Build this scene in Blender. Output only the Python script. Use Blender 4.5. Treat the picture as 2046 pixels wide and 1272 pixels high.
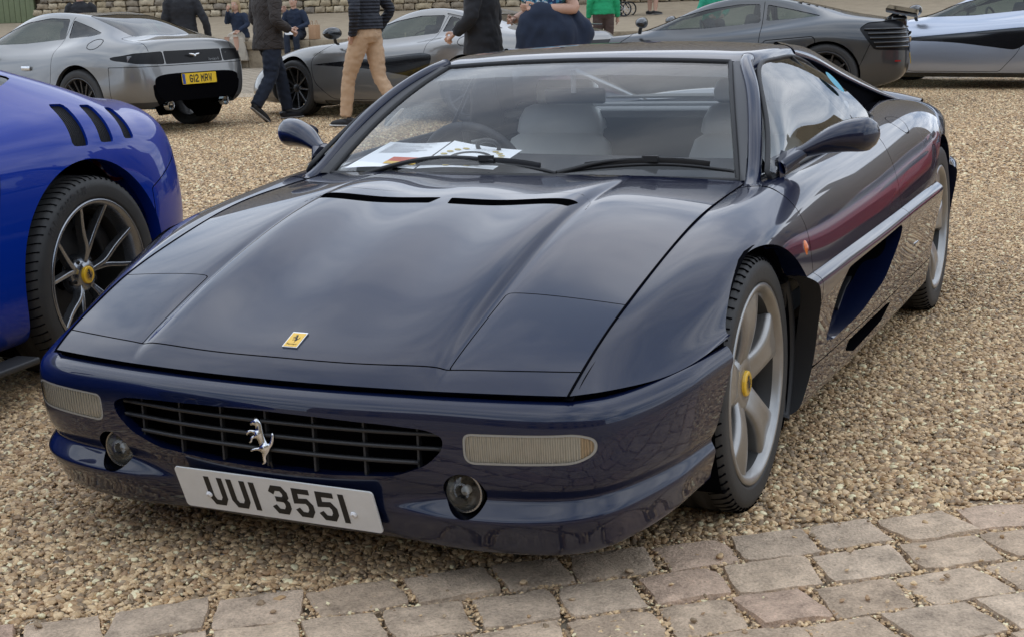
import bpy, bmesh, math, random
import numpy as np
from mathutils import Vector, Matrix, noise as mnoise

for _o in list(bpy.data.objects): bpy.data.objects.remove(_o)
SC = bpy.context.scene
COL = SC.collection
R = math.radians
rng = random.Random(7)
npr = np.random.default_rng(11)

# ------------------------------------------------------------------ camera
# world frame: x = forward of the dark blue car (front axle at x=0), y = its left, z = up
CAM = np.array([3.16419, 1.70691, 1.20261])
YAW, PITCH, ROLL, FOC = 3.58804, -0.21606, -0.03533, 1.32757
fw = np.array([math.cos(PITCH)*math.cos(YAW), math.cos(PITCH)*math.sin(YAW), math.sin(PITCH)])
rt = np.array([math.sin(YAW), -math.cos(YAW), 0.0]); up = np.cross(rt, fw)
rt2 = math.cos(ROLL)*rt + math.sin(ROLL)*up; up2 = -math.sin(ROLL)*rt + math.cos(ROLL)*up
cd = bpy.data.cameras.new('camera'); cam = bpy.data.objects.new('camera', cd); COL.objects.link(cam)
cd.sensor_fit = 'HORIZONTAL'; cd.sensor_width = 36.0; cd.lens = FOC*36.0
cd.clip_start = 0.05; cd.clip_end = 2000
cam.matrix_world = Matrix(((rt2[0], up2[0], -fw[0], CAM[0]), (rt2[1], up2[1], -fw[1], CAM[1]), (rt2[2], up2[2], -fw[2], CAM[2]), (0, 0, 0, 1)))
SC.camera = cam

# ------------------------------------------------------------------ sky: bright broken overcast
SUN_EL, SUN_AZ = R(44), R(200)      # azimuth measured from +x towards +y
wd = bpy.data.worlds.new('World'); SC.world = wd; wd.use_nodes = True
nt = wd.node_tree; nt.nodes.clear(); N = nt.nodes.new; L = nt.links.new
wo = N('ShaderNodeOutputWorld'); bg = N('ShaderNodeBackground'); L(bg.outputs[0], wo.inputs[0])
sky = N('ShaderNodeTexSky'); sky.sky_type = 'NISHITA'; sky.sun_disc = False
sky.sun_elevation = SUN_EL; sky.sun_rotation = math.pi/2 - SUN_AZ
tc = N('ShaderNodeTexCoord'); sep = N('ShaderNodeSeparateXYZ'); L(tc.outputs['Generated'], sep.inputs[0])
mz = N('ShaderNodeMath'); mz.operation = 'MAXIMUM'; mz.inputs[1].default_value = 0.0; L(sep.outputs['Z'], mz.inputs[0])
ad = N('ShaderNodeMath'); ad.operation = 'ADD'; ad.inputs[1].default_value = 0.22; L(mz.outputs[0], ad.inputs[0])
dv = N('ShaderNodeVectorMath'); dv.operation = 'DIVIDE'; L(tc.outputs['Generated'], dv.inputs[0])
cx = N('ShaderNodeCombineXYZ')
for k in range(3): L(ad.outputs[0], cx.inputs[k])
L(cx.outputs[0], dv.inputs[1])
SKY_SEED = 1.37
n1 = N('ShaderNodeTexNoise'); n1.noise_dimensions = '4D'; n1.inputs['W'].default_value = SKY_SEED; n1.inputs['Scale'].default_value = 2.3; n1.inputs['Detail'].default_value = 7; n1.inputs['Roughness'].default_value = 0.56; n1.inputs['Distortion'].default_value = 0.4
L(dv.outputs[0], n1.inputs['Vector'])
rp = N('ShaderNodeValToRGB'); L(n1.outputs['Fac'], rp.inputs[0])
rp.color_ramp.elements[0].position = 0.37; rp.color_ramp.elements[0].color = (3.3, 4.7, 7.0, 1)
rp.color_ramp.elements[1].position = 0.63; rp.color_ramp.elements[1].color = (13.4, 14.3, 15.7, 1)
n2 = N('ShaderNodeTexNoise'); n2.inputs['Scale'].default_value = 0.8; n2.inputs['Detail'].default_value = 5
L(dv.outputs[0], n2.inputs['Vector'])
mr = N('ShaderNodeMapRange'); mr.inputs['From Min'].default_value = 0.36; mr.inputs['From Max'].default_value = 0.5
mr.inputs['To Min'].default_value = 0.62; mr.inputs['To Max'].default_value = 1.0; L(n2.outputs['Fac'], mr.inputs['Value'])
mx = N('ShaderNodeMix'); mx.data_type = 'RGBA'; L(mr.outputs[0], mx.inputs[0]); L(sky.outputs[0], mx.inputs[6]); L(rp.outputs[0], mx.inputs[7])
L(mx.outputs[2], bg.inputs[0]); bg.inputs[1].default_value = 0.1

sd = bpy.data.lights.new('sun', 'SUN'); sun = bpy.data.objects.new('sun', sd); COL.objects.link(sun)
sd.energy = 0.6; sd.angle = R(140); sd.color = (1.0, 0.95, 0.88)
_d = Vector((math.cos(SUN_EL)*math.cos(SUN_AZ), math.cos(SUN_EL)*math.sin(SUN_AZ), math.sin(SUN_EL)))
sun.rotation_euler = _d.to_track_quat('Z', 'Y').to_euler()
SC.view_settings.view_transform = 'Standard'; SC.view_settings.look = 'None'
SC.view_settings.gamma = 1.0; SC.view_settings.use_curve_mapping = False
SC.view_settings.exposure = 0.2
SC.render.engine = 'CYCLES'
SC.cycles.max_bounces = 10; SC.cycles.transparent_max_bounces = 16
# ------------------------------------------------------------------ numeric helpers
def nat(t, P):
    """natural cubic spline through P (n,d) at parameters t; returns f(x)->(m,d)"""
    t = np.asarray(t, float); P = np.asarray(P, float); n = len(t); h = np.diff(t)
    if n == 2:
        return lambda x: P[0] + (np.asarray(x, float)[:, None]-t[0])/h[0]*(P[1]-P[0])
    A = np.zeros((n, n)); B = np.zeros((n, P.shape[1])); A[0, 0] = A[-1, -1] = 1
    for i in range(1, n-1):
        A[i, i-1] = h[i-1]; A[i, i] = 2*(h[i-1]+h[i]); A[i, i+1] = h[i]
        B[i] = 6*((P[i+1]-P[i])/h[i]-(P[i]-P[i-1])/h[i-1])
    M = np.linalg.solve(A, B)
    def f(x):
        x = np.asarray(x, float); i = np.clip(np.searchsorted(t, x)-1, 0, n-2)
        a = (t[i+1]-x)[:, None]; b = (x-t[i])[:, None]; hh = h[i][:, None]
        return M[i]*a**3/(6*hh)+M[i+1]*b**3/(6*hh)+(P[i]/hh-M[i]*hh/6)*a+(P[i+1]/hh-M[i+1]*hh/6)*b
    return f

def f1(xs, ys):
    """1-D natural spline, xs ascending"""
    g = nat(xs, np.asarray(ys, float)[:, None])
    return lambda x: g(np.clip(np.atleast_1d(x), xs[0], xs[-1]))[:, 0]

def lin(xs, ys):
    return lambda x: np.interp(x, xs, ys)

def curve(P, n, closed=False):
    P = np.asarray(P, float)
    if closed: P = np.vstack([P[-2:], P, P[:3]])
    d = np.concatenate([[0], np.cumsum(np.sqrt(np.linalg.norm(np.diff(P, axis=0), axis=1))+1e-9)])
    f = nat(d, P)
    if closed: return f(np.linspace(d[2], d[-3], n, endpoint=False))
    return f(np.linspace(d[0], d[-1], n))

def chord(G, axis):
    d = np.linalg.norm(np.diff(G, axis=axis), axis=2)
    d = np.sqrt(d.mean(axis=1-axis)+1e-6)
    t = np.concatenate([[0], np.cumsum(d)]); return t/t[-1]

def tensor(G, mu, mv, su=None, sv=None):
    """smooth surface through the control grid G (m,n,3); mu x mv samples"""
    G = np.asarray(G, float); m, n = G.shape[:2]
    tu = chord(G, 0); tv = chord(G, 1)
    uu = np.linspace(0, 1, mu) if su is None else su; vv = np.linspace(0, 1, mv) if sv is None else sv
    A = nat(tu, G.reshape(m, -1))(uu).reshape(len(uu), n, 3)
    B = nat(tv, A.transpose(1, 0, 2).reshape(n, -1))(vv).reshape(len(vv), len(uu), 3)
    return B.transpose(1, 0, 2)

def fair(G, su, sv=0):
    """gaussian fairing of a dense grid, ends kept by odd reflection"""
    for ax, s in ((0, su), (1, sv)):
        if s <= 0: continue
        r = int(3*s); k = np.exp(-.5*(np.arange(-r, r+1)/s)**2); k /= k.sum(); A = np.moveaxis(G, ax, 0)
        P = np.concatenate([2*A[:1]-A[r:0:-1], A, 2*A[-1:]-A[-2:-r-2:-1]]); A = sum(k[i]*P[i:i+len(A)] for i in range(2*r+1)); G = np.moveaxis(A, 0, ax)
    return G

class Mesh:
    """vertex positions, smooth normals, triangles, extra per-vertex attributes"""
    def __init__(s, V, F, Nn=None, A=None):
        s.V = np.asarray(V, float).reshape(-1, 3); s.F = np.asarray(F, int).reshape(-1, 3)
        s.A = np.zeros((len(s.V), 0)) if A is None else np.asarray(A, float)
        s.N = s.calc() if Nn is None else Nn
    def calc(s):
        n = np.cross(s.V[s.F[:, 1]]-s.V[s.F[:, 0]], s.V[s.F[:, 2]]-s.V[s.F[:, 0]]) if len(s.F) else np.zeros((0, 3))
        N = np.zeros_like(s.V)
        for k in range(3): np.add.at(N, s.F[:, k], n)
        return N/(np.linalg.norm(N, axis=1, keepdims=True)+1e-12)
    def mirror(s):
        k = np.array([1, -1, 1]); return Mesh(s.V*k, s.F[:, ::-1], s.N*k, s.A.copy())
    def copy(s): return Mesh(s.V.copy(), s.F.copy(), s.N.copy(), s.A.copy())
    def clean(s):
        u = np.unique(s.F); m = -np.ones(len(s.V), int); m[u] = np.arange(len(u))
        return Mesh(s.V[u], m[s.F], s.N[u], s.A[u])
    def xf(s, R3, T):
        return Mesh(s.V@np.asarray(R3).T+T, s.F, s.N@np.asarray(R3).T, s.A)
    def off(s, d):
        return Mesh(s.V+s.N*d, s.F, s.N, s.A)

def join(*ms):
    ms = [m for m in ms if m is not None and len(m.F)]
    if not ms: return None
    V = []; F = []; Nn = []; o = 0
    for m in ms: V.append(m.V); F.append(m.F+o); Nn.append(m.N); o += len(m.V)
    return Mesh(np.vstack(V), np.vstack(F), np.vstack(Nn))

def grid(G, closed_u=False, closed_v=False, flip=False, A=None):
    mu, mv = G.shape[:2]
    iu = np.arange(mu if closed_u else mu-1); iv = np.arange(mv if closed_v else mv-1)
    I, J = np.meshgrid(iu, iv, indexing='ij'); I2 = (I+1) % mu; J2 = (J+1) % mv
    a = (I*mv+J).ravel(); b = (I2*mv+J).ravel(); c = (I2*mv+J2).ravel(); d = (I*mv+J2).ravel()
    F = np.vstack([np.stack([a, b, c], 1), np.stack([a, c, d], 1)])
    if flip: F = F[:, ::-1]
    return Mesh(G.reshape(-1, 3), F, A=A)

def cut(M, s):
    """split M along s=0 -> (s<0 part, s>0 part, isoline segments as (k,2,3) with normals)"""
    s = np.asarray(s, float).copy(); s[np.abs(s) < 1e-7] = 1e-7
    F = M.F; sg = s[F] > 0; cnt = sg.sum(1)
    inn = [F[cnt == 0]]; out = [F[cnt == 3]]
    V = [M.V]; Nn = [M.N]; A = [M.A]; n0 = len(M.V)
    mix = F[(cnt == 1) | (cnt == 2)]; sm = sg[(cnt == 1) | (cnt == 2)]
    seg = None
    if len(mix):
        odd = np.where(sm.sum(1) == 1, sm.argmax(1), (~sm).argmax(1))
        r = np.arange(len(mix)); a = mix[r, odd]; b = mix[r, (odd+1) % 3]; c = mix[r, (odd+2) % 3]
        E = np.vstack([np.stack([a, b], 1), np.stack([a, c], 1)]); E = np.sort(E, 1)
        key = E[:, 0].astype(np.int64)*(n0+1)+E[:, 1]
        uq, inv = np.unique(key, return_inverse=True)
        p = uq//(n0+1); q = uq % (n0+1); t = (s[p]/(s[p]-s[q]))[:, None]
        V.append(M.V[p]*(1-t)+M.V[q]*t); nn = M.N[p]*(1-t)+M.N[q]*t
        Nn.append(nn/(np.linalg.norm(nn, axis=1, keepdims=True)+1e-12)); A.append(M.A[p]*(1-t)+M.A[q]*t)
        ab = inv[:len(mix)]+n0; ac = inv[len(mix):]+n0
        t1 = np.stack([a, ab, ac], 1); t2 = np.vstack([np.stack([ab, b, c], 1), np.stack([ab, c, ac], 1)])
        pos = s[a] > 0; p2 = np.concatenate([pos, pos])
        out.append(t1[pos]); inn.append(t1[~pos]); inn.append(t2[p2]); out.append(t2[~p2])
        seg = np.stack([np.where(pos, ab, ac), np.where(pos, ac, ab)], 1)
    V = np.vstack(V); Nn = np.vstack(Nn); A = np.vstack(A)
    ins = Mesh(V, np.vstack(inn), Nn, A).clean(); ous = Mesh(V, np.vstack(out), Nn, A).clean()
    sg2 = None if seg is None else (V[seg], Nn[seg])
    return ins, ous, sg2

def flange(seg, vec=None, depth=0.012, rows=1):
    """strip hanging off an isoline: along -normal (vec None) or along vec"""
    if seg is None: return None
    P, Nn = seg; d = (-Nn*depth) if vec is None else np.broadcast_to(np.asarray(vec, float), P.shape)
    k = len(P); V = np.vstack([P[:, 0], P[:, 1], P[:, 1]+d[:, 1], P[:, 0]+d[:, 0]])
    i = np.arange(k); F = np.vstack([np.stack([i, i+k, i+2*k], 1), np.stack([i, i+2*k, i+3*k], 1)])
    return Mesh(V, F)

def islands(M):
    """connected pieces of a mesh (vertices welded by position)"""
    key = np.round(M.V*1e5).astype(np.int64); _, w = np.unique(key, axis=0, return_inverse=True); w = w.ravel(); F = w[M.F]; lab = np.arange(w.max()+1)
    while True:
        m = lab[F].min(1); new = lab.copy()
        for k in range(3): np.minimum.at(new, F[:, k], m)
        if (new == lab).all(): break
        lab = new
    fl = lab[F[:, 0]]; return [Mesh(M.V, M.F[fl == k], M.N, M.A).clean() for k in np.unique(fl)]

def sdpoly(P, X, Y, closed=True):
    """signed distance (negative inside) of points to polygon P"""
    P = np.asarray(P, float); d = np.full(X.shape, 1e9); ins = np.zeros(X.shape, bool); n = len(P)
    for i in range(n if closed else n-1):
        a = P[i]; b = P[(i+1) % n]; e = b-a; wx = X-a[0]; wy = Y-a[1]
        t = np.clip((wx*e[0]+wy*e[1])/(e@e+1e-12), 0, 1)
        d = np.minimum(d, (wx-e[0]*t)**2+(wy-e[1]*t)**2)
        if closed:
            c = ((a[1] > Y) != (b[1] > Y)); 
            if abs(e[1]) > 1e-12: ins ^= c & (X < e[0]*(Y-a[1])/e[1]+a[0])
    d = np.sqrt(d); return np.where(ins, -d, d)

def rpoly(P, r, n=5):
    """round the corners of polygon P"""
    P = np.asarray(P, float); out = []; m = len(P)
    rr = r if hasattr(r, '__len__') else [r]*m
    for i in range(m):
        p = P[i]; a = P[i-1]-p; b = P[(i+1) % m]-p; la, lb = np.linalg.norm(a), np.linalg.norm(b)
        q = min(rr[i], la*.49, lb*.49); A0 = p+a/la*q; B0 = p+b/lb*q
        if rr[i] <= 1e-6: out.append(p); continue
        for k in range(n+1):
            t = k/n; out.append((1-t)**2*A0+2*t*(1-t)*p+t*t*B0)
    return np.array(out)

# ------------------------------------------------------------------ objects
def ob(name, me, mat=None, parent=None):
    o = bpy.data.objects.new(name, me); COL.objects.link(o)
    if mat is not None and me is not None:
        me.materials.clear()
        for m in (mat if isinstance(mat, (list, tuple)) else [mat]): me.materials.append(m)
    if parent is not None: o.parent = parent
    return o

def mk(name, M, mat, parent=None, normals=True, flat=False):
    """Mesh -> Blender object"""
    me = bpy.data.meshes.new(name)
    nv, nf = len(M.V), len(M.F)
    me.vertices.add(nv); me.vertices.foreach_set('co', M.V.astype(np.float32).ravel())
    me.loops.add(nf*3); me.loops.foreach_set('vertex_index', M.F.astype(np.int32).ravel())
    me.polygons.add(nf); me.polygons.foreach_set('loop_start', (np.arange(nf)*3).astype(np.int32))
    me.update(calc_edges=True); me.validate()
    if not flat:
        me.polygons.foreach_set('use_smooth', np.ones(len(me.polygons), bool))
        if normals and len(me.vertices) == nv: me.normals_split_custom_set_from_vertices(M.N.astype(np.float32).tolist())
    return ob(name, me, mat, parent)

def bmk(name, bm, mat, parent=None, smooth=True, bevel=0.0, seg=2, angle=35):
    if bevel > 0:
        es = [e for e in bm.edges if len(e.link_faces) == 2 and e.calc_face_angle(0) > R(angle)]
        bmesh.ops.bevel(bm, geom=es, offset=bevel, segments=seg, affect='EDGES', profile=0.5, clamp_overlap=True)
    me = bpy.data.meshes.new(name); bm.to_mesh(me); bm.free()
    if smooth:
        me.polygons.foreach_set('use_smooth', np.ones(len(me.polygons), bool))
        me.set_sharp_from_angle(angle=R(angle))
    return ob(name, me, mat, parent)

def thing(name, label, cat, loc=(0, 0, 0), rz=0.0, group=None):
    o = bpy.data.objects.new(name, None); COL.objects.link(o); o.empty_display_size = 0.1
    o.location = loc; o.rotation_euler = (0, 0, rz); tag(o, label, cat, group); return o
def tag(o, label=None, cat=None, group=None, kind=None):
    if label: o['label'] = label
    if cat: o['category'] = cat
    if group: o['group'] = group
    if kind: o['kind'] = kind
    return o
def copy_tree(o, parent=None, swap=None):
    c = o.copy()
    if swap and o.data is not None and any(m in swap for m in o.data.materials):
        c.data = o.data.copy()
        for i, m in enumerate(c.data.materials): c.data.materials[i] = swap.get(m, m)
    COL.objects.link(c); c.parent = parent
    for ch in list(o.children): copy_tree(ch, c, swap)
    return c

def box(bm, c, s, rot=None):
    m = Matrix.Translation(c) @ (rot.to_4x4() if rot is not None else Matrix()) @ Matrix.Diagonal((s[0], s[1], s[2], 1))
    return bmesh.ops.create_cube(bm, size=1, matrix=m)['verts']

def boxm(c, s):
    c = np.asarray(c, float); s = np.asarray(s, float)/2
    V = np.array([(x, y, z) for x in (-1, 1) for y in (-1, 1) for z in (-1, 1)])*s+c
    F = np.array([(0, 1, 3), (0, 3, 2), (4, 6, 7), (4, 7, 5), (0, 4, 5), (0, 5, 1), (2, 3, 7), (2, 7, 6), (0, 2, 6), (0, 6, 4), (1, 5, 7), (1, 7, 3)])
    return V[F].reshape(-1, 3), np.arange(36).reshape(-1, 3)

def frames(P):
    """parallel-transport frames along a polyline"""
    P = np.asarray(P, float); T = np.gradient(P, axis=0); T /= np.linalg.norm(T, axis=1, keepdims=True)+1e-12
    a = np.array([0, 0, 1.0]) if abs(T[0, 2]) < .9 else np.array([1.0, 0, 0])
    U = [np.cross(a, T[0])]; U[0] /= np.linalg.norm(U[0])
    for i in range(1, len(P)):
        u = U[-1]-T[i]*(U[-1]@T[i]); U.append(u/(np.linalg.norm(u)+1e-12))
    U = np.array(U); return T, U, np.cross(T, U)

def tube(P, r, k=8, cap=True, flat=1.0):
    """swept tube; r scalar/array; flat squeezes second axis"""
    P = np.asarray(P, float); T, U, W = frames(P); r = np.broadcast_to(np.asarray(r, float), (len(P),))
    a = np.arange(k)*2*np.pi/k
    G = P[:, None]+r[:, None, None]*(np.cos(a)[None, :, None]*U[:, None]+flat*np.sin(a)[None, :, None]*W[:, None])
    M = grid(G, closed_v=True, flip=True)
    if cap:
        V = np.vstack([M.V, P[0], P[-1]]); n = len(M.V); i = np.arange(k); j = (i+1) % k; l = (len(P)-1)*k
        F = np.vstack([M.F, np.stack([i, j, np.full(k, n)], 1), np.stack([l+j, l+i, np.full(k, n+1)], 1)])
        M = Mesh(V, F)
    return M

def sweep(P, sec, upv=(0, 0, 1), scale=None, closed=False):
    """sweep 2-D section (u=side, v=up) along P with fixed up"""
    P = np.asarray(P, float); T = np.gradient(P, axis=0); T /= np.linalg.norm(T, axis=1, keepdims=True)
    U = np.cross(T, np.asarray(upv, float)); U /= np.linalg.norm(U, axis=1, keepdims=True); W = np.cross(U, T)
    sec = np.asarray(sec, float); sc = np.ones(len(P)) if scale is None else np.asarray(scale)
    G = P[:, None]+sc[:, None, None]*(sec[None, :, 0:1]*U[:, None]+sec[None, :, 1:2]*W[:, None])
    M = grid(G, closed_v=True)
    k = len(sec); V = np.vstack([M.V, G[0].mean(0), G[-1].mean(0)]); n = len(M.V); i = np.arange(k); j = (i+1) % k; l = (len(P)-1)*k
    F = np.vstack([M.F, np.stack([j, i, np.full(k, n)], 1), np.stack([l+i, l+j, np.full(k, n+1)], 1)])
    return Mesh(V, F)

def lathe(prof, k=64, axis='y'):
    """profile [(axial, radius)] round the y axis"""
    prof = np.asarray(prof, float); a = np.arange(k)*2*np.pi/k
    G = np.stack([prof[None, :, 1]*np.cos(a)[:, None], np.broadcast_to(prof[None, :, 0], (k, len(prof))), prof[None, :, 1]*np.sin(a)[:, None]], -1)
    return grid(G, closed_u=True)

def hard(M):
    """unshare vertices so that faces shade flat"""
    return Mesh(M.V[M.F].reshape(-1, 3), np.arange(len(M.F)*3).reshape(-1, 3))

def autosmooth(o, ang=35):
    me = o.data
    me.polygons.foreach_set('use_smooth', np.ones(len(me.polygons), bool)); me.set_sharp_from_angle(angle=R(ang)); return o

def prism(P, d, rot=None):
    """extrude planar polygon P (k,3) by vector d (fan-capped)"""
    bm = bmesh.new(); vs = [bm.verts.new(p) for p in P]; f = bm.faces.new(vs)
    e = bmesh.ops.extrude_face_region(bm, geom=[f]); nv = [v for v in e['geom'] if isinstance(v, bmesh.types.BMVert)]
    bmesh.ops.translate(bm, vec=d, verts=nv); bmesh.ops.recalc_face_normals(bm, faces=bm.faces[:]); return bm

def from_bm(bm):
    bmesh.ops.triangulate(bm, faces=bm.faces[:]); bm.verts.index_update()
    V = np.array([v.co[:] for v in bm.verts]); F = np.array([[v.index for v in f.verts] for f in bm.faces]); bm.free()
    return Mesh(V, F)

# ------------------------------------------------------------------ materials
def mat(name, col, rough=0.5, metal=0.0, coat=0.0, coat_rough=0.03, spec=0.5, noise=None, bump=None, sheen=0.0, trans=0.0, ior=1.5, emit=None):
    m = bpy.data.materials.new(name); m.use_nodes = True; nt = m.node_tree; b = nt.nodes['Principled BSDF']
    b.inputs['Base Color'].default_value = (*col, 1); b.inputs['Roughness'].default_value = rough; b.inputs['Metallic'].default_value = metal
    b.inputs['Coat Weight'].default_value = coat; b.inputs['Coat Roughness'].default_value = coat_rough
    b.inputs['Specular IOR Level'].default_value = spec; b.inputs['IOR'].default_value = ior
    b.inputs['Transmission Weight'].default_value = trans
    if sheen: b.inputs['Sheen Weight'].default_value = sheen
    tcn = nt.nodes.new('ShaderNodeTexCoord')
    if noise:      # (scale, amount, colour2)
        n = nt.nodes.new('ShaderNodeTexNoise'); n.inputs['Scale'].default_value = noise[0]; n.inputs['Detail'].default_value = 6; n.inputs['Roughness'].default_value = .65
        nt.links.new(tcn.outputs['Object'], n.inputs['Vector'])
        r = nt.nodes.new('ShaderNodeMapRange'); r.inputs['From Min'].default_value = .35; r.inputs['From Max'].default_value = .68; r.inputs['To Max'].default_value = noise[1]
        nt.links.new(n.outputs['Fac'], r.inputs['Value'])
        x = nt.nodes.new('ShaderNodeMix'); x.data_type = 'RGBA'; x.inputs[6].default_value = (*col, 1); x.inputs[7].default_value = (*noise[2], 1)
        nt.links.new(r.outputs[0], x.inputs[0]); nt.links.new(x.outputs[2], b.inputs['Base Color'])
    if bump:       # (scale, strength, distance)
        n = nt.nodes.new('ShaderNodeTexNoise'); n.inputs['Scale'].default_value = bump[0]; n.inputs['Detail'].default_value = 5
        nt.links.new(tcn.outputs['Object'], n.inputs['Vector'])
        p = nt.nodes.new('ShaderNodeBump'); p.inputs['Strength'].default_value = bump[1]; p.inputs['Distance'].default_value = bump[2]
        nt.links.new(n.outputs['Fac'], p.inputs['Height']); nt.links.new(p.outputs[0], b.inputs['Normal'])
    return m

def glass(name, tint=(.85, .9, .88), refl=1.0, rough=0.0):
    m = bpy.data.materials.new(name); m.use_nodes = True; nt = m.node_tree; nt.nodes.clear()
    o = nt.nodes.new('ShaderNodeOutputMaterial'); x = nt.nodes.new('ShaderNodeMixShader'); t = nt.nodes.new('ShaderNodeBsdfTransparent')
    g = nt.nodes.new('ShaderNodeBsdfGlossy'); g.inputs['Roughness'].default_value = rough
    t.inputs[0].default_value = (*tint, 1)
    ly = nt.nodes.new('ShaderNodeLayerWeight'); ly.inputs['Blend'].default_value = .5
    pw = nt.nodes.new('ShaderNodeMath'); pw.operation = 'POWER'; pw.inputs[1].default_value = 5.0; nt.links.new(ly.outputs['Facing'], pw.inputs[0])
    ml = nt.nodes.new('ShaderNodeMath'); ml.operation = 'MULTIPLY_ADD'; ml.inputs[1].default_value = .93; ml.inputs[2].default_value = .07*refl; ml.use_clamp = True
    nt.links.new(pw.outputs[0], ml.inputs[0]); nt.links.new(ml.outputs[0], x.inputs[0])
    nt.links.new(t.outputs[0], x.inputs[1]); nt.links.new(g.outputs[0], x.inputs[2]); nt.links.new(x.outputs[0], o.inputs[0])
    return m

def paint(name, col, flake=0.0, rough=.38, metal=0.0, coat=1.0):
    return mat(name, col, rough, metal, coat, 0.015, 0.5)
# ------------------------------------------------------------------ shared materials
M_navy = mat('navy_paint', (.0022, .0058, .0270), .34, 0.0, 1.0, .012, .12)
M_black = mat('black_trim', (.012, .012, .013), .45)
M_void = mat('dark_cavity', (.004, .004, .005), .8, spec=0.0)
M_rubber = mat('black_rubber', (.014, .014, .015), .55, bump=(240, .15, .002))
M_tyre = mat('tyre_rubber', (.021, .0205, .020), .62, noise=(9, .7, (.038, .036, .033)), bump=(160, .25, .002))
M_alloy = mat('silver_alloy', (.36, .355, .345), .36, .8, .3, .1, noise=(14, .5, (.25, .23, .205)))
M_darkalloy = mat('dark_alloy', (.045, .046, .05), .3, .6, .5)
M_chrome = mat('bright_metal', (.75, .75, .75), .16, 1.0)
M_yellow = mat('badge_yellow', (.85, .50, .015), .35, coat=.6)
M_white = mat('plate_white', (.72, .72, .70), .4, noise=(30, .3, (.6, .59, .55)))
M_plateyel = mat('plate_yellow', (.80, .52, .02), .4)
M_ink = mat('black_ink', (.010, .010, .010), .5)
M_leather = mat('grey_leather', (.82, .82, .81), .5, noise=(6, .4, (.74, .74, .73)), bump=(90, .12, .003))
M_dash = mat('dash_black', (.030, .030, .032), .6, bump=(300, .2, .001))
M_carpet = mat('carpet', (.045, .045, .048), .95)
M_screen = glass('windscreen_glass', (.96, .97, .965), 1.0)
M_side = glass('side_glass', (.80, .84, .83), 2.2)
M_clear = glass('clear_lens', (.86, .86, .84), 0.8, .06)
M_reflector = mat('lamp_reflector', (.30, .29, .27), .2, .9)
M_amber = mat('amber_lens', (.75, .16, .015), .18, coat=.8)
M_redlens = mat('red_lens', (.30, .012, .012), .15, coat=.9)
M_paper = mat('paper', (.86, .87, .88), .8)
M_mirror = mat('mirror_glass', (.85, .87, .88), .02, 1.0)

def ribbed(name, col, scale, axis='Z', rough=.2, metal=.0, depth=.004):
    """lens or cloth with parallel ribs as fine relief"""
    m = mat(name, col, rough, metal, coat=.6); nt = m.node_tree; b = nt.nodes['Principled BSDF']
    t = nt.nodes.new('ShaderNodeTexCoord'); w = nt.nodes.new('ShaderNodeTexWave'); w.bands_direction = axis; w.inputs['Scale'].default_value = scale
    nt.links.new(t.outputs['Object'], w.inputs['Vector']); p = nt.nodes.new('ShaderNodeBump'); p.inputs['Strength'].default_value = 1; p.inputs['Distance'].default_value = depth
    nt.links.new(w.outputs['Fac'], p.inputs['Height']); nt.links.new(p.outputs[0], b.inputs['Normal']); return m
M_lens = ribbed('ribbed_lens', (.60, .55, .45), 34, 'Y', .22, .25, .006)
# ------------------------------------------------------------------ wheels
def bake(o):
    """evaluated mesh of one object, modifiers applied"""
    if o.name not in COL.objects: COL.objects.link(o)
    dg = bpy.context.evaluated_depsgraph_get(); return bpy.data.meshes.new_from_object(o.evaluated_get(dg))
def text_mesh(s, size, name='text', bold=0.0, xs=1.0):
    cu = bpy.data.curves.new(name, 'FONT'); cu.body = s; cu.size = size; cu.align_x = 'CENTER'; cu.align_y = 'CENTER'; cu.offset = bold
    o = bpy.data.objects.new(name, cu); me = bake(o); bpy.data.objects.remove(o); bpy.data.curves.remove(cu)
    V = np.array([v.co[:] for v in me.vertices]); V[:, 0] *= xs
    F = []
    for p in me.polygons:
        vs = list(p.vertices)
        for k in range(1, len(vs)-1): F.append((vs[0], vs[k], vs[k+1]))
    bpy.data.meshes.remove(me); return Mesh(V, F)

HORSE = [(-.05, .50), (.00, .465), (.04, .42), (.075, .35), (.085, .27), (.10, .19), (.13, .10), (.165, .02), (.20, -.04), (.235, -.05), (.275, -.01), (.30, .07), (.315, .15), (.345, .22), (.365, .14), (.36, .04), (.335, -.04), (.30, -.10), (.265, -.135),
         (.245, -.19), (.205, -.255), (.165, -.30), (.15, -.36), (.165, -.42), (.13, -.475), (.075, -.50), (.07, -.475), (.105, -.44), (.095, -.38), (.085, -.31), (.08, -.25), (.03, -.215), (-.04, -.205), (-.12, -.215), (-.175, -.245), (-.215, -.235), (-.175, -.195), (-.10, -.165), (-.02, -.15), (.035, -.13),
         (.02, -.06), (-.01, .0), (-.045, .045), (-.10, .05), (-.155, .025), (-.17, -.035), (-.205, -.075), (-.225, -.055), (-.20, -.01), (-.195, .055), (-.13, .095), (-.075, .105), (-.10, .145), (-.17, .165), (-.235, .145), (-.265, .095), (-.295, .105), (-.28, .17), (-.215, .215), (-.14, .215), (-.07, .205),
         (-.055, .265), (-.065, .315), (-.12, .325), (-.175, .31), (-.195, .345), (-.16, .395), (-.11, .43), (-.085, .47)]

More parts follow.
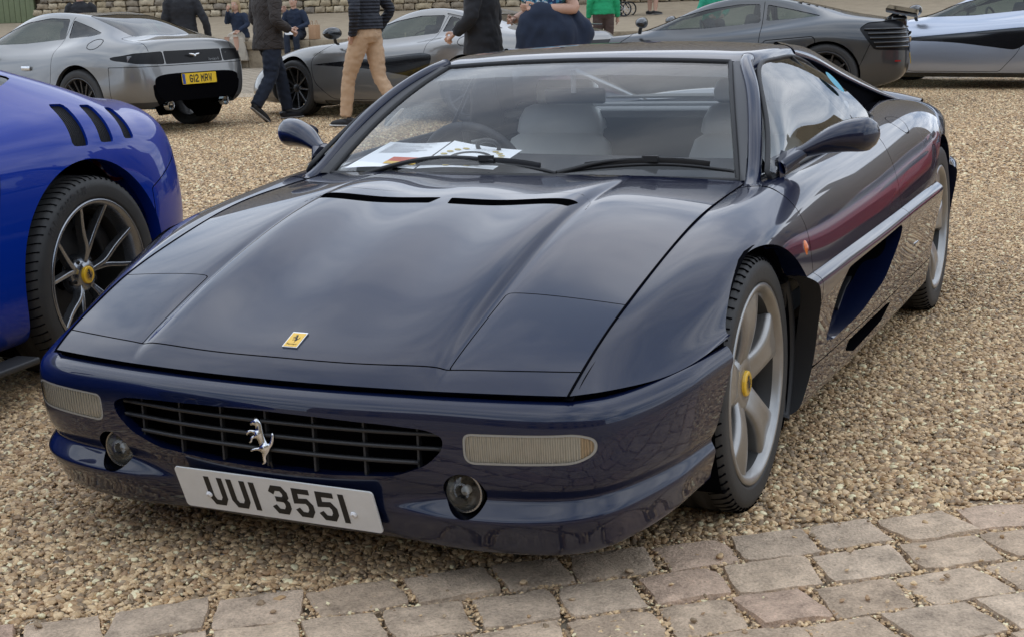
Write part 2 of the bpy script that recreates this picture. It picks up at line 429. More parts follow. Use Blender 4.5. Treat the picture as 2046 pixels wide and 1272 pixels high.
def horse_mesh(size, depth, curved=False):
    P = np.array(HORSE)*size; bm = bmesh.new(); vs = [bm.verts.new((p[0], p[1], 0)) for p in P]
    es = [bm.edges.new((vs[i], vs[(i+1) % len(vs)])) for i in range(len(vs))]
    bmesh.ops.triangle_fill(bm, edges=es, use_beauty=True)
    if depth > 0:
        e = bmesh.ops.extrude_face_region(bm, geom=bm.faces[:]); nv = [v for v in e['geom'] if isinstance(v, bmesh.types.BMVert)]
        bmesh.ops.translate(bm, vec=(0, 0, depth), verts=nv)
    bmesh.ops.recalc_face_normals(bm, faces=bm.faces[:])
    return from_bm(bm)

def tyre_mesh(Rt, Rr, w, k=96):
    h = w/2
    prof = [(-h*.86, Rr-.006), (-h*.96, Rr+.010), (-h*1.02, Rr+(Rt-Rr)*.45), (-h*.99, Rt-.022), (-h*.90, Rt-.007), (-h*.72, Rt-.001)]
    for g in (-.42, 0.0, .42):
        prof += [(h*g-.010, Rt), (h*g-.0075, Rt-.007), (h*g+.0075, Rt-.007), (h*g+.010, Rt)]
    prof += [(h*.72, Rt-.001), (h*.90, Rt-.007), (h*.99, Rt-.022), (h*1.02, Rt-(Rt-Rr)*.45), (h*1.005, Rr+.018), (h*.985, Rr+.012), (h*.95, Rr+.010), (h*.86, Rr-.006)]
    return lathe(prof, k)

def tread_blocks(Rt, w, n=70, side=1):
    """slanted grooves on the shoulders of the tread as thin dark ribs cut into it"""
    ms = []; h = w/2
    for i in range(n):
        a = 2*np.pi*i/n
        for s in (-1, 1):
            P = []
            for t in np.linspace(0, 1, 5):
                y = s*h*(.50+.47*t); r = Rt-.0012-(0 if t < .6 else (t-.6)**2*.075); th = a+s*.05*t
                P.append((r*np.cos(th), y, r*np.sin(th)))
            ms.append(tube(P, .0022, 4, False))
    return join(*ms)

def spoke(r0, r1, w0, wm, w1, y0, ym, y1, th, bow=0.0, n=14, rnd=.35):
    """one radial spoke along +x, face towards +y"""
    t = np.linspace(0, 1, n); r = r0+(r1-r0)*t
    w = w0*(1-t)*(1-2*t)+wm*4*t*(1-t)+w1*t*(2*t-1); y = y0*(1-t)*(1-2*t)+ym*4*t*(1-t)+y1*t*(2*t-1)
    b = bow*4*t*(1-t)
    sec = [(-.5, -1), (-.5, -.36), (-.47, -.14), (-.40, -.03), (-.2, -.02), (0, -.05), (.2, -.02), (.40, -.03), (.47, -.14), (.5, -.36), (.5, -1)]
    G = np.array([[(r[i], y[i]+q*th, b[i]+p*w[i]) for p, q in sec] for i in range(n)])
    return grid(G)

def rotY(M, a):
    c, s = math.cos(a), math.sin(a); return M.xf([[c, 0, -s], [0, 1, 0], [s, 0, c]], np.zeros(3))

def make_wheel(parent, loc, Rt, Rr, w, style, side=1, metal=None, cap=None, detail=True, horse=False, name='wheel', rot=0.0):
    """wheel whose outer face looks to +y (side=1) or -y (side=-1); hub at loc"""
    e = bpy.data.objects.new(name, None); COL.objects.link(e); e.parent = parent; e.empty_display_size = .1
    e.location = loc
    if side < 0: e.rotation_euler = (0, 0, math.pi)
    h = w/2
    t = mk('tyre', tyre_mesh(Rt, Rr, w, 128 if detail else 64), M_tyre, e); autosmooth(t, 50)
    if detail: tag(mk('tread_groove', tread_blocks(Rt, w), M_void, e), kind='stuff')
    lip = [(-h*.9, Rr-.004), (-h*.9, Rr-.03), (h*.2, Rr-.035), (h*.55, Rr-.028), (h*.80, Rr-.020), (h*.93, Rr-.013), (h*1.0, Rr-.005), (h*1.01, Rr+.003), (h*.98, Rr+.009), (h*.9, Rr+.006)]
    cutk = 4 if style == 'star5' else 3
    parts = [lathe(lip[cutk:], 96 if detail else 48)]
    mk('wheel_barrel', lathe(lip[:cutk+1], 64), M_barrel, e)
    if style == 'star5': mk('opening_shade_disc', lathe([(h*.12, Rr-.03), (h*.12, .02)], 48), M_void, e)  # black disc put behind the spokes as the shade in the openings
    if style == 'star5':
        for k in range(5):
            parts.append(rotY(spoke(.035, Rr-.008, .088, .086, .165, h*.60, h*.88, h*.86, .050, 0.0, 18), rot+2*np.pi*k/5))
        parts.append(lathe([(h*.30, .088), (h*.56, .086), (h*.66, .074), (h*.70, .05), (h*.70, .0)], 40))
    elif style == 'tenV':
        for k in range(5):
            for s in (-1, 1):
                P = [(.045, h*.52, 0), (.10, h*.66, s*.008), (.15, h*.72, s*.030), (Rr-.012, h*.93, s*.075)]
                P = curve(P, 12); ww = np.linspace(.010, .0075, 12)
                parts.append(rotY(sweep(P, rpoly([(-1, -3.2), (1, -3.2), (1, .6), (-1, .6)], .5, 2), (0, 1, 0), ww), rot+2*np.pi*k/5))
        parts.append(lathe([(h*.2, .075), (h*.45, .072), (h*.56, .05), (h*.58, .0)], 40))
    else:           # fine multi spoke
        n = style
        for k in range(n):
            P = curve([(.04, h*.55, 0), (.12, h*.70, .004), (Rr-.012, h*.92, .010)], 8)
            parts.append(rotY(sweep(P, [(-1, -2.5), (1, -2.5), (1, .4), (-1, .4)], (0, 1, 0), np.linspace(.011, .0085, 8)), rot+2*np.pi*k/n))
        parts.append(lathe([(h*.2, .07), (h*.5, .066), (h*.6, .04), (h*.6, .0)], 32))
    rim = mk('rim', join(*parts), metal or M_alloy, e); autosmooth(rim, 42)
    mk('brake_disc', lathe([(-.03, .06), (-.03, Rr-.075), (-.016, Rr-.075), (-.016, .06)], 48), mat_disc, e)
    cal = []
    for a in np.linspace(R(115), R(165), 8): cal.append(((Rr-.075)*math.cos(a), .015, (Rr-.075)*math.sin(a)))
    mk('brake_caliper', sweep(cal, rpoly([(-.03, -.035), (.03, -.035), (.03, .035), (-.03, .035)], .012, 2), (0, 1, 0)), M_black, e)
    hy = h*.71 if style == 'star5' else h*.59
    if cap is not None:
        c = mk('hub_cap', lathe([(hy-.01, .033), (hy+.004, .032), (hy+.007, .028), (hy+.007, .0)], 32), cap, e); autosmooth(c, 30)
        if horse:
            H = horse_mesh(.046, 0.0); H = Mesh(np.stack([-H.V[:, 0], np.full(len(H.V), hy+.0080), H.V[:, 1]], 1), H.F)
            mk('horse_emblem', Mesh(H.V, H.F), M_ink, e)
    for k in range(5):
        a = rot+R(36)+2*np.pi*k/5; r_ = .060
        P = [(r_*math.cos(a), hy-.030, r_*math.sin(a)), (r_*math.cos(a), hy-.006, r_*math.sin(a))]
        b = mk('wheel_bolt', join(lathe_at(P[0], [(0, .016), (.012, .016), (.0125, .0085), (.022, .008), (.023, 0)])), M_chrome if style == 'star5' else M_black, e); autosmooth(b, 30)
    return e
def lathe_at(p, prof):
    m = lathe(prof, 14); return Mesh(m.V+np.asarray(p), m.F)
M_barrel = mat('shaded_barrel_metal', (.05, .049, .047), .5, .5)  # silver barrel coloured darker than the rim, shade of the wheel's inside painted in
mat_disc = mat('brake_disc_steel', (.06, .058, .056), .45, .6)
# ------------------------------------------------------------------ site: ground, setts, terrace, wall, house
HX, HY = math.cos(YAW), math.sin(YAW)
def gz(x, y):
    t = (np.asarray(x)-CAM[0])*HX+(np.asarray(y)-CAM[1])*HY-7
    return .017*(t+np.sqrt(t*t+1))/2
_r = np.array([math.sin(YAW), -math.cos(YAW)])
def SL(s, l): return np.array([CAM[0], CAM[1]])+np.array([HX, HY])*s+_r*l
def W3(s, l, dz=0.0):
    p = SL(s, l); return np.array([p[0], p[1], float(gz(p[0], p[1]))+dz])

def gravel_ground_mat():
    m = bpy.data.materials.new('gravel_ground'); m.use_nodes = True; nt = m.node_tree; b = nt.nodes['Principled BSDF']; N = nt.nodes.new; L = nt.links.new
    t = N('ShaderNodeTexCoord'); v = N('ShaderNodeTexVoronoi'); v.inputs['Scale'].default_value = 62; L(t.outputs['Object'], v.inputs['Vector'])
    r = N('ShaderNodeValToRGB'); cr = r.color_ramp; L(v.outputs['Color'], r.inputs[0])
    sp = N('ShaderNodeSeparateColor'); L(v.outputs['Color'], sp.inputs[0]); L(sp.outputs[0], r.inputs[0])
    stops = [(0, (.13, .09, .06)), (.2, (.27, .19, .12)), (.45, (.38, .29, .19)), (.7, (.50, .40, .28)), (.9, (.62, .54, .42)), (1, (.30, .27, .25))]
    while len(cr.elements) < len(stops): cr.elements.new(.5)
    for e, (p, c) in zip(cr.elements, stops): e.position = p; e.color = (*c, 1)
    n = N('ShaderNodeTexNoise'); n.inputs['Scale'].default_value = .9; n.inputs['Detail'].default_value = 5; L(t.outputs['Object'], n.inputs['Vector'])
    mr = N('ShaderNodeMapRange'); mr.inputs['From Min'].default_value = .3; mr.inputs['From Max'].default_value = .7; mr.inputs['To Min'].default_value = 1.0; mr.inputs['To Max'].default_value = 1.35; L(n.outputs['Fac'], mr.inputs['Value'])
    mu = N('ShaderNodeVectorMath'); mu.operation = 'SCALE'; L(r.outputs[0], mu.inputs[0]); L(mr.outputs[0], mu.inputs['Scale']); L(mu.outputs[0], b.inputs['Base Color'])
    bp = N('ShaderNodeBump'); bp.inputs['Distance'].default_value = .012; bp.inputs['Strength'].default_value = 1; bp.invert = True; L(v.outputs['Distance'], bp.inputs['Height']); L(bp.outputs[0], b.inputs['Normal'])
    b.inputs['Roughness'].default_value = .85; return m
M_ground = gravel_ground_mat()

def sheet(name, ss, ls, dz, m, kind='structure'):
    G = np.array([[W3(s, l, dz) for l in ls] for s in ss]); o = mk(name, grid(G, flip=True), m); 
    if o.data.polygons[0].normal.z < 0: o.data.flip_normals()
    return tag(o, kind=kind)
sx = np.concatenate([np.linspace(-60, 2, 12), np.linspace(2.5, 20, 36), np.linspace(21, 60, 14), [90, 160, 300]])
lx = np.concatenate([[-300, -120, -60, -35], np.linspace(-22, 22, 45), [35, 60, 120, 300]])
sheet('gravel_yard', sx, lx, -.010, M_ground)

def pebble_mat(name='pebble'):
    m = bpy.data.materials.new(name); m.use_nodes = True; nt = m.node_tree; b = nt.nodes['Principled BSDF']; N = nt.nodes.new; L = nt.links.new
    oi = N('ShaderNodeObjectInfo'); r = N('ShaderNodeValToRGB'); cr = r.color_ramp; cr.interpolation = 'CONSTANT'; L(oi.outputs['Random'], r.inputs[0])
    stops = [(0.603, 0.412, 0.224), (0.751, 0.535, 0.299), (0.480, 0.312, 0.169), (0.899, 0.658, 0.386), (0.383, 0.256, 0.150), (0.674, 0.466, 0.258), (0.541, 0.346, 0.178), (0.920, 0.800, 0.502), (0.464, 0.337, 0.212), (0.446, 0.283, 0.158), (0.802, 0.580, 0.335), (0.335, 0.237, 0.148), (0.566, 0.394, 0.227), (0.297, 0.214, 0.132), (0.713, 0.516, 0.309)]
    while len(cr.elements) < len(stops): cr.elements.new(.5)
    for i, (e, c) in enumerate(zip(cr.elements, stops)): e.position = i/len(stops); e.color = (*c, 1)
    t = N('ShaderNodeTexCoord'); n = N('ShaderNodeTexNoise'); n.inputs['Scale'].default_value = 1.6; n.inputs['Detail'].default_value = 4; L(t.outputs['Object'], n.inputs['Vector'])
    mr = N('ShaderNodeMapRange'); mr.inputs['From Min'].default_value = .3; mr.inputs['From Max'].default_value = .7; mr.inputs['To Min'].default_value = .75; mr.inputs['To Max'].default_value = 1.2; L(n.outputs['Fac'], mr.inputs['Value'])
    mu = N('ShaderNodeVectorMath'); mu.operation = 'SCALE'; L(r.outputs[0], mu.inputs[0]); L(mr.outputs[0], mu.inputs['Scale']); L(mu.outputs[0], b.inputs['Base Color'])
    b.inputs['Roughness'].default_value = .6; b.inputs['Specular IOR Level'].default_value = .3; return m
M_pebble = pebble_mat()

def pebble_nodes(name, density, smin, smax, seed, sub=2, skew=3.2):
    """scatter of rounded stones on the sheet's faces"""
    ng = bpy.data.node_groups.new(name, 'GeometryNodeTree'); N = ng.nodes.new; L = ng.links.new
    ng.interface.new_socket('Geometry', in_out='INPUT', socket_type='NodeSocketGeometry'); ng.interface.new_socket('Geometry', in_out='OUTPUT', socket_type='NodeSocketGeometry')
    gi = N('NodeGroupInput'); go = N('NodeGroupOutput')
    dp = N('GeometryNodeDistributePointsOnFaces'); dp.inputs['Density'].default_value = density; dp.inputs['Seed'].default_value = seed; L(gi.outputs[0], dp.inputs['Mesh'])
    jn = N('GeometryNodeJoinGeometry')
    for k in range(5):
        ic = N('GeometryNodeMeshIcoSphere'); ic.inputs['Radius'].default_value = .5; ic.inputs['Subdivisions'].default_value = sub
        nz = N('ShaderNodeTexNoise'); nz.noise_dimensions = '4D'; nz.inputs['Scale'].default_value = 1.7; nz.inputs['W'].default_value = k*7.3+seed; nz.inputs['Detail'].default_value = 1.0
        ps = N('GeometryNodeInputPosition'); L(ps.outputs[0], nz.inputs['Vector'])
        sb = N('ShaderNodeVectorMath'); sb.operation = 'SUBTRACT'; sb.inputs[1].default_value = (.5, .5, .5); L(nz.outputs['Color'], sb.inputs[0])
        sc = N('ShaderNodeVectorMath'); sc.operation = 'SCALE'; sc.inputs['Scale'].default_value = .95; L(sb.outputs[0], sc.inputs[0])
        sp = N('GeometryNodeSetPosition'); L(ic.outputs['Mesh'], sp.inputs['Geometry']); L(sc.outputs[0], sp.inputs['Offset'])
        sh = N('GeometryNodeSetShadeSmooth'); L(sp.outputs[0], sh.inputs['Geometry'])
        sm = N('GeometryNodeSetMaterial'); sm.inputs['Material'].default_value = M_pebble; L(sh.outputs[0], sm.inputs['Geometry'])
        g2 = N('GeometryNodeGeometryToInstance'); L(sm.outputs[0], g2.inputs[0]); L(g2.outputs[0], jn.inputs[0])
    io = N('GeometryNodeInstanceOnPoints'); io.inputs['Pick Instance'].default_value = True; L(dp.outputs['Points'], io.inputs['Points']); L(jn.outputs[0], io.inputs['Instance'])
    ri = N('FunctionNodeRandomValue'); ri.data_type = 'INT'; ri.inputs[4].default_value = 0; ri.inputs[5].default_value = 4; L(ri.outputs[2], io.inputs['Instance Index'])
    rr = N('FunctionNodeRandomValue'); rr.data_type = 'FLOAT_VECTOR'; rr.inputs[0].default_value = (-.5, -.5, 0); rr.inputs[1].default_value = (.5, .5, 6.283); rr.inputs['Seed'].default_value = 3+seed; L(rr.outputs[0], io.inputs['Rotation'])
    r1 = N('FunctionNodeRandomValue'); r1.data_type = 'FLOAT'; r1.inputs['Seed'].default_value = 5+seed
    pw = N('ShaderNodeMath'); pw.operation = 'POWER'; pw.inputs[1].default_value = skew; L(r1.outputs[1], pw.inputs[0])
    ms = N('ShaderNodeMapRange'); ms.inputs['To Min'].default_value = smin; ms.inputs['To Max'].default_value = smax; L(pw.outputs[0], ms.inputs['Value'])
    r2 = N('FunctionNodeRandomValue'); r2.data_type = 'FLOAT_VECTOR'; r2.inputs[0].default_value = (.85, .65, .42); r2.inputs[1].default_value = (1.35, 1.05, .72); r2.inputs['Seed'].default_value = 9+seed
    vs = N('ShaderNodeVectorMath'); vs.operation = 'SCALE'; L(r2.outputs[0], vs.inputs[0]); L(ms.outputs[0], vs.inputs['Scale']); L(vs.outputs[0], io.inputs['Scale'])
    L(io.outputs[0], go.inputs[0]); return ng

# ---- the paved edge: rows of tumbled setts beside the gravel
PD = np.array([-.6195, .785]); PN = np.array([.785, .6195]); PO = np.array([1.02, -.08])     # along the row, towards the camera, a point of the edge
def pav(u, v): return PO+PD*u+PN*v
PAV_N = 7; PAV_W = .158
def in_paving(x, y): return ((np.asarray(x)-PO[0])*PN[0]+(np.asarray(y)-PO[1])*PN[1])

SCATTER = []      # stones are grown on these sheets at the end of the script
def scatter(name, region, dens, smin, smax, seed, label, dz=-.004, sub=2, skew=3.2):
    V = np.array(region, float); me = bpy.data.meshes.new(name)
    faces = [(4*i, 4*i+1, 4*i+2, 4*i+3) for i in range(len(V)//4)]
    V3 = np.hstack([V, (gz(V[:, 0], V[:, 1])+dz)[:, None]]); me.from_pydata(V3.tolist(), [], faces)
    if me.polygons[0].normal.z < 0: me.flip_normals()
    o = ob(name, me, M_pebble); SCATTER.append((o, pebble_nodes(name, dens, smin, smax, seed, sub, skew)))
    return tag(o, label, 'gravel', kind='stuff')

def cells(s0, s1, ang, step, test):
    """small quads covering the view wedge, kept where test(x,y)"""
    out = []
    for s in np.arange(s0, s1, step):
        w = s*math.tan(R(ang))+.6
        for l in np.arange(-w, w, step):
            c = SL(s+step/2, l+step/2)
            if test(c[0], c[1]):
                for a, b in ((0, 0), (0, 1), (1, 1), (1, 0)): out.append(SL(s+a*step, l+b*step))
    return out
not_deep = lambda x, y: not (-2.2 < x < .28 and abs(y) < .52)
scatter('gravel', cells(1.9, 5.2, 24, .10, lambda x, y: in_paving(x, y) < -.03 and not_deep(x, y)), 15500, .0062, .023, 1, 'cream and brown rounded pea gravel round the navy car')
scatter('gravel', cells(5.2, 9.0, 24, .2, lambda x, y: not (-3.2 < x < .3 and abs(y) < .6)), 8000, .0085, .024, 2, 'cream and brown gravel of the open yard beyond the navy car', sub=1)
scatter('gravel', cells(9.0, 20.0, 22.5, .4, lambda x, y: True), 2300, .015, .034, 3, 'far gravel stretching towards the other parked cars', sub=1)
def sett_mat():
    m = bpy.data.materials.new('sandstone_sett'); m.use_nodes = True; nt = m.node_tree; b = nt.nodes['Principled BSDF']; N = nt.nodes.new; L = nt.links.new
    t = N('ShaderNodeTexCoord'); oi = N('ShaderNodeObjectInfo')
    ad = N('ShaderNodeVectorMath'); ad.operation = 'ADD'; L(t.outputs['Object'], ad.inputs[0])
    sc = N('ShaderNodeVectorMath'); sc.operation = 'SCALE'; sc.inputs['Scale'].default_value = 37; cb = N('ShaderNodeCombineXYZ'); L(oi.outputs['Random'], cb.inputs[0]); L(oi.outputs['Random'], cb.inputs[1]); L(cb.outputs[0], sc.inputs[0]); L(sc.outputs[0], ad.inputs[1])
    r = N('ShaderNodeValToRGB'); cr = r.color_ramp; L(oi.outputs['Random'], r.inputs[0])
    st = [(0.502, 0.373, 0.260), (0.593, 0.448, 0.315), (0.536, 0.410, 0.295), (0.627, 0.481, 0.345), (0.524, 0.356, 0.255)]
    while len(cr.elements) < len(st): cr.elements.new(.5)
    for i, (e, c) in enumerate(zip(cr.elements, st)): e.position = i/(len(st)-1); e.color = (*c, 1)
    n = N('ShaderNodeTexNoise'); n.inputs['Scale'].default_value = 14; n.inputs['Detail'].default_value = 8; n.inputs['Roughness'].default_value = .7; L(ad.outputs[0], n.inputs['Vector'])
    n2 = N('ShaderNodeTexNoise'); n2.inputs['Scale'].default_value = 160; n2.inputs['Detail'].default_value = 4; L(ad.outputs[0], n2.inputs['Vector'])
    a = N('ShaderNodeMath'); a.operation = 'ADD'; L(n.outputs['Fac'], a.inputs[0]); m2 = N('ShaderNodeMath'); m2.operation = 'MULTIPLY'; m2.inputs[1].default_value = .55; L(n2.outputs['Fac'], m2.inputs[0]); L(m2.outputs[0], a.inputs[1])
    mr = N('ShaderNodeMapRange'); mr.inputs['From Min'].default_value = .5; mr.inputs['From Max'].default_value = 1.05; mr.inputs['To Min'].default_value = .48; mr.inputs['To Max'].default_value = 1.48; L(a.outputs[0], mr.inputs['Value'])
    mu = N('ShaderNodeVectorMath'); mu.operation = 'SCALE'; L(r.outputs[0], mu.inputs[0]); L(mr.outputs[0], mu.inputs['Scale']); L(mu.outputs[0], b.inputs['Base Color'])
    bp = N('ShaderNodeBump'); bp.inputs['Distance'].default_value = .010; bp.inputs['Strength'].default_value = 1.0; L(a.outputs[0], bp.inputs['Height']); L(bp.outputs[0], b.inputs['Normal'])
    b.inputs['Roughness'].default_value = .85; b.inputs['Specular IOR Level'].default_value = .25; return m
M_sett = sett_mat()
M_joint = mat('joint_mortar', (.30, .25, .18), .95, noise=(12, .8, (.20, .165, .12)), bump=(60, .8, .01))

def stone_mesh(name, lx, ly, h, seed, nx=9, ny=7, rough=.006, chip=.012):
    """tumbled stone: domed uneven top, ragged rounded outline, sides going down"""
    q = np.random.default_rng(seed); u = np.linspace(-1, 1, nx); v = np.linspace(-1, 1, ny)
    U, Vv = np.meshgrid(u, v, indexing='ij'); ph = q.uniform(0, 9, 8)
    sq = lambda t: np.sign(t)*np.abs(t)**.8
    X = sq(U)*lx/2; Y = sq(Vv)*ly/2
    k = (np.abs(U)*np.abs(Vv))**3; X = X*(1-k*.035); Y = Y*(1-k*.035)
    X = X+q.normal(0, chip*.35, X.shape)*(np.abs(U) > .99)+lx*.04*np.sin(Vv*2+ph[0]); Y = Y+q.normal(0, chip*.35, Y.shape)*(np.abs(Vv) > .99)+ly*.03*np.sin(U*2+ph[1])
    e = np.maximum(np.abs(U), np.abs(Vv)); Z = h-chip*np.clip((e-.72)/.28, 0, 1)**2+rough*(np.sin(U*2.1+ph[2])*np.cos(Vv*1.9+ph[3])+.6*np.sin(U*4.2+ph[4]+Vv*2.2))+q.normal(0, rough*.35, X.shape)
    G = np.stack([X, Y, Z], -1); G = np.pad(G, ((1, 1), (1, 1), (0, 0)), mode='edge'); G[0, :, 2] = G[-1, :, 2] = 0; G[:, 0, 2] = G[:, -1, 2] = 0
    G[0, :, 0] -= .004; G[-1, :, 0] += .004; G[:, 0, 1] -= .004; G[:, -1, 1] += .004
    M = grid(G); M = M if M.N[:, 2].mean() > 0 else Mesh(M.V, M.F[:, ::-1])
    return M
def mesh_data(name, M, mt, ang=50):
    o = mk(name, M, mt, None, False); me = o.data; me.set_sharp_from_angle(angle=R(ang)); bpy.data.objects.remove(o); return me

pv = [pav(-2.2, -.02), pav(4.2, -.02), pav(4.2, PAV_N*PAV_W+.02), pav(-2.2, PAV_N*PAV_W+.02)]
me = bpy.data.meshes.new('paved_edge'); me.from_pydata([(p[0], p[1], float(gz(p[0], p[1]))-.004) for p in pv], [], [(0, 3, 2, 1)])
if me.polygons[0].normal.z < 0: me.flip_normals()
PAVED = tag(ob('paved_edge', me, M_joint), kind='structure')
sett_me = {}
for k in range(12):
    lx_ = (.150, .165, .180, .195)[k % 4]; sett_me.setdefault(k % 4, []).append(mesh_data('sett', stone_mesh('sett', lx_, .143, .040, 50+k, 11, 9, .0016, .0040), M_sett))
ang0 = math.atan2(PD[1], PD[0])
for r_ in range(PAV_N):
    u = -2.0+rng.uniform(0, .12)
    while u < 3.9:
        k = rng.randrange(4); lx_ = (.150, .165, .180, .195)[k]; u += lx_/2+.009
        jag = rng.uniform(-.012, .008) if r_ == 0 else rng.uniform(-.004, .004)
        p = pav(u, (r_+.5)*PAV_W+jag); d = CAM[:2]-p
        if -.9 < u < 2.75:
            o = ob('sett', rng.choice(sett_me[k]), None, PAVED); o.location = (p[0], p[1], float(gz(*p))-.019+rng.uniform(-.005, .004))
            o.rotation_euler = (rng.uniform(-.03, .03), rng.uniform(-.03, .03), ang0+rng.uniform(-.025, .025)+(math.pi if rng.random() < .5 else 0))
        u += lx_/2+.009
# loose stones in the joints and on top of the setts
def strip(u0, u1, v0, v1, n=1):
    out = []
    for i in range(n):
        a = u0+(u1-u0)*i/n; b = u0+(u1-u0)*(i+1)/n
        out += [pav(a, v0), pav(b, v0), pav(b, v1), pav(a, v1)]
    return out
jn = []
for r_ in range(0, PAV_N): jn += strip(-.9, 2.8, r_*PAV_W-.012, r_*PAV_W+.012, 20)
scatter('joint_gravel', strip(-.9, 2.8, 0, PAV_N*PAV_W, 30), 13000, .006, .015, 4, 'small pebbles lodged in the joints of the stone setts', .011)
scatter('loose_pebbles', strip(-.9, 2.8, 0, PAV_N*PAV_W, 30), 85, .006, .020, 5, 'scattered pebbles lying on top of the stone setts', .024)
scatter('edge_gravel', strip(-.9, 2.8, -.045, .03, 40), 7000, .008, .018, 6, 'pebbles spilling over the edge of the sett paving', .0)

# ---- terrace: kerb ledge, path, rubble wall, plank gate
led = lambda l: 27.93-.278*l
wal = lambda l: 35.97-.278*l
def TW(s, l, dz=0.0):
    """point on the rising terrace"""
    p = SL(s, l); q = SL(led(l), l); return np.array([p[0], p[1], float(gz(*q))+.55+.077*(s-led(l))+dz])
M_path = mat('sand_path', (.40, .32, .22), .95, noise=(3, .8, (.30, .235, .16)), bump=(25, .6, .03))
M_led = mat('ledge_stone', (.34, .27, .18), .9, noise=(5, .8, (.20, .155, .105)), bump=(14, .8, .03))
def wall_mat():
    m = mat('rubble_stone', (.40, .32, .205), .9, bump=(22, .9, .02)); nt = m.node_tree; b = nt.nodes['Principled BSDF']; N = nt.nodes.new; L = nt.links.new
    oi = N('ShaderNodeObjectInfo'); r = N('ShaderNodeValToRGB'); cr = r.color_ramp; L(oi.outputs['Random'], r.inputs[0])
    st = [(.33, .26, .165), (.43, .35, .225), (.27, .21, .14), (.47, .39, .27), (.36, .29, .19), (.22, .185, .145)]
    while len(cr.elements) < len(st): cr.elements.new(.5)
    for i, (e, c) in enumerate(zip(cr.elements, st)): e.position = i/(len(st)-1); e.color = (*c, 1)
    t = N('ShaderNodeTexCoord'); n = N('ShaderNodeTexNoise'); n.inputs['Scale'].default_value = 7; n.inputs['Detail'].default_value = 6; L(t.outputs['Object'], n.inputs['Vector'])
    mr = N('ShaderNodeMapRange'); mr.inputs['From Min'].default_value = .3; mr.inputs['From Max'].default_value = .7; mr.inputs['To Min'].default_value = .65; mr.inputs['To Max'].default_value = 1.25; L(n.outputs['Fac'], mr.inputs['Value'])
    mu = N('ShaderNodeVectorMath'); mu.operation = 'SCALE'; L(r.outputs[0], mu.inputs[0]); L(mr.outputs[0], mu.inputs['Scale']); L(mu.outputs[0], b.inputs['Base Color']); return m
M_wall = wall_mat()
ls = np.linspace(-18, 15, 70)
top = np.array([[TW(led(l)+t*(wal(l)+.4-led(l)), l) for t in np.linspace(0, 1, 8)] for l in ls]); tp = mk('terrace_path', grid(top), M_path)
if tp.data.polygons[0].normal.z < 0: tp.data.flip_normals()
tag(tp, kind='structure')
LEDGE = thing('stone_ledge', 'long low stone ledge edging the terrace below the rubble wall', 'ledge', tuple(W3(led(0), 0)))
LO = np.array(LEDGE.location)
for i in range(23):         # slab by slab
    l0 = -18+i*1.4; l1 = l0+1.385; a = W3(led(l0), l0); b = W3(led(l1), l1); t = (b-a)/np.linalg.norm(b-a); n = np.array([t[1], -t[0], 0]); n = n if n@np.array([HX, HY, 0]) > 0 else -n
    bm = bmesh.new(); vs = []
    for z0, z1, f in ((.39, .55, -.06), ):
        P = [a+n*f+[0, 0, z0], b+n*f+[0, 0, z0], b+n*.42+[0, 0, z0], a+n*.42+[0, 0, z0]]
    bmk('ledge_slab', prism([tuple(p-LO) for p in P], (0, 0, .168)), M_led, LEDGE, bevel=.02)
    P = [a+[0, 0, -.05], b+[0, 0, -.05], b+n*.3+[0, 0, -.05], a+n*.3+[0, 0, -.05]]
    bmk('ledge_face', prism([tuple(p-LO) for p in P], (0, 0, .437)), M_led, LEDGE, bevel=.01)
WALL = thing('rubble_wall', 'long rubble stone wall behind the terrace', 'wall', tuple(TW(wal(0), 0)))
WO = np.array(WALL.location)
wt = (W3(wal(5), 5)-W3(wal(-5), -5)); wt[2] = 0; wt /= np.linalg.norm(wt); wang = math.atan2(wt[1], wt[0])
wn = np.array([wt[1], -wt[0], 0]); wn = wn if wn@np.array([HX, HY, 0]) < 0 else -wn       # towards the yard
core = np.array([[TW(wal(l)+.16, l, z)-WO for z in (-.3, 8.5)] for l in ls]); c = mk('wall_core', grid(core), mat('wall_mortar', (.27, .22, .15), .95, noise=(4, .9, (.17, .14, .10)), bump=(30, .8, .02)), WALL)
smesh = {}
for k, lx_ in enumerate((.22, .30, .38, .48)):
    for hh in (.13, .17):
        for v in range(2):
            M = stone_mesh('stone', lx_-.02, hh-.02, .12, 300+k*7+v+int(hh*100), 6, 5, .008, .025); M = Mesh(M.V[:, [0, 2, 1]]*[1, 1, 1], M.F[:, ::-1]); smesh.setdefault((lx_, hh), []).append(mesh_data('wall_stone', M, M_wall))
count = 0; far = []
gate_l = (-14.7, -13.3)
for row in range(52):
    hh = rng.choice((.13, .17)) if row else .17
    if row == 0: zrow = 0.0
    l = -17.8+rng.uniform(0, .3)
    while l < 14.6:
        lx_ = rng.choice((.22, .30, .30, .38, .48)); c_ = l+lx_/2; l += lx_
        p = TW(wal(c_), c_)
        if gate_l[0]-.2 < c_ < gate_l[1]+.2 and zrow < 2.3: continue
        pos = p+wn*(.02+rng.uniform(-.02, .02)); pos[2] = p[2]+zrow+hh/2
        if row < 4 and count < 300 and -14.9 < c_ < 12.5:
            o = ob('wall_stone', rng.choice(smesh[(lx_, hh)]), None, WALL); o.location = tuple(pos-WO); o.rotation_euler = (0, rng.uniform(-.03, .03), wang+math.pi if (wn@np.array([-wt[1], wt[0], 0])) < 0 else wang); count += 1
        elif row < 52:
            s_ = np.array([wt*lx_/2*.94, np.array([0, 0, hh/2*.9]), wn*.10]); V, F = boxm((0, 0, 0), (2, 2, 1)); V = V+npr.normal(0, .06, V.shape)*0; V[:, 2] += .5
            far.append(Mesh(V@s_+pos-WO, F))
    zrow += hh
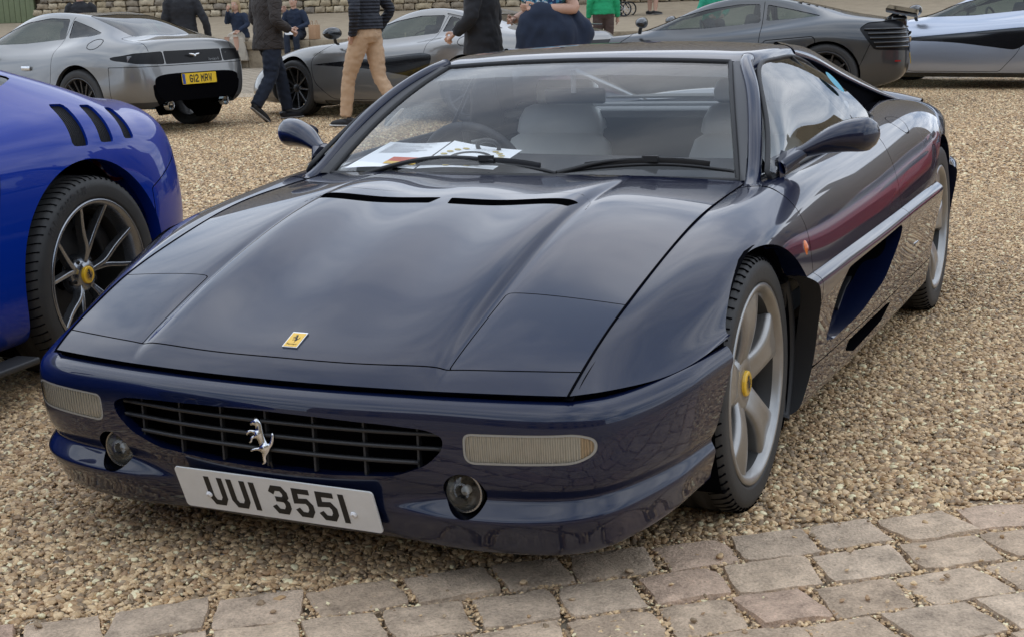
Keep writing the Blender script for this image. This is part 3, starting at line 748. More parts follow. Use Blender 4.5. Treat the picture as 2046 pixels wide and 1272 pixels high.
fo = mk('wall_stone', join(*far), M_wall, WALL, flat=True); fo['kind'] = 'stuff'
# coping
# plank gate
ga, gb = TW(wal(gate_l[0]), gate_l[0]), TW(wal(gate_l[1]), gate_l[1]); gt = gb-ga; gw_ = np.linalg.norm(gt[:2]); GATE = thing('plank_gate', 'sage green vertical plank gate set in the rubble wall', 'gate', tuple(ga+wn*.02), math.atan2(gt[1], gt[0]))
M_gate = mat('sage_paint', (.17, .20, .105), .6, noise=(4, .6, (.13, .155, .085)))
for i in range(8):
    bm = bmesh.new(); box(bm, ((i+.5)*gw_/8, 0, 1.05), (gw_/8-.012, .035, 2.1)); bmk('plank', bm, M_gate, GATE, bevel=.006)
for z in (.3, 1.8):
    bm = bmesh.new(); box(bm, (gw_/2, .05, z), (gw_, .04, .12)); bmk('ledger', bm, M_gate, GATE)
for x in (-.06, gw_+.06):
    bm = bmesh.new(); box(bm, (x, 0, 1.08), (.10, .10, 2.2)); bmk('gate_post', bm, M_gate, GATE, bevel=.008)
def apron_mat():
    m = mat('cobble_apron', (.40, .33, .24), .9); nt = m.node_tree; b = nt.nodes['Principled BSDF']; N = nt.nodes.new; L = nt.links.new
    t = N('ShaderNodeTexCoord'); mp = N('ShaderNodeMapping'); mp.inputs['Rotation'].default_value = (0, 0, -wang); L(t.outputs['Object'], mp.inputs[0])
    br = N('ShaderNodeTexBrick'); br.inputs['Scale'].default_value = 1; br.inputs['Brick Width'].default_value = .22; br.inputs['Row Height'].default_value = .15; br.inputs['Mortar Size'].default_value = .014; br.inputs['Mortar Smooth'].default_value = .4
    br.inputs['Color1'].default_value = (.46, .38, .28, 1); br.inputs['Color2'].default_value = (.33, .265, .19, 1); br.inputs['Mortar'].default_value = (.17, .135, .095, 1); L(mp.outputs[0], br.inputs['Vector']); L(br.outputs['Color'], b.inputs['Base Color'])
    bp = N('ShaderNodeBump'); bp.inputs['Distance'].default_value = .02; bp.invert = True; L(br.outputs['Fac'], bp.inputs['Height']); L(bp.outputs[0], b.inputs['Normal']); return m
ap = np.array([[W3(20-.278*l+t*(led(l)+.05-20+.278*l), l, .006-.02*(t == 0)) for t in np.linspace(0, 1, 10)] for l in np.linspace(-17, 14, 60)]); apo = mk('cobbled_apron', grid(ap), apron_mat())
if apo.data.polygons[0].normal.z < 0: apo.data.flip_normals()
tag(apo, kind='structure')

# ---- stone house off to the side of the yard, mirrored in the door and windows
M_winpane = mat("house_window", (.02, .025, .03), .08)
M_house = mat('house_stone', (.33, .26, .165), .85, noise=(1.5, .7, (.24, .185, .115)))
HOUSE = thing('stone_house', 'pale stone mansion with battlements and tall windows beyond the yard', 'house', (-56, 31, 1.0), R(-61))
def hb(nm, c, s, m=M_house, bv=.0):
    bm = bmesh.new(); box(bm, c, s); return bmk(nm, bm, m, HOUSE, bevel=bv)
hb('house_wall', (0, 0, 3.9), (44, 8, 9.0)); hb('house_wing', (-14, 1, 4.8), (7, 11, 10.8)); hb('house_wing', (13, 1, 4.8), (7, 11, 10.8))
for i, x in enumerate(np.arange(-21.5, 22, 1.7)): hb('merlon', (x, 3.7, 8.8), (.9, .5, .9))
for x in (-17.0, -11, 10, 16.0):
    hb('pinnacle', (x, 5.5, 11.1), (.6, .6, 2.2)); 
for x in (-6, 0, 6, 20): hb('chimney', (x, -1, 9.6), (1.2, 1.0, 3.4))
for x in np.arange(-20, 21, 3.3):
    for z in (1.4, 5.2):
        y_ = 6.6 if (abs(x+14) < 3 or abs(x-13) < 3) else 4.1
        w = hb('window', (x, y_-.05, z), (1.5, .25, 2.4), M_led); hb2 = bmesh.new(); box(hb2, (x, y_+.09, z), (1.2, .05, 2.1)); bmk('pane', hb2, M_winpane, w)

# ---- unseen stone building added behind the camera to block the front sky
SKY_BLOCK = thing('unseen_sky_block', 'unseen plain stone building added behind the camera to darken the front light', 'building', (17.0, 9.0, 0.0), R(20))
def rb(nm, c, s, m, par=None):
    bm = bmesh.new(); box(bm, c, s); return bmk(nm, bm, m, par or SKY_BLOCK)
rb('sky_block_wall', (4, 0, 3.8), (8, 46, 7.8), M_house); rb('cornice', (-.12, 0, 7.85), (.5, 46.4, .3), M_led)
bmk('sky_block_roof', prism([(-.5, -23.3, 8.0), (8.5, -23.3, 8.0), (4, -23.3, 10.6)], (0, 46.6, 0)), mat('roof_slate', (.10, .10, .11), .7), SKY_BLOCK, smooth=False)
for y in np.arange(-20, 21, 4.0):
    for z in (1.7, 5.3):
        w = rb('window', (-.04, y, z), (.14, 1.4, 2.0), M_led); rb('pane', (-.13, y, z), (.06, 1.15, 1.75), M_winpane, w)
# ------------------------------------------------------------------ the dark blue coupe
def car_geom():
    g = {}
    # --- bonnet sheet: stations front -> windscreen, columns 0..seam
    ys = np.array([0, .20, .374, .397, .421, .56, 1.0])       # last column = fender seam
    st = [  # (x centre, z centre, z crease, x seam, y seam, z seam)
        (.835, .466, .465, .753, .671, .464),
        (.786, .502, .498, .697, .6755, .4955),
        (.655, .560, .553, .590, .681, .5435),
        (.500, .617, .609, .462, .6885, .592),
        (.210, .703, .694, .235, .693, .654),
        (-.050, .754, .747, -.035, .694, .709),
        (-.200, .768, .763, -.275, .692, .7305),
        (-.305, .775, .770, -.500, .690, .744)]
    G = []
    for xc, zc, zk, xs, yS, zs in st:
        row = []
        for y in ys:
            yy = yS if y == 1.0 else y
            t = yy/yS; x = xc+(xs-xc)*t**2.0
            tk = min(yy/.398, 1)
            z = zc+(zk-zc)*tk**2 if yy <= .398 else zk+(zs-zk)*((yy-.398)/(yS-.398))**1.25
            row.append((x, yy, z))
        G.append(row)
    G = np.array(G)
    # shallow step along the crease beside the raised centre panel
    step = np.array([0, .004, .010, .014, .014, .012, .009, .002])
    for i in range(len(st)):
        G[i, 2, 2] += step[i]*.55; G[i, 3, 2] -= step[i]*.45; G[i, 4, 2] -= step[i]*.35
    full = np.concatenate([G[:, :0:-1]*np.array([1, -1, 1]), G], 1)
    g['hoodG'] = full
    # --- upper side sheet: seam/belt -> crest -> shoulder -> flank -> feature line
    S = [
     [(.753, .671, .464), (.712, .712, .464), (.664, .749, .464), (.53, .820, .468), (.345, .876, .502)],
     [(.600, .6805, .540), (.565, .727, .529), (.51, .774, .517), (.41, .833, .508), (.25, .881, .514)],
     [(.462, .6885, .592), (.43, .737, .587), (.375, .790, .573), (.285, .850, .563), (.16, .887, .519)],
     [(.235, .693, .654), (.21, .746, .653), (.165, .806, .648), (.10, .864, .625), (.03, .892, .523)],
     [(-.035, .694, .709), (-.06, .752, .708), (-.09, .818, .695), (-.11, .874, .658), (-.12, .901, .527)],
     [(-.275, .692, .7305), (-.30, .757, .734), (-.31, .827, .714), (-.305, .883, .652), (-.30, .911, .531)],
     [(-.50, .690, .744), (-.52, .767, .752), (-.52, .838, .726), (-.51, .892, .646), (-.50, .919, .534)],
     [(-.90, .745, .768), (-.90, .800, .764), (-.90, .858, .732), (-.90, .908, .650), (-.90, .933, .540)],
     [(-1.40, .760, .787), (-1.40, .818, .781), (-1.40, .876, .744), (-1.40, .924, .655), (-1.40, .946, .545)],
     [(-1.90, .735, .812), (-1.90, .812, .815), (-1.90, .884, .776), (-1.90, .936, .674), (-1.90, .954, .550)],
     [(-2.40, .690, .832), (-2.40, .785, .836), (-2.40, .882, .792), (-2.40, .944, .684), (-2.40, .957, .552)],
     [(-2.85, .640, .812), (-2.85, .755, .812), (-2.85, .860, .765), (-2.85, .905, .660), (-2.85, .915, .552)],
     [(-3.20, .580, .790), (-3.20, .700, .786), (-3.20, .810, .735), (-3.20, .840, .640), (-3.20, .848, .552)],
     [(-3.36, .520, .770), (-3.36, .630, .764), (-3.36, .730, .715), (-3.36, .750, .630), (-3.36, .755, .552)]]
    g['sideG'] = np.array(S)
    # --- lower side: ledge -> belly -> sill
    fl = np.array([s[4] for s in S]); fy = f1(fl[::-1, 0], fl[::-1, 1]); fz = f1(fl[::-1, 0], fl[::-1, 2])
    g['fy'], g['fz'] = fy, fz
    Lw = []
    for x in (-.22, -.45, -.8, -1.2, -1.6, -2.0, -2.45, -2.9, -3.2, -3.36):
        y, z = float(fy(x)[0]), float(fz(x)[0])
        Lw.append([(x, y-.002, z-.001), (x, y+.011, z-.0075), (x, y+.024, z-.0175), (x, y+.0285, z-.030), (x, y+.026, z-.07), (x, y+.012, .39), (x, y-.004, .275), (x, y-.020, .19), (x, y-.035, .155), (x, y-.09, .135)])
    g['lowG'] = np.array(Lw)
    # --- front bumper: plan path of the gap, profile rows
    half = np.array([(.835, 0), (.8315, .14), (.819, .28), (.800, .404), (.779, .55), (.753, .671), (.712, .712+.010), (.648, .757), (.53, .820), (.43, .853), (.340, .877)])
    half[6] = (.712, .714); half[5] = (.750, .664)
    P = np.vstack([half[:0:-1]*[1, -1], half])
    T = np.gradient(P, axis=0); T /= np.linalg.norm(T, axis=1, keepdims=True); Nn = np.stack([T[:, 1], -T[:, 0]], 1)
    arc = np.concatenate([[0], np.cumsum(np.linalg.norm(np.diff(P, axis=0), axis=1))]); arc -= arc[len(half)-1]
    g['arc'] = arc; g['path'] = P
    aa = np.abs(arc); amax = aa.max()
    # rows: (offset, z) at centre, at lamps (a~.55), at corner (a~.75), at the arch
    KA = [0, .30, .42, .60, .80, amax]
    rows = [
     ([-.030]*5+[-.030], [.430, .430, .430, .428, .428, .462]),
     ([-.006, -.006, -.006, -.006, -.006, -.008], [.4525, .4525, .452, .450, .451, .487]),
     ([.018, .018, .018, .018, .016, .004], [.447, .447, .446, .444, .445, .484]),
     ([.035, .035, .035, .035, .033, .013], [.434, .434, .433, .430, .430, .470]),
     ([.042, .042, .042, .043, .041, .015], [.411, .411, .410, .407, .407, .448]),
     ([.0405, .0405, .041, .043, .041, .004], [.350, .350, .350, .350, .350, .370]),
     ([.020, .020, .026, .032, .030, -.012], [.272, .272, .272, .276, .282, .305]),
     ([.002, .004, .012, .017, .016, -.021], [.235, .235, .244, .248, .258, .286]),
     ([-.004, -.001, .018, .023, .020, -.020], [.215, .214, .2325, .2360, .2480, .276]),
     ([-.008, -.003, .037, .044, .031, -.016], [.204, .203, .2120, .2150, .2320, .2635]),
     ([-.012, -.006, .042, .049, .034, -.016], [.190, .190, .199, .202, .218, .252]),
     ([-.028, -.022, .016, .022, .014, -.032], [.150, .150, .152, .156, .166, .203]),
     ([-.050, -.044, -.012, -.006, -.008, -.044], [.122, .120, .116, .119, .128, .176]),
     ([-.10, -.10, -.08, -.07, -.07, -.09], [.114, .112, .108, .110, .118, .168])]
    B = []
    fo = [lin(KA, r[0]) for r in rows]; fz_ = [lin(KA, r[1]) for r in rows]
    ker = lambda f, a: sum(f(abs(a+d)) if a+d < amax else f(amax) for d in np.linspace(-.06, .06, 9))/9
    for i in range(len(P)):
        B.append([(P[i, 0]+Nn[i, 0]*ker(fo[k], arc[i]), P[i, 1]+Nn[i, 1]*ker(fo[k], arc[i]), ker(fz_[k], arc[i])) for k in range(len(rows))])
    g['bumpG'] = np.array(B)
    return g

def screen_grid(n=40, m=60, inset=0.0, drop=0.0):
    v = np.linspace(0, 1, n)[:, None]; s = np.linspace(-1, 1, m)[None, :]
    yb = .662-inset; yt = .492-inset*.8
    y = s*(yb*(1-v)+yt*v)
    xb = -.312-.415*(s*.668)**2; zb = .772-.058*(s*.668)**2
    xt = -.965-.16*(s*.5)**2; zt = 1.066-.062*(s*.5)**2
    x = xb*(1-v)+xt*v; z = zb*(1-v)+zt*v
    b = .030*4*v*(1-v)
    return np.stack([x+b*.42, np.broadcast_to(y, x.shape), z+b*.9-drop], -1)
# @@bpy
def stroke_text(s, h, cw, st, gap, space, h_ratio=1.0):
    """plate lettering as flat ribbons, centred; returns Mesh in xy"""
    G = {'U': [[(0, 1), (0, .22), (.22, 0), (.78, 0), (1, .22), (1, 1)]], 'I': [[(0, 1), (0, 0)]], '1': [[(0, 1), (0, 0)]],
         '3': [[(0, .80), (.22, 1), (.78, 1), (1, .82), (1, .66), (.80, .53), (.40, .53)], [(.80, .53), (1, .40), (1, .2), (.78, 0), (.22, 0), (0, .2)]],
         '5': [[(.94, 1), (.08, 1), (.02, .56), (.76, .60), (1, .42), (1, .2), (.78, 0), (.22, 0), (0, .2)]],
         'G': [[(1, .80), (.78, 1), (.22, 1), (0, .80), (0, .2), (.22, 0), (.78, 0), (1, .2), (1, .48), (.55, .48)]],
         '2': [[(0, .80), (.22, 1), (.78, 1), (1, .80), (1, .62), (0, .16), (0, 0), (1, 0)]],
         'M': [[(0, 0), (0, 1), (.5, .45), (1, 1), (1, 0)]], 'R': [[(0, 0), (0, 1), (.78, 1), (1, .84), (1, .60), (.78, .46), (0, .46)], [(.5, .46), (1, 0)]],
         'W': [[(0, 1), (.22, 0), (.5, .6), (.78, 0), (1, 1)]]}
    x = 0; ms = []
    for c in s:
        if c == ' ': x += space-gap; continue
        w = st if c in 'I1' else cw
        for pl in G[c]:
            P = np.array(pl)*[max(w-st, 0), h-st]+[x+st/2, st/2]; n = len(P); T = np.diff(P, axis=0); T /= np.linalg.norm(T, axis=1, keepdims=True)
            Nn = np.stack([-T[:, 1], T[:, 0]], 1); Vl = []; Vr = []
            for i in range(n):
                if i == 0: m = Nn[0]; p = P[0]-T[0]*st/2*(1 if abs(T[0, 1]) > .9 or abs(T[0, 0]) > .9 else .3)
                elif i == n-1: m = Nn[-1]; p = P[-1]+T[-1]*st/2*(1 if abs(T[-1, 1]) > .9 or abs(T[-1, 0]) > .9 else .3)
                else:
                    m = Nn[i-1]+Nn[i]; m /= np.linalg.norm(m); m = m/max(m@Nn[i], .45); p = P[i]
                Vl.append(p+m*st/2); Vr.append(p-m*st/2)
            V = np.array(Vl+Vr); V = np.hstack([V, np.zeros((len(V), 1))]); i = np.arange(n-1)
            ms.append(Mesh(V, np.vstack([np.stack([i, i+n, i+n+1], 1), np.stack([i, i+n+1, i+1], 1)])))
        x += w+gap
    m = join(*ms); m.V -= [(x-gap)/2, h/2, 0]; return Mesh(m.V, m.F)

def place(M, o, ex, ey):
    """map xy(z) mesh into the frame o + x*ex + y*ey + z*n"""
    ex = np.asarray(ex, float); ey = np.asarray(ey, float); n = np.cross(ex, ey); n /= np.linalg.norm(n)
    return Mesh(np.asarray(o)+M.V[:, :1]*ex+M.V[:, 1:2]*ey+M.V[:, 2:3]*n, M.F)

def groove(M, s, w=.0018, depth=.006, mats=None):
    """split M at s=0 leaving a gap; returns inside, outside, sunken dark strip with side walls"""
    a, rest, sg1 = cut(M, s+w); 
    return a, rest, sg1

def split_panel(M, sfun, w=.0018, depth=.007):
    ins, rest, sg1 = cut(M, sfun(M)+w)
    mid, out, sg2 = cut(rest, sfun(rest)-w)
    pit = Mesh(mid.V-mid.N*depth, mid.F, mid.N, mid.A) if len(mid.F) else None
    walls = join(flange(sg1, depth=depth), flange(sg2, depth=depth))
    return ins, out, join(pit, walls)

def build_f355():
    g = car_geom(); P_ = M_navy
    car = thing('sports_car', 'dark navy blue low coupe with pop-up headlamp covers and plate UUI 3551', 'car', (0, 0, 0))
    seams = []; voids = []
    # ---------- bonnet sheet
    H = grid(tensor(g['hoodG'], 230, 210))
    if H.N[:, 2].mean() < 0: H = Mesh(H.V, H.F[:, ::-1])
    def s_pod(sg):
        poly = rpoly([(.478, sg*.412), (.752, sg*.4035), (.690, sg*.80), (.456, sg*.80)][::1], [.012, .006, 0, 0])
        return lambda M: sdpoly(poly, M.V[:, 0], M.V[:, 1])
    # cut pods' rear/inner edges from the sheet; front edge shared with the nose seam
    seam_front = lambda M: (.786-.208*M.V[:, 1]**2)-M.V[:, 0]        # negative = nose panel
    nose, lid, pit = split_panel(H, seam_front, .0016); seams.append(pit)
    for sg in (-1, 1):
        c, lid, pit = split_panel(lid, s_pod(sg), .0014); seams.append(pit)
        mk('headlight_cover', c, P_, car)
    # vent slots
    for y0, y1 in ((-.372, -.006), (.024, .388)):
        sl = rpoly([(-.008, y0), (.042, y0+.012), (.042, y1-.012), (-.008, y1)], .006)
        f = lambda M, sl=sl: sdpoly(sl, M.V[:, 0], M.V[:, 1])
        ins, lid, sg = cut(lid, f(lid)); voids.append(Mesh(ins.V-[0, 0, .035], ins.F)); voids.append(flange(sg, (-.0, 0, -.036)))
    # frame line of the vent panel
    fr = rpoly([(-.064, -.405), (.10, -.43), (.10, .43), (-.064, .405)], [.04, 0, 0, .04])
    def s_fr(M):
        d = sdpoly(fr, M.V[:, 0], M.V[:, 1]); d2 = np.abs(d)-.0013
        return np.where(M.V[:, 0] < .035, d2, .02)
    ins, lid, sg = cut(lid, s_fr(lid)); seams.append(Mesh(ins.V-ins.N*.004, ins.F)); 
    mk('bonnet', lid, P_, car); mk('nose_panel', nose, P_, car)
    # front lip return of the nose panel and fenders
    gp = curve(np.vstack([np.array([r[-1] for r in []]).reshape(0, 3), g['hoodG'][0]]), 120)
    lipP = np.vstack([tensor(g['sideG'], 60, 40)[0][::-1]*[1, -1, 1], gp, tensor(g['sideG'], 60, 40)[0]])
    back = np.stack([-(lipP[:, 0]-.2)*.03, -lipP[:, 1]*.025, np.full(len(lipP), -.010)], 1)
    mk('nose_lip', grid(np.stack([lipP, lipP+back*.5+[0, 0, -.001], lipP+back*1.6], 1)), P_, car)
    voids.append(grid(np.stack([lipP+[-.028, 0, .002]-[0, 0, 0]*lipP, lipP+[-.028, 0, -.05]], 1)*[1, .985, 1]))
    # ---------- left side, mirrored to the right
    arch_f = lambda M: (np.hypot((M.V[:, 0]-.012)/.365, (M.V[:, 2]-.316)/.337)-1)*.35
    arch_r = lambda M: np.hypot(M.V[:, 0]+2.45, M.V[:, 2]-.338)-.362
    S = grid(fair(tensor(g['sideG'], 520, 64), 12, 2), flip=True); Lo = grid(tensor(g['lowG'], 420, 90), flip=True)
    if S.N[:, 1].mean() < 0: S = Mesh(S.V, S.F[:, ::-1])
    if Lo.N[:, 1].mean() < 0: Lo = Mesh(Lo.V, Lo.F[:, ::-1])
    door = rpoly([(-.50, .95), (-.43, .755), (-.375, .728), (-.355, .68), (-.345, .60), (-.325, .52), (-.325, .40), (-.338, .272), (-.42, .268), (-1.40, .268), (-1.462, .30), (-1.468, .55), (-1.462, .66), (-1.49, .745), (-1.56, .80), (-1.60, .95)], [0, .02, .02, .03, .04, .04, .04, .01, .01, .03, .03, .03, .05, .05, .02, 0])
    s_door = lambda M: sdpoly(door, M.V[:, 0], M.V[:, 2])
    lips = []
    _, S, sg = cut(S, arch_f(S)); lips.append(sg); _, S, sg = cut(S, arch_r(S)); lips.append(sg)
    _, Lo, sg = cut(Lo, arch_f(Lo)); lips.append(sg); _, Lo, sg = cut(Lo, arch_r(Lo)); lips.append(sg)
    fl_ = [x for sgm in lips if sgm is not None for x in (flange(sgm, (0, -.055, 0)),)]
    dU, S, pt1 = split_panel(S, s_door)
    fr_, _s, _ = cut(S, -S.V[:, 0]-1.0); fender, rest, = (cut(S, -(S.V[:, 0]+.9))[0], cut(S, -(S.V[:, 0]+.9))[1])
    flap, rest_l, ptF = split_panel(rest, lambda M: (np.hypot((M.V[:, 0]+1.87)/.066, (M.V[:, 1]-.856)/.040)-1)*.045+np.where(M.V[:, 2] < .70, 9, 0), .0015)
    seams.append(ptF); mk('fuel_flap', flap, P_, car)
    # sill seam, then door skin
    s_sill = lambda M: M.V[:, 2]-.268
    sill, Lo, pt2 = split_panel(Lo, s_sill, .0018)
    dL, Lo, pt3 = split_panel(Lo, s_door)
    lowF, lowR, _ = cut(Lo, -(Lo.V[:, 0]+.9))
    # air intakes: scooped openings
    intake = rpoly([(-.461, .318), (-.484, .372), (-.515, .455), (-.60, .497), (-.90, .504), (-1.31, .512), (-1.338, .500), (-1.318, .455), (-1.192, .358), (-.874, .3085), (-.549, .303)], [.01, .02, .03, .03, .02, .01, .01, .03, .06, .05, .01])
    f_in = lambda M: sdpoly(intake, M.V[:, 0], M.V[:, 2])
    hole, dL, sgI = cut(dL, f_in(dL))
    slot = rpoly([(-.745, .222), (-.76, .250), (-1.02, .254), (-1.30, .252), (-1.366, .244), (-1.253, .204), (-.878, .190)], .015)
    f_sl = lambda M: sdpoly(slot, M.V[:, 0], M.V[:, 2])
    hole2, sill, sgS = cut(sill, f_sl(sill))
    def scoop(hole, seg, xf, xr, depth):
        dd = lambda x: depth*np.clip((xf-x)/(xf-xr), 0, 1)**.8
        P, Nn = seg; k = len(P); rows = []
        for t in (0, .04, .15, .4, .7, 1.0):
            Q = P.copy(); Q[..., 1] -= t*dd(P[..., 0])+t*.012; Q[..., 2] += (P[..., 2].mean()-P[..., 2])*.22*t; rows.append(Q)
        ms = []
        for a, b in zip(rows[:-1], rows[1:]):
            V = np.vstack([a[:, 0], a[:, 1], b[:, 1], b[:, 0]]); i = np.arange(k)
            ms.append(Mesh(V, np.vstack([np.stack([i, i+k, i+2*k], 1), np.stack([i, i+2*k, i+3*k], 1)])))
        wall = join(*ms); bk = hole.copy(); bk.V[:, 1] -= dd(bk.V[:, 0])*.98+.012; bk.V[:, 2] += (P[..., 2].mean()-bk.V[:, 2])*.22
        return wall, Mesh(bk.V, bk.F)
    w1, b1 = scoop(hole, sgI, -.42, -1.30, .15); w2, b2 = scoop(hole2, sgS, -.70, -1.3, .06)
    # front part of the scoop floor is painted, the throat is black
    b1p, b1v, _ = cut(b1, -(b1.V[:, 0]+.56))
    w1p, w1v, _ = cut(w1, np.minimum(np.minimum(-(w1.V[:, 0]+.62), .925-w1.V[:, 1]), np.maximum(w1.V[:, 2]-.405, .855-w1.V[:, 1])))
    slats = []
    for zz in (.36, .41, .455):
        slats.append(sweep([(-.72, .885, zz-.01), (-1.0, .85, zz), (-1.28, .825, zz)], [(-.012, -.004), (.012, -.004), (.012, .004), (-.012, .004)]))
    for mir in (False, True):
        q = (lambda M: M.mirror()) if mir else (lambda M: M)
        f = mk('front_fender', q(fender), P_, car); mk('fender_skirt', q(lowF), P_, car)
        d = mk('door', q(join(dU)), P_, car); mk('door_skin', q(dL), P_, d); mk('intake_wall', q(join(w1p, b1p)), P_, d); mk('intake_throat', q(join(b1v, w1v)), M_void, d)
        for sl_ in slats: mk('intake_slat', q(sl_), M_black, d)
        r_ = mk('rear_quarter', q(rest if mir else rest_l), P_, car); mk('quarter_skirt', q(cut(lowR, -(lowR.V[:, 0]+2.45))[0]), P_, r_); mk('rear_valance', q(cut(lowR, -(lowR.V[:, 0]+2.45))[1]), P_, r_)
        s_ = mk('sill', q(sill), P_, car); mk('sill_slot', q(join(w2, b2)), M_void, s_)
        for i_, f_ in enumerate(fl_):
            for h_ in islands(f_):
                if len(h_.F): mk('arch_lip', q(h_), M_rubber if i_ == 2 else P_, car)
        for x in (pt1, pt2, pt3): seams.append(q(x))
        # dark wheel-house liners
        for cx_, cz, rr, y0, y1 in ((.012, .316, .338, .55, .868), (-2.45, .338, .362, .55, .90)):
            a = np.linspace(R(-62), R(242), 40); ring = np.stack([cx_+rr*1.015*np.cos(a), np.zeros(40), cz+rr*1.015*np.sin(a)], 1); ring[:, 2] = np.maximum(ring[:, 2], .12)
            yy = np.array([y1-.015, y1-.05, y1-.15, y0]); G = np.stack([ring+[0, y, 0] for y in yy], 1)
            cap = grid(np.stack([np.stack([cx_+rr*t*np.cos(a), np.full(40, y0), np.maximum(cz+rr*t*np.sin(a), .12)], 1) for t in (1.02, .5, .05)], 1))
            voids.append(q(join(grid(G), cap)))
        # mud flap edge behind the front wheel
        mk('wheel_arch_liner', q(tube(np.array([(.012-.366*math.cos(t), .832, .316+.330*math.sin(t)) for t in np.linspace(R(38), R(-33), 24)]), .030, 12, True, .7)), M_rubber, car)
        # orange side repeater
        b = mk('side_marker', q(Mesh(lathe([(0, .016), (.004, .015), (.010, .009), (.012, 0)], 20).V*[1.0, 1, 1.5]+[-.303, .8935, .595], lathe([(0, .016), (.004, .015), (.010, .009), (.012, 0)], 20).F)), M_amber, car)
        mk('side_badge', q(Mesh(*boxm((-1.70, .965, .385), (.075, .004, .012)))), M_chrome, car)
    # seam between bonnet and fenders: thin dark tube painted in as the shade of the gap
    sm = tensor(g['hoodG'], 200, 3, sv=np.array([1.0]))[:, 0] if False else curve(g['hoodG'][:, -1], 160)
    for k in (1, -1):
        seams.append(tube(sm*[1, k, 1]+[0, 0, .0004], .0030, 6, False, .6))
        voids.append(grid(np.stack([sm*[1, k, 1]+[0, .01*s, -.008] for s in (-1, 1)], 1)))
    # ---------- bumper
    BG = fair(tensor(g['bumpG'], 520, 150), 5, 0); tu = chord(g['bumpG'], 0); arc = nat(tu, g['arc'][:, None])(np.linspace(0, 1, 520))[:, 0]
    B = grid(BG, A=np.repeat(arc, 150)[:, None])
    if B.N[:, 0].mean() < 0: B = Mesh(B.V, B.F[:, ::-1], None, B.A)
    _, B, sg = cut(B, arch_f(B)); archlip = flange(sg, (0, 0, 0)) if False else None
    top = [(0, .4085), (.15, .4055), (.30, .400), (.395, .393), (.430, .378), (.424, .350), (.385, .313), (.31, .283), (.16, .2725), (0, .2705)]
    gpoly = rpoly(np.array(top+[(-a, b) for a, b in top[-2:0:-1]]), .02)
    f_g = lambda M: sdpoly(gpoly, M.V[:, 1], M.V[:, 2])+np.where(M.V[:, 0] < .5, 9, 0)
    gh, B, sgG = cut(B, f_g(B))
    P, Nn = sgG
    gw = []
    for t0, t1 in ((0, .006), (.006, .03), (.03, .075)):
        d0 = np.array([-t0, 0, 0]); d1 = np.array([-t1, 0, 0]); k = len(P); V = np.vstack([P[:, 0]+d0, P[:, 1]+d0, P[:, 1]+d1, P[:, 0]+d1]); i = np.arange(k)
        gw.append(Mesh(V, np.vstack([np.stack([i, i+k, i+2*k], 1), np.stack([i, i+2*k, i+3*k], 1)])))
    bump_o = []
    lamps = []
    for sg_ in (-1, 1):
        ip = rpoly([(.466, .3235), (.466, .3905), (.690, .396), (.7205, .382), (.7205, .352), (.690, .332)], [.026, .018, .02, .02, .022, .02])
        f_i = lambda M: sdpoly(ip, M.A[:, 0]*sg_, M.V[:, 2])+np.where(M.V[:, 0] < .5, 9, 0)
        li, B, sI = cut(B, f_i(B)); lamps.append((li, sI, sg_))
        th = np.linspace(0, 2*np.pi, 40, endpoint=False)
        fp = np.stack([.459+.0475*np.cos(th), .2545+.0455*np.sin(th)], 1); fp[:, 1] -= np.where(np.sin(th) < -.5, (np.abs(np.sin(th))-.5)*.010, 0)
        f_f = lambda M: sdpoly(fp, M.A[:, 0]*sg_, M.V[:, 2])+np.where(M.V[:, 0] < .5, 9, 0)
        fo_, B, sF = cut(B, f_f(B)); voids.append(flange(sF, (-.09, 0, .0)))
        bump_o.append(sF)
    bo = mk('front_bumper', B, P_, car); mk('grille_rim', join(*gw[:2]), P_, bo); voids.append(gw[2])
    for sF in bump_o: mk('fog_lamp_rim', flange(sF, (-.022, 0, .0)), P_, bo)
    for li, sI, sg_ in lamps:
        e = mk('indicator_lamp', li.off(-.003), M_lens, car)
        # glass lens over ribs, end screw, amber corner
        mk('lens_cover', li.off(-.0012), M_clear, e)
        voids.append(flange(sI, None, .02))
        am, _, _ = cut(li.off(-.0024), .694-li.A[:, 0]*sg_); 
        am2, am, _ = cut(li.off(-.0024), li.A[:, 0]*sg_-.694)
        mk('amber_segment', am, M_amberlens, e)
        edge, _, _ = cut(li.off(-.0006), -(sdpoly(rpoly([(.466, .3235), (.466, .3905), (.690, .396), (.7205, .382), (.7205, .352), (.690, .332)], [.026, .018, .02, .02, .022, .02]), li.A[:, 0]*sg_, li.V[:, 2])+.005))
        mk('lens_rim', edge, M_lensrim, e)
        yy = .452*sg_; c = np.array([.794, yy, .2535])
        f = mk('fog_lamp', Mesh(lathe([(0, .045), (.012, .044), (.012, .040), (.002, .036), (-.02, .024), (-.034, .0)], 40).V[:, [1, 0, 2]]*[1, 1, 1]+c, lathe([(0, .045), (.012, .044), (.012, .040), (.002, .036), (-.02, .024), (-.034, .0)], 40).F), M_reflector, car); autosmooth(f, 30)
        lg = lathe([(.011, .040), (.017, .025), (.019, .0)], 40); mk('fog_lens', Mesh(lg.V[:, [1, 0, 2]]+c, lg.F), M_clear, f)
        bl = lathe([(-.01, .010), (.004, .009), (.006, 0)], 16); mk('fog_bulb', Mesh(bl.V[:, [1, 0, 2]]+c, bl.F), M_white, f)
    # grille: backing, bars
    pts = curve(np.vstack([g['path'][7:14] if False else g['path'][(np.abs(g['path'][:, 1]) < .56)]]), 60); pts = pts[np.abs(pts[:, 1]) < .47]
    def gline(z, dx): return np.stack([pts[:, 0]+dx, pts[:, 1], np.full(len(pts), z)], 1)
    voids.append(grid(np.stack([gline(.43, -.06), gline(.25, -.08)], 1)))
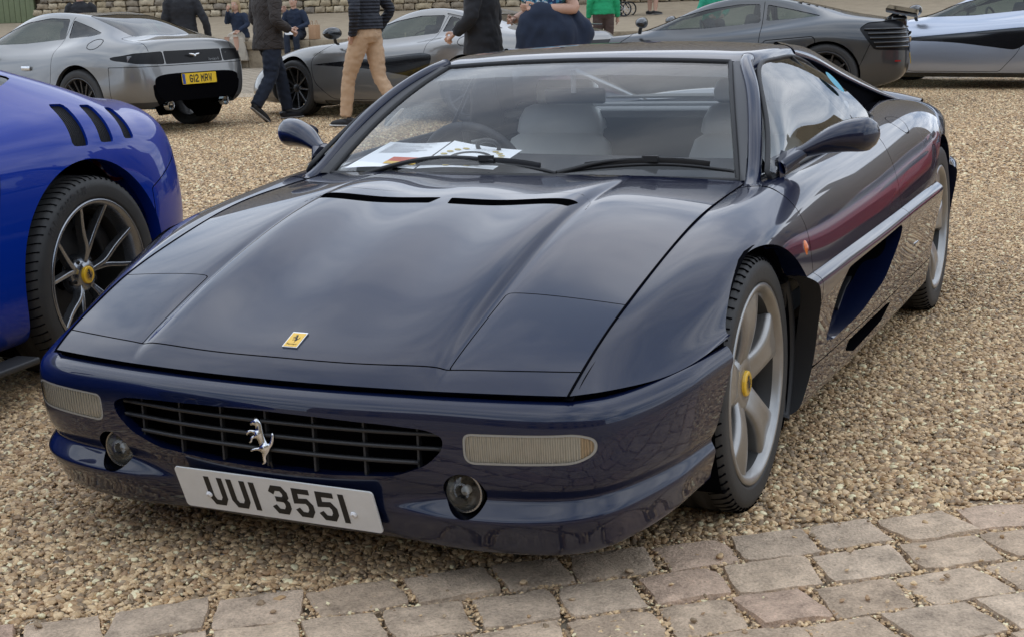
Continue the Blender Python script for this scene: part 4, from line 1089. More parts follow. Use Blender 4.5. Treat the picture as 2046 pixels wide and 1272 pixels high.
    gr = bpy.data.objects.new('grille', None); COL.objects.link(gr); gr.parent = car; gr.location = (.83, 0, .34)
    for z in (.377, .346, .314):
        ok = np.abs(pts[:, 1]) < {.377: .428, .346: .418, .314: .375}[z]
        b = mk('grille_bar', Mesh(sweep(gline(z, .016)[ok], [(-.006, -.0035), (.006, -.0035), (.006, .0035), (-.006, .0035)]).V-[.83, 0, .34], sweep(gline(z, .016)[ok], [(-.006, -.0035), (.006, -.0035), (.006, .0035), (-.006, .0035)]).F), M_grille, gr, flat=True)
    for y in np.arange(-.36, .37, .12):
        x = np.interp(y, pts[:, 1], pts[:, 0])+.010
        mk('grille_rib', Mesh(*boxm((x-.83, y, -.0), (.012, .005, .13))), M_grille, gr, flat=True)
    em = place(horse_mesh(.105, .006), (.858, -.012, .334), (-.03, 1, 0), (-.06, 0, 1)); o = mk('horse_emblem', em, M_chrome, car, flat=True)
    mk('emblem_pin', tube([(.852, .008, .285), (.842, .008, .255)], .003, 6), M_black, o)
    # bonnet badge
    hz = lambda x, y: float(H.V[np.argmin((H.V[:, 0]-x)**2+(H.V[:, 1]-y)**2), 2])
    p0 = np.array([.758, .012, hz(.758, .012)]); p1 = np.array([.708, .012, hz(.708, .012)]); ey = (p1-p0); L_ = np.linalg.norm(ey); ey /= L_; ex = np.array([0, 1.0, 0])
    nrm = np.cross(ex, ey); mid = (p0+p1)/2
    bp = prism([tuple(mid+ex*a*.0195+ey*b*.0265+nrm*.0008) for a, b in ((-1, -1), (1, -1), (1, 1), (-1, 1))], tuple(nrm*.003)); bo_ = bmk('bonnet_badge', bp, M_chrome, car, smooth=False)
    bq = prism([tuple(mid+ex*a*.0172+ey*(b*.0235-.001)+nrm*.0032) for a, b in ((-1, -1), (1, -1), (1, 1), (-1, 1))], tuple(nrm*.0012)); bmk('badge_field', bq, M_yellow, bo_, smooth=False)
    mk('badge_horse', place(horse_mesh(.027, 0), mid+nrm*.0048+ey*.003, ex, ey), M_ink, bo_)
    mk('badge_word', place(text_mesh('Ferrari', .0095), mid+nrm*.0048-ey*.0165, ex, ey), M_ink, bo_)
    # number plate
    t0 = np.array([.8485, 0, .2455]); b0 = np.array([.8115, 0, .1425]); ey = (t0-b0)/np.linalg.norm(t0-b0); n = np.cross([0, 1.0, 0], ey); c = (t0+b0)/2
    pl = bmk('number_plate', prism([tuple(c+np.array([0, 1, 0])*a+ey*b) for a, b in rpoly([(-.26, -.0555), (.26, -.0555), (.26, .0555), (-.26, .0555)], .010)], tuple(n*.004)), M_white, car, smooth=False)
    mk('plate_lettering', place(stroke_text('UUI 3551', .079, .050, .0145, .011, .034), c+n*.0046, (0, 1, 0), ey), M_ink, pl)
    for a, b in ((-.183, -.012), (.198, -.012)):
        p = c+np.array([0, a, 0])+ey*b+n*.0045; m = lathe([(0, .008), (.003, .0075), (.005, .004), (.0053, 0)], 16); mk('plate_screw', place(Mesh(m.V[:, [0, 2, 1]]*[1, 1, 1], m.F[:, ::-1]), p, (0, 1, 0), ey), M_paper, pl)
    mk('plate_backing', Mesh(*boxm(c-n*.022, (.03, .50, .07))), M_void, pl)
    # ---------- cabin shell
    W = grid(screen_grid(50, 70)); 
    if W.N[:, 2].mean() < 0: W = Mesh(W.V, W.F[:, ::-1])
    mk('windscreen', W, M_screen, car)
    Sg = screen_grid(50, 70)
    # top tint band and black seal round the glass
    edge = np.vstack([Sg[0], Sg[:, -1][1:], Sg[-1][::-1][1:], Sg[:, 0][::-1][1:-1]])
    for k_ in (0, -1):
        sg0 = np.sign(Sg[0, k_, 1]); ed_ = Sg[:, k_]; tr = curve(np.array([(-.47, .690, .745), (-.65, .648, .868), (-.85, .585, .985), (-1.00, .530, 1.050)]), 50)*[1, sg0, 1]
        mk('pillar_trim', grid(np.stack([ed_-[0, 0, .004], (ed_+tr)/2+[0, 0, .003], tr+[0, 0, .004]], 1)), M_trimgrey, car)
    mk('windscreen_seal', tube(np.vstack([edge, edge[:2]]), .0085, 8, False, .8), M_rubber, car)
    mk('tint_band', grid(screen_grid(50, 70, .004, .003)[40:-1]), M_tint, car)
    cowl = np.stack([Sg[0]+[.012, 0, -.002], Sg[0]+[-.03, 0, -.03]], 1); voids.append(grid(cowl)); 
    mk('cowl', grid(np.stack([Sg[0]*[1, 1.03, 1]+[.10, 0, -.022], Sg[0]*[1, 1.02, 1]+[.03, 0, -.014], Sg[0]*[1, 1, 1]+[-.02, 0, -.012]], 1)), M_black, car)
    roofst = [  # x centre, dx edge, z centre, z edge, y edge
        (-.970, -.050, 1.069, 1.050, .515), (-1.02, -.045, 1.083, 1.063, .522), (-1.12, -.02, 1.096, 1.076, .530), (-1.40, 0, 1.108, 1.088, .535), (-1.60, 0, 1.106, 1.080, .535), (-1.76, 0, 1.094, 1.060, .533)]
    RG = []
    for x, dx, zc, ze, ye in roofst:
        row = []
        for t in (0, .35, .68, .88, 1.0): row.append((x+dx*t*t, ye*t, zc+(ze-zc)*t**2.4))
        row += [(x+dx*1.05-.004, ye+.026, ze-.012), (x+dx*1.1-.006, ye+.040, ze-.034)]
        RG.append(row)
    RG = np.array(RG); RG = np.concatenate([RG[:, :0:-1]*[1, -1, 1], RG], 1); RS = grid(tensor(RG, 90, 140))
    if RS.N[:, 2].mean() < 0: RS = Mesh(RS.V, RS.F[:, ::-1])
    rf = mk('roof', RS, P_, car)
    hd = tensor(RG, 90, 140)[0]; mk('header_return', grid(np.stack([hd, hd+[.002, 0, -.010], hd+[-.03, 0, -.02]], 1)), P_, rf)
    voids.append(Mesh(RS.V-[0, 0, .03], RS.F))
    for k in (1, -1):
        m3 = np.array([1, k, 1])
        fix = (lambda M: M) if k == 1 else (lambda M: Mesh(M.V, M.F[:, ::-1]))
        # A pillar: painted, running into the roof rail
        A0 = np.array([(-.415, .715, .728), (-.50, .705, .760), (-.65, .668, .868), (-.85, .603, .988), (-.985, .549, 1.045), (-1.06, .533, 1.062)]); Ac = curve(A0, 30)
        pil = sweep(Ac*m3, rpoly([(-.020, -.016), (.020, -.016), (.021, .006), (.008, .015), (-.012, .014), (-.021, .004)], .008, 3)); pilo = mk('windscreen_pillar', pil, P_, car); autosmooth(pilo, 60)
        # side glass: belt line up to the roof rail
        bl = curve([(-.50, .752, .752), (-.9, .772, .772), (-1.4, .785, .790), (-1.86, .768, .812)], 40)
        tl = curve([(-.505, .742, .772), (-.70, .688, .895), (-.98, .590, 1.030), (-1.20, .577, 1.049), (-1.45, .577, 1.048), (-1.62, .585, 1.020)], 40)
        v = np.linspace(0, 1, 14)[None, :, None]; GG = bl[:, None]*(1-v)+tl[:, None]*v; GG = GG+np.array([0, .02, .004])*(4*v*(1-v))
        gm = grid(GG*m3); gm = fix(gm)
        fl = gm.N[:, 1].mean()*k
        if fl < 0: gm = Mesh(gm.V, gm.F[:, ::-1])
        gf, gr_, _ = cut(gm, -(gm.V[:, 0]+1.545+(.80-gm.V[:, 2])*-.5))
        mk('door_window', gf, M_side, car); mk('quarter_window', gr_, M_side, car)
        mk('window_seal', tube(np.vstack([bl[::-1], tl, bl[-1:]])*m3, .0085, 8, False, .8), M_rubber, car)
        dv_ = [(-1.50-.02*t-(t*.16), 0, 0) for t in ()]
        xs = -1.545; mk('window_divider', tube(np.array([(-1.42-.0, .582, 1.047), (-1.49, .68, .93), (-1.56, .787, .797)])*m3, .007, 6), M_black, car)
        if k == 1:
            pl_ = curve([(-1.60, .690, .965), (-1.625, .715, .93), (-1.66, .738, .89), (-1.64, .722, .92)], 20, True)
            th = np.linspace(0, 2*np.pi, 30, endpoint=False); cc = np.array([-1.60, .676, .948]); e1 = np.array([-.30, .50, -.62]); e1 /= np.linalg.norm(e1); e2 = np.array([-.95, -.1, .1]); e2 /= np.linalg.norm(e2)
            dsk = np.array([cc+e1*.048*math.cos(t)+e2*.040*math.sin(t)+[0, .014, .006] for t in th]); V = np.vstack([dsk, dsk.mean(0)]); i = np.arange(30)
            mk('window_sticker', Mesh(V, np.stack([i, (i+1) % 30, np.full(30, 30)], 1)), M_sticker, car)
        # sail panel (flying buttress)
        Uo = curve([(-1.50, .575, 1.054), (-1.78, .588, 1.018), (-2.10, .606, .956), (-2.56, .640, .872), (-2.95, .665, .812), (-3.15, .668, .788)], 50)
        Ut = curve([(-1.50, .545, 1.086), (-1.78, .545, 1.068), (-2.10, .555, 1.008), (-2.56, .575, .920), (-2.95, .592, .838), (-3.15, .598, .800)], 50)
        Ui = curve([(-1.50, .50, 1.090), (-1.78, .47, 1.068), (-2.10, .475, 1.000), (-2.56, .49, .908), (-2.95, .50, .825), (-3.15, .50, .79)], 50)
        Ub = Ui*[1, .97, 1]; Ub[:, 2] = np.minimum(Ub[:, 2]-.02, np.linspace(.98, .76, 50)); Ub[:, 2] = np.linspace(.90, .76, 50)
        GS = np.stack([Uo-[0, .02, .012], Uo, (Uo*.55+Ut*.45)+[0, .006, .004], Ut, (Ut+Ui)/2+[0, 0, .004], Ui, Ub], 1); SP = grid(tensor(GS*m3, 100, 50))
        if (SP.N[:, 2].mean()) < 0: SP = Mesh(SP.V, SP.F[:, ::-1])
        mk('buttress', SP, P_, car)
        sh = np.stack([np.linspace(-1.62, -3.1, 50), np.interp(np.linspace(-1.62, -3.1, 50), [-3.2, -2.85, -2.4, -1.9, -1.4], [.57, .63, .68, .725, .77]), np.interp(np.linspace(-1.62, -3.1, 50), [-3.2, -2.85, -2.4, -1.9, -1.4], [.786, .808, .828, .808, .78])], 1)
        voids.append(grid(np.stack([Uo-[0, .018, .006], sh-[0, .03, 0]], 1)*m3)); voids.append(grid(np.stack([sh-[0, .12, .0], sh+[0, .015, -.002]], 1)*m3))
        # door mirror: shell, foot
        ss = np.linspace(0, 1, 26); cy = .790+.212*ss
        hz_ = np.interp(ss, [0, .12, .3, .5, .7, .86, .95, 1], [.014, .022, .034, .043, .048, .049, .042, .012]); dx_ = np.interp(ss, [0, .12, .3, .5, .7, .86, .95, 1], [.030, .045, .062, .070, .072, .068, .055, .016])
        czz = np.interp(ss, [0, .15, .35, .6, 1], [.806, .820, .840, .853, .856]); cxx = np.interp(ss, [0, .3, 1], [-.650, -.690, -.735])
        sm_ = lambda a: np.convolve(np.pad(a, 2, mode='edge'), np.ones(5)/5, 'valid'); hz_, dx_, czz, cxx = map(sm_, (hz_, dx_, czz, cxx)); hz_[-1] = .012; dx_[-1] = .016; hz_ = np.append(hz_, .001); dx_ = np.append(dx_, .001); czz = np.append(czz, czz[-1]); cxx = np.append(cxx, cxx[-1]); cy = np.append(cy, cy[-1]+.001)
        th = np.linspace(0, 2*np.pi, 28, endpoint=False); prof = np.stack([np.where(np.cos(th) > 0, np.cos(th), np.cos(th)*.62), np.sin(th)*np.where(np.abs(np.cos(th)) > .3, 1, 1)], 1)
        GM = np.stack([np.stack([cxx[i]+dx_[i]*prof[:, 0], np.full(28, cy[i]), czz[i]+hz_[i]*prof[:, 1]], 1) for i in range(27)], 0)
        mm = grid(GM*m3, closed_v=True); 
        if ((mm.V-mm.V.mean(0))*mm.N).sum() < 0: mm = Mesh(mm.V, mm.F[:, ::-1])
        mo = mk('door_mirror', mm, P_, car)
        st_ = sweep(curve(np.array([(-.585, .745, .775), (-.618, .772, .793), (-.652, .802, .812)]), 12)*m3, rpoly([(-.034, -.016), (.034, -.016), (.034, .016), (-.034, .016)], .014, 4), scale=np.linspace(1.25, .85, 12)); autosmooth(mk('mirror_foot', st_, P_, mo), 50)
        bm = bmesh.new(); vs = [bm.verts.new(tuple(np.array(p)*m3)) for p in ((-.530, .772, .750), (-.70, .788, .764), (-.69, .775, .800), (-.585, .760, .822), (-.550, .762, .800))]; bm.faces.new(vs); bmk('mirror_plinth', bm, P_, mo, smooth=False)
        gl = []
        for t in th: gl.append((-.768, .925+.045*math.cos(t), .853+.024*math.sin(t)))
        V = np.vstack([np.array(gl)*m3, np.mean(gl, 0)*m3]); i = np.arange(28); mk('mirror_glass', Mesh(V, np.stack([(i+1) % 28, i, np.full(28, 28)], 1)), M_mirror, mo)
    # rear window, engine deck, tail
    mk('rear_window', grid(np.stack([np.stack([np.full(20, -1.77), np.linspace(-.50, .50, 20), 1.078-.02*np.linspace(-1, 1, 20)**2], 1), np.stack([np.full(20, -1.95), np.linspace(-.46, .46, 20), np.full(20, .86)], 1)], 1)), M_side, car)
    dk = [[(x, y, z-.02*(abs(y)/.55)**2) for y in np.linspace(-.52, .52, 9)] for x, z in ((-1.93, .845), (-2.2, .86), (-2.6, .84), (-2.95, .80), (-3.12, .79))]; dko = mk('engine_deck', grid(tensor(np.array(dk), 30, 30)), P_, car)
    for x in np.linspace(-2.15, -2.7, 7): mk('deck_louvre', Mesh(*boxm((x, 0, .875-(abs(x)-2.15)*.045), (.05, .72, .008))), M_black, dko)
    tail = [[(x, y, z) for y, z in zip(np.linspace(-.74, .74, 13), zz-.055*np.abs(np.linspace(-1, 1, 13))**3)] for x, zz in ((-3.02, .796), (-3.14, .808), (-3.26, .830), (-3.36, .848), (-3.385, .838), (-3.37, .79), (-3.37, .62), (-3.36, .40), (-3.30, .22))]
    tl_ = np.array(tail); tl_[..., 0] += .16*np.abs(np.linspace(-1, 1, 13))[None, :]**3
    mk('tail_panel', grid(tensor(tl_, 60, 60)), P_, car)
    for y in (-.52, -.34, .34, .52):
        m = lathe([(0, .085), (.012, .082), (.02, .05), (.022, 0)], 28); mk('tail_lamp', Mesh(m.V[:, [1, 0, 2]]*[-1, 1, 1]+[-3.365+.16*(abs(y)/.74)**3, y, .66], m.F), M_redlens, car)
    bm = bmesh.new(); box(bm, (-3.30, 0, .33), (.14, 1.5, .26)); bmk('rear_bumper', bm, P_, car, bevel=.05, seg=4)
    bm = bmesh.new(); box(bm, (-1.3, 0, .20), (4.0, 1.36, .10)); bmk('underbody', bm, M_void, car)
    bm = bmesh.new(); box(bm, (-2.6, 0, .50), (1.25, 1.0, .44)); bmk('engine_bay', bm, M_void, car)
    # ---------- wheels
    for x, y, rt_, rr, w, sd_ in ((.012, .752, .316, .240, .215, 1), (.012, -.752, .316, .240, .215, -1), (-2.45, .800, .334, .240, .265, 1), (-2.45, -.800, .334, .240, .265, -1)):
        make_wheel(car, (x, y, rt_-.004), rt_, rr, w, 'star5', sd_, M_alloy, M_yellow, True, True, rot=R(14 if x > -1 else 30))
    # ---------- cabin inside
    dp = [[(x, y, z+.004*math.cos(y*5)) for y in np.linspace(-.66, .66, 15)] for x, z in ((-.36, .735), (-.50, .748), (-.62, .772), (-.72, .785), (-.78, .765), (-.80, .70), (-.80, .45))]
    dp = np.array(dp); dp[..., 0] -= .25*(dp[..., 1]**2)*np.array([1, .8, .5, .2, .1, 0, 0])[:, None]
    dp[..., 2] += .030*np.exp(-((dp[..., 1]+.36)/.16)**2)*np.array([0, .2, .8, 1, .9, .5, 0])[:, None]
    mk('dashboard', grid(tensor(dp, 50, 70)), M_dash, car)
    bm = bmesh.new(); box(bm, (-1.25, 0, .26), (1.2, 1.4, .03)); bmk('cabin_floor', bm, M_carpet, car)
    bm = bmesh.new(); box(bm, (-1.93, 0, .58), (.06, 1.34, .58)); bmk('rear_bulkhead', bm, mat_bulk, car, bevel=.02)
    bm = bmesh.new(); box(bm, (-1.25, 0, .42), (.95, .22, .26)); bmk('centre_tunnel', bm, M_dash, car, bevel=.03)
    bm = bmesh.new(); box(bm, (-1.80, 0, .84), (.22, 1.24, .03)); bmk('parcel_shelf', bm, mat_bulk, car, bevel=.01)
    for k in (1, -1):
        bm = bmesh.new(); box(bm, (-1.15, .70*k, .55), (1.2, .03, .40)); bmk('door_card', bm, M_leather, car, bevel=.01)
        # B pillar trim seen from inside
        mk('inner_pillar', tube(np.array([(-1.40, .555*k, 1.02), (-1.52, .62*k, .92), (-1.66, .68*k, .80)]), [.035, .05, .07], 8, True, .4), M_dash, car)
        seat = bpy.data.objects.new('seat', None); COL.objects.link(seat); seat.parent = car; seat.location = (-1.45, .37*k, .3)
        def cushion(nm, rows, m=M_leather):
            G = []
            for (x, z, w, t) in rows:      # centre line point, half width, thickness; section in plane across
                ring = [(sx*w, st*t) for sx, st in rpoly([(-1, -1), (1, -1), (1, 1), (-1, 1)], .55, 4)]
                G.append((x, z, ring))
            Pn = np.array([(a, b) for a, b, _ in G]); T = np.gradient(Pn, axis=0); T /= np.linalg.norm(T, axis=1, keepdims=True)
            V = np.array([[(a+T[i, 1]*r[1]+1.45, r[0], b-T[i, 0]*r[1]-.3) for r in ring] for i, (a, b, ring) in enumerate(G)])
            Mx = grid(V, closed_v=True); Vc = np.vstack([Mx.V, V[0].mean(0), V[-1].mean(0)]); n_ = len(Mx.V); kk = V.shape[1]; i = np.arange(kk); l = (len(V)-1)*kk
            Mx = Mesh(Vc, np.vstack([Mx.F, np.stack([(i+1) % kk, i, np.full(kk, n_)], 1), np.stack([l+i, l+(i+1) % kk, np.full(kk, n_+1)], 1)]))
            o_ = mk(nm, Mx, m, seat)
            return o_
        cushion('headrest', [(-1.700, .878, .118, .030), (-1.703, .89, .134, .044), (-1.708, .92, .138, .048), (-1.714, .95, .132, .042), (-1.718, .966, .112, .022)])
        cushion('upper_backrest', [(-1.694, .770, .165, .035), (-1.676, .785, .178, .050), (-1.684, .82, .170, .054), (-1.694, .86, .150, .046), (-1.698, .874, .125, .026)])
        cushion('backrest', [(-1.52, .34, .215, .05), (-1.545, .42, .225, .075), (-1.59, .54, .225, .080), (-1.635, .66, .215, .078), (-1.662, .74, .195, .062), (-1.670, .765, .165, .035)])
        cushion('seat_base', [(-1.0, .40, .20, .05), (-1.04, .42, .225, .075), (-1.2, .41, .23, .08), (-1.45, .37, .23, .08), (-1.52, .35, .2, .05)])
        mk('lumbar_pad', tube(curve([(-.110, -.13, .10), (-.075, 0, .085), (-.110, .13, .10)], 14)+np.array([0, 0, .12]), .055, 10, True, 1.0), M_leather, seat)
    # steering wheel
    sw = bpy.data.objects.new('steering_wheel', None); COL.objects.link(sw); sw.parent = car; sw.location = (-.93, -.37, .70); sw.rotation_euler = (0, R(-66), 0)
    th = np.linspace(0, 2*np.pi, 49); mk('wheel_rim', tube(np.stack([.18*np.cos(th), .18*np.sin(th), 0*th], 1), .015, 10, False), M_dash, sw)
    mk('wheel_hub', Mesh(lathe([(0, .07), (.02, .065), (.03, 0)], 24).V[:, [0, 2, 1]], lathe([(0, .07), (.02, .065), (.03, 0)], 24).F[:, ::-1]), M_dash, sw)
    for a in (0, R(120), R(240)): mk('wheel_spoke', tube([(0, 0, 0), (.17*math.cos(a), .17*math.sin(a), 0)], .014, 6, True, .4), M_dash, sw)
    # inside mirror
    im = bpy.data.objects.new('rear_view_mirror', None); COL.objects.link(im); im.parent = car; im.location = (-.92, 0, .985)
    bm = bmesh.new(); box(bm, (-.01, 0, -.03), (.02, .21, .05)); bmk('mirror_case', bm, M_black, im, bevel=.015, seg=3)
    mk('mirror_stem', tube([(.0, 0, -.02), (.0, 0, .055)], .009, 8), mat_bulk, im)
    # ---------- wipers lying on the foot of the screen
    def wiper(pts_b, pts_a):
        bl_ = curve(pts_b, 30); w_ = mk('wiper', tube(bl_, .0055, 6, True), M_black, car)
        mk('wiper_spoiler', sweep(bl_[4:-4]+[0, 0, .010], [(-.003, -.009), (.003, -.009), (.0015, .009), (-.0015, .009)]), M_black, w_)
        mk('wiper_arm', tube(curve(pts_a, 24), np.linspace(.010, .005, 24), 6, True), M_black, w_)
        mid_ = bl_[15]; mk('wiper_clip', Mesh(*boxm(mid_+[0, 0, .016], (.016, .045, .016))), M_black, w_)
    wiper([(-.425, -.395, .772), (-.392, -.20, .790), (-.362, 0, .797), (-.345, .12, .788), (-.335, .185, .778)], [(-.375, -.50, .748), (-.385, -.40, .778), (-.400, -.26, .806), (-.378, -.10, .812), (-.362, -.02, .808)])
    wiper([(-.352, .20, .780), (-.385, .30, .790), (-.425, .42, .795), (-.470, .53, .788), (-.520, .645, .768)], [(-.330, .10, .762), (-.350, .20, .780), (-.385, .30, .803), (-.415, .38, .808), (-.432, .43, .806)])
    mk('wiper_cowl_strip', tube(curve([(-.315, -.30, .765), (-.302, 0, .772), (-.318, .30, .765)], 24), .009, 6, True, .7), M_rubber, car)
    mk('panel_gap', join(*seams), M_void, car); mk('inner_shell', join(*voids), M_void, car)
    return car
M_tint = glass('screen_tint', (.30, .36, .40), .2)
M_sticker = mat('blue_sticker', (.05, .33, .45), .5)
M_grille = mat('grille_black', (.020, .020, .021), .5)
M_amberlens = glass('amber_clear', (.98, .87, .74), .2)
M_lensrim = mat('lens_rim', (.30, .285, .25), .35)
M_trimgrey = mat('pillar_trim', (.055, .055, .058), .4)
mat_bulk = mat('cabin_rear_trim', (.30, .30, .305), .8)
CAR = build_f355()
# ------------------------------------------------------------------ the other cars: lofted shells, local frame x forward (rear axle at 0), y left
def half(rows):
    """rows: (x, z0, [(y,z) x7])"""
    return np.array([[(x, 0, z0)]+[(x, y, z) for y, z in r] for x, z0, r in rows])
T_MCL = half([
 (3.52, .40, [(.35, .40), (.60, .40), (.72, .39), (.78, .37), (.80, .32), (.78, .22), (.60, .14)]),
 (3.34, .52, [(.35, .52), (.62, .54), (.76, .55), (.84, .50), (.88, .40), (.87, .20), (.70, .13)]),
 (3.02, .62, [(.35, .63), (.62, .68), (.78, .69), (.88, .62), (.93, .45), (.92, .20), (.75, .13)]),
 (2.67, .72, [(.35, .72), (.60, .77), (.78, .78), (.90, .70), (.945, .50), (.93, .20), (.75, .13)]),
 (2.25, .81, [(.35, .81), (.60, .825), (.78, .82), (.90, .73), (.945, .52), (.92, .20), (.75, .13)]),
 (1.75, .97, [(.33, .97), (.57, .945), (.78, .83), (.89, .74), (.93, .54), (.90, .20), (.75, .13)]),
 (1.30, 1.14, [(.32, 1.135), (.52, 1.10), (.76, .85), (.88, .76), (.92, .55), (.90, .20), (.75, .13)]),
 (.90, 1.195, [(.32, 1.19), (.50, 1.16), (.74, .88), (.88, .79), (.92, .57), (.90, .20), (.75, .13)]),
 (.50, 1.175, [(.31, 1.17), (.50, 1.14), (.73, .92), (.90, .82), (.94, .58), (.91, .20), (.75, .13)]),
 (.0, 1.075, [(.30, 1.07), (.52, 1.045), (.76, .95), (.93, .83), (.955, .58), (.93, .22), (.75, .15)]),
 (-.40, .98, [(.30, .98), (.52, .97), (.76, .925), (.91, .80), (.94, .58), (.90, .26), (.72, .20)]),
 (-.70, .93, [(.30, .93), (.52, .925), (.74, .89), (.86, .78), (.88, .58), (.84, .32), (.70, .28)]),
 (-.80, .88, [(.30, .88), (.50, .875), (.68, .84), (.78, .74), (.80, .58), (.76, .38), (.60, .33)]),
 (-.85, .72, [(.28, .72), (.44, .715), (.58, .70), (.64, .66), (.65, .58), (.62, .46), (.48, .42)])])
T_AST = half([
 (3.55, .50, [(.30, .50), (.52, .50), (.64, .49), (.70, .46), (.72, .40), (.70, .26), (.52, .18)]),
 (3.30, .66, [(.32, .67), (.56, .69), (.70, .68), (.79, .60), (.83, .46), (.82, .24), (.65, .16)]),
 (2.60, .82, [(.33, .83), (.58, .84), (.74, .82), (.86, .72), (.91, .52), (.88, .24), (.70, .16)]),
 (1.95, .93, [(.35, .935), (.58, .93), (.75, .89), (.85, .76), (.895, .52), (.87, .24), (.70, .16)]),
 (1.55, 1.06, [(.34, 1.055), (.56, 1.02), (.75, .90), (.85, .76), (.89, .52), (.87, .24), (.70, .16)]),
 (1.15, 1.21, [(.33, 1.205), (.53, 1.17), (.74, .91), (.85, .78), (.89, .53), (.87, .24), (.70, .16)]),
 (.75, 1.255, [(.33, 1.25), (.52, 1.215), (.74, .93), (.86, .80), (.90, .54), (.88, .24), (.70, .16)]),
 (.35, 1.235, [(.33, 1.23), (.53, 1.185), (.74, .96), (.89, .83), (.925, .56), (.90, .25), (.70, .17)]),
 (.0, 1.165, [(.33, 1.16), (.54, 1.11), (.75, .985), (.91, .85), (.935, .58), (.91, .28), (.70, .20)]),
 (-.30, 1.06, [(.34, 1.055), (.56, 1.025), (.75, .965), (.905, .84), (.93, .60), (.90, .32), (.70, .24)]),
 (-.52, .985, [(.34, .985), (.56, .965), (.74, .93), (.875, .82), (.905, .62), (.88, .36), (.70, .26)]),
 (-.66, .965, [(.34, .962), (.56, .945), (.72, .905), (.83, .80), (.87, .63), (.84, .38), (.68, .27)]),
 (-.735, .93, [(.34, .925), (.54, .905), (.68, .865), (.775, .78), (.81, .63), (.78, .38), (.64, .28)]),
 (-.785, .78, [(.33, .78), (.52, .77), (.63, .745), (.70, .70), (.735, .60), (.71, .40), (.58, .30)]),
 (-.825, .62, [(.30, .62), (.46, .615), (.55, .605), (.60, .59), (.63, .55), (.60, .42), (.48, .34)])])
T_F12 = half([
 (3.75, .45, [(.35, .45), (.60, .45), (.75, .44), (.82, .42), (.84, .36), (.82, .22), (.6, .14)]),
 (3.35, .66, [(.35, .66), (.62, .68), (.78, .69), (.89, .62), (.94, .46), (.92, .22), (.7, .14)]),
 (2.72, .80, [(.35, .79), (.62, .83), (.80, .85), (.92, .76), (.975, .52), (.95, .22), (.75, .14)]),
 (2.10, .90, [(.35, .90), (.62, .89), (.80, .87), (.89, .76), (.93, .52), (.90, .22), (.75, .14)]),
 (1.50, 1.10, [(.34, 1.09), (.58, 1.05), (.79, .90), (.88, .78), (.92, .54), (.90, .22), (.75, .14)]),
 (1.00, 1.25, [(.34, 1.24), (.54, 1.20), (.78, .92), (.88, .80), (.92, .56), (.90, .22), (.75, .14)]),
 (.50, 1.255, [(.34, 1.25), (.54, 1.20), (.78, .96), (.91, .84), (.955, .58), (.93, .22), (.75, .15)]),
 (.10, 1.19, [(.34, 1.18), (.56, 1.13), (.76, 1.01), (.925, .88), (.985, .62), (.96, .24), (.75, .16)]),
 (-.25, 1.07, [(.34, 1.06), (.58, 1.04), (.755, .99), (.915, .88), (.985, .66), (.96, .28), (.75, .19)]),
 (-.44, .985, [(.34, .985), (.58, .975), (.74, .95), (.885, .870), (.972, .68), (.95, .32), (.73, .22)]),
 (-.61, .96, [(.34, .96), (.57, .95), (.72, .93), (.855, .86), (.930, .68), (.91, .34), (.70, .24)]),
 (-.70, .945, [(.34, .94), (.55, .93), (.68, .905), (.80, .83), (.865, .66), (.84, .36), (.66, .27)]),
 (-.755, .75, [(.33, .75), (.50, .745), (.58, .73), (.64, .70), (.66, .62), (.63, .42), (.5, .33)])])
# @@bpy
def lr(M):
    """left and right halves of a symmetric cut-out"""
    a, b, _ = cut(M, M.V[:, 1]); return [x for x in (a, b) if x is not None and len(x.F)]

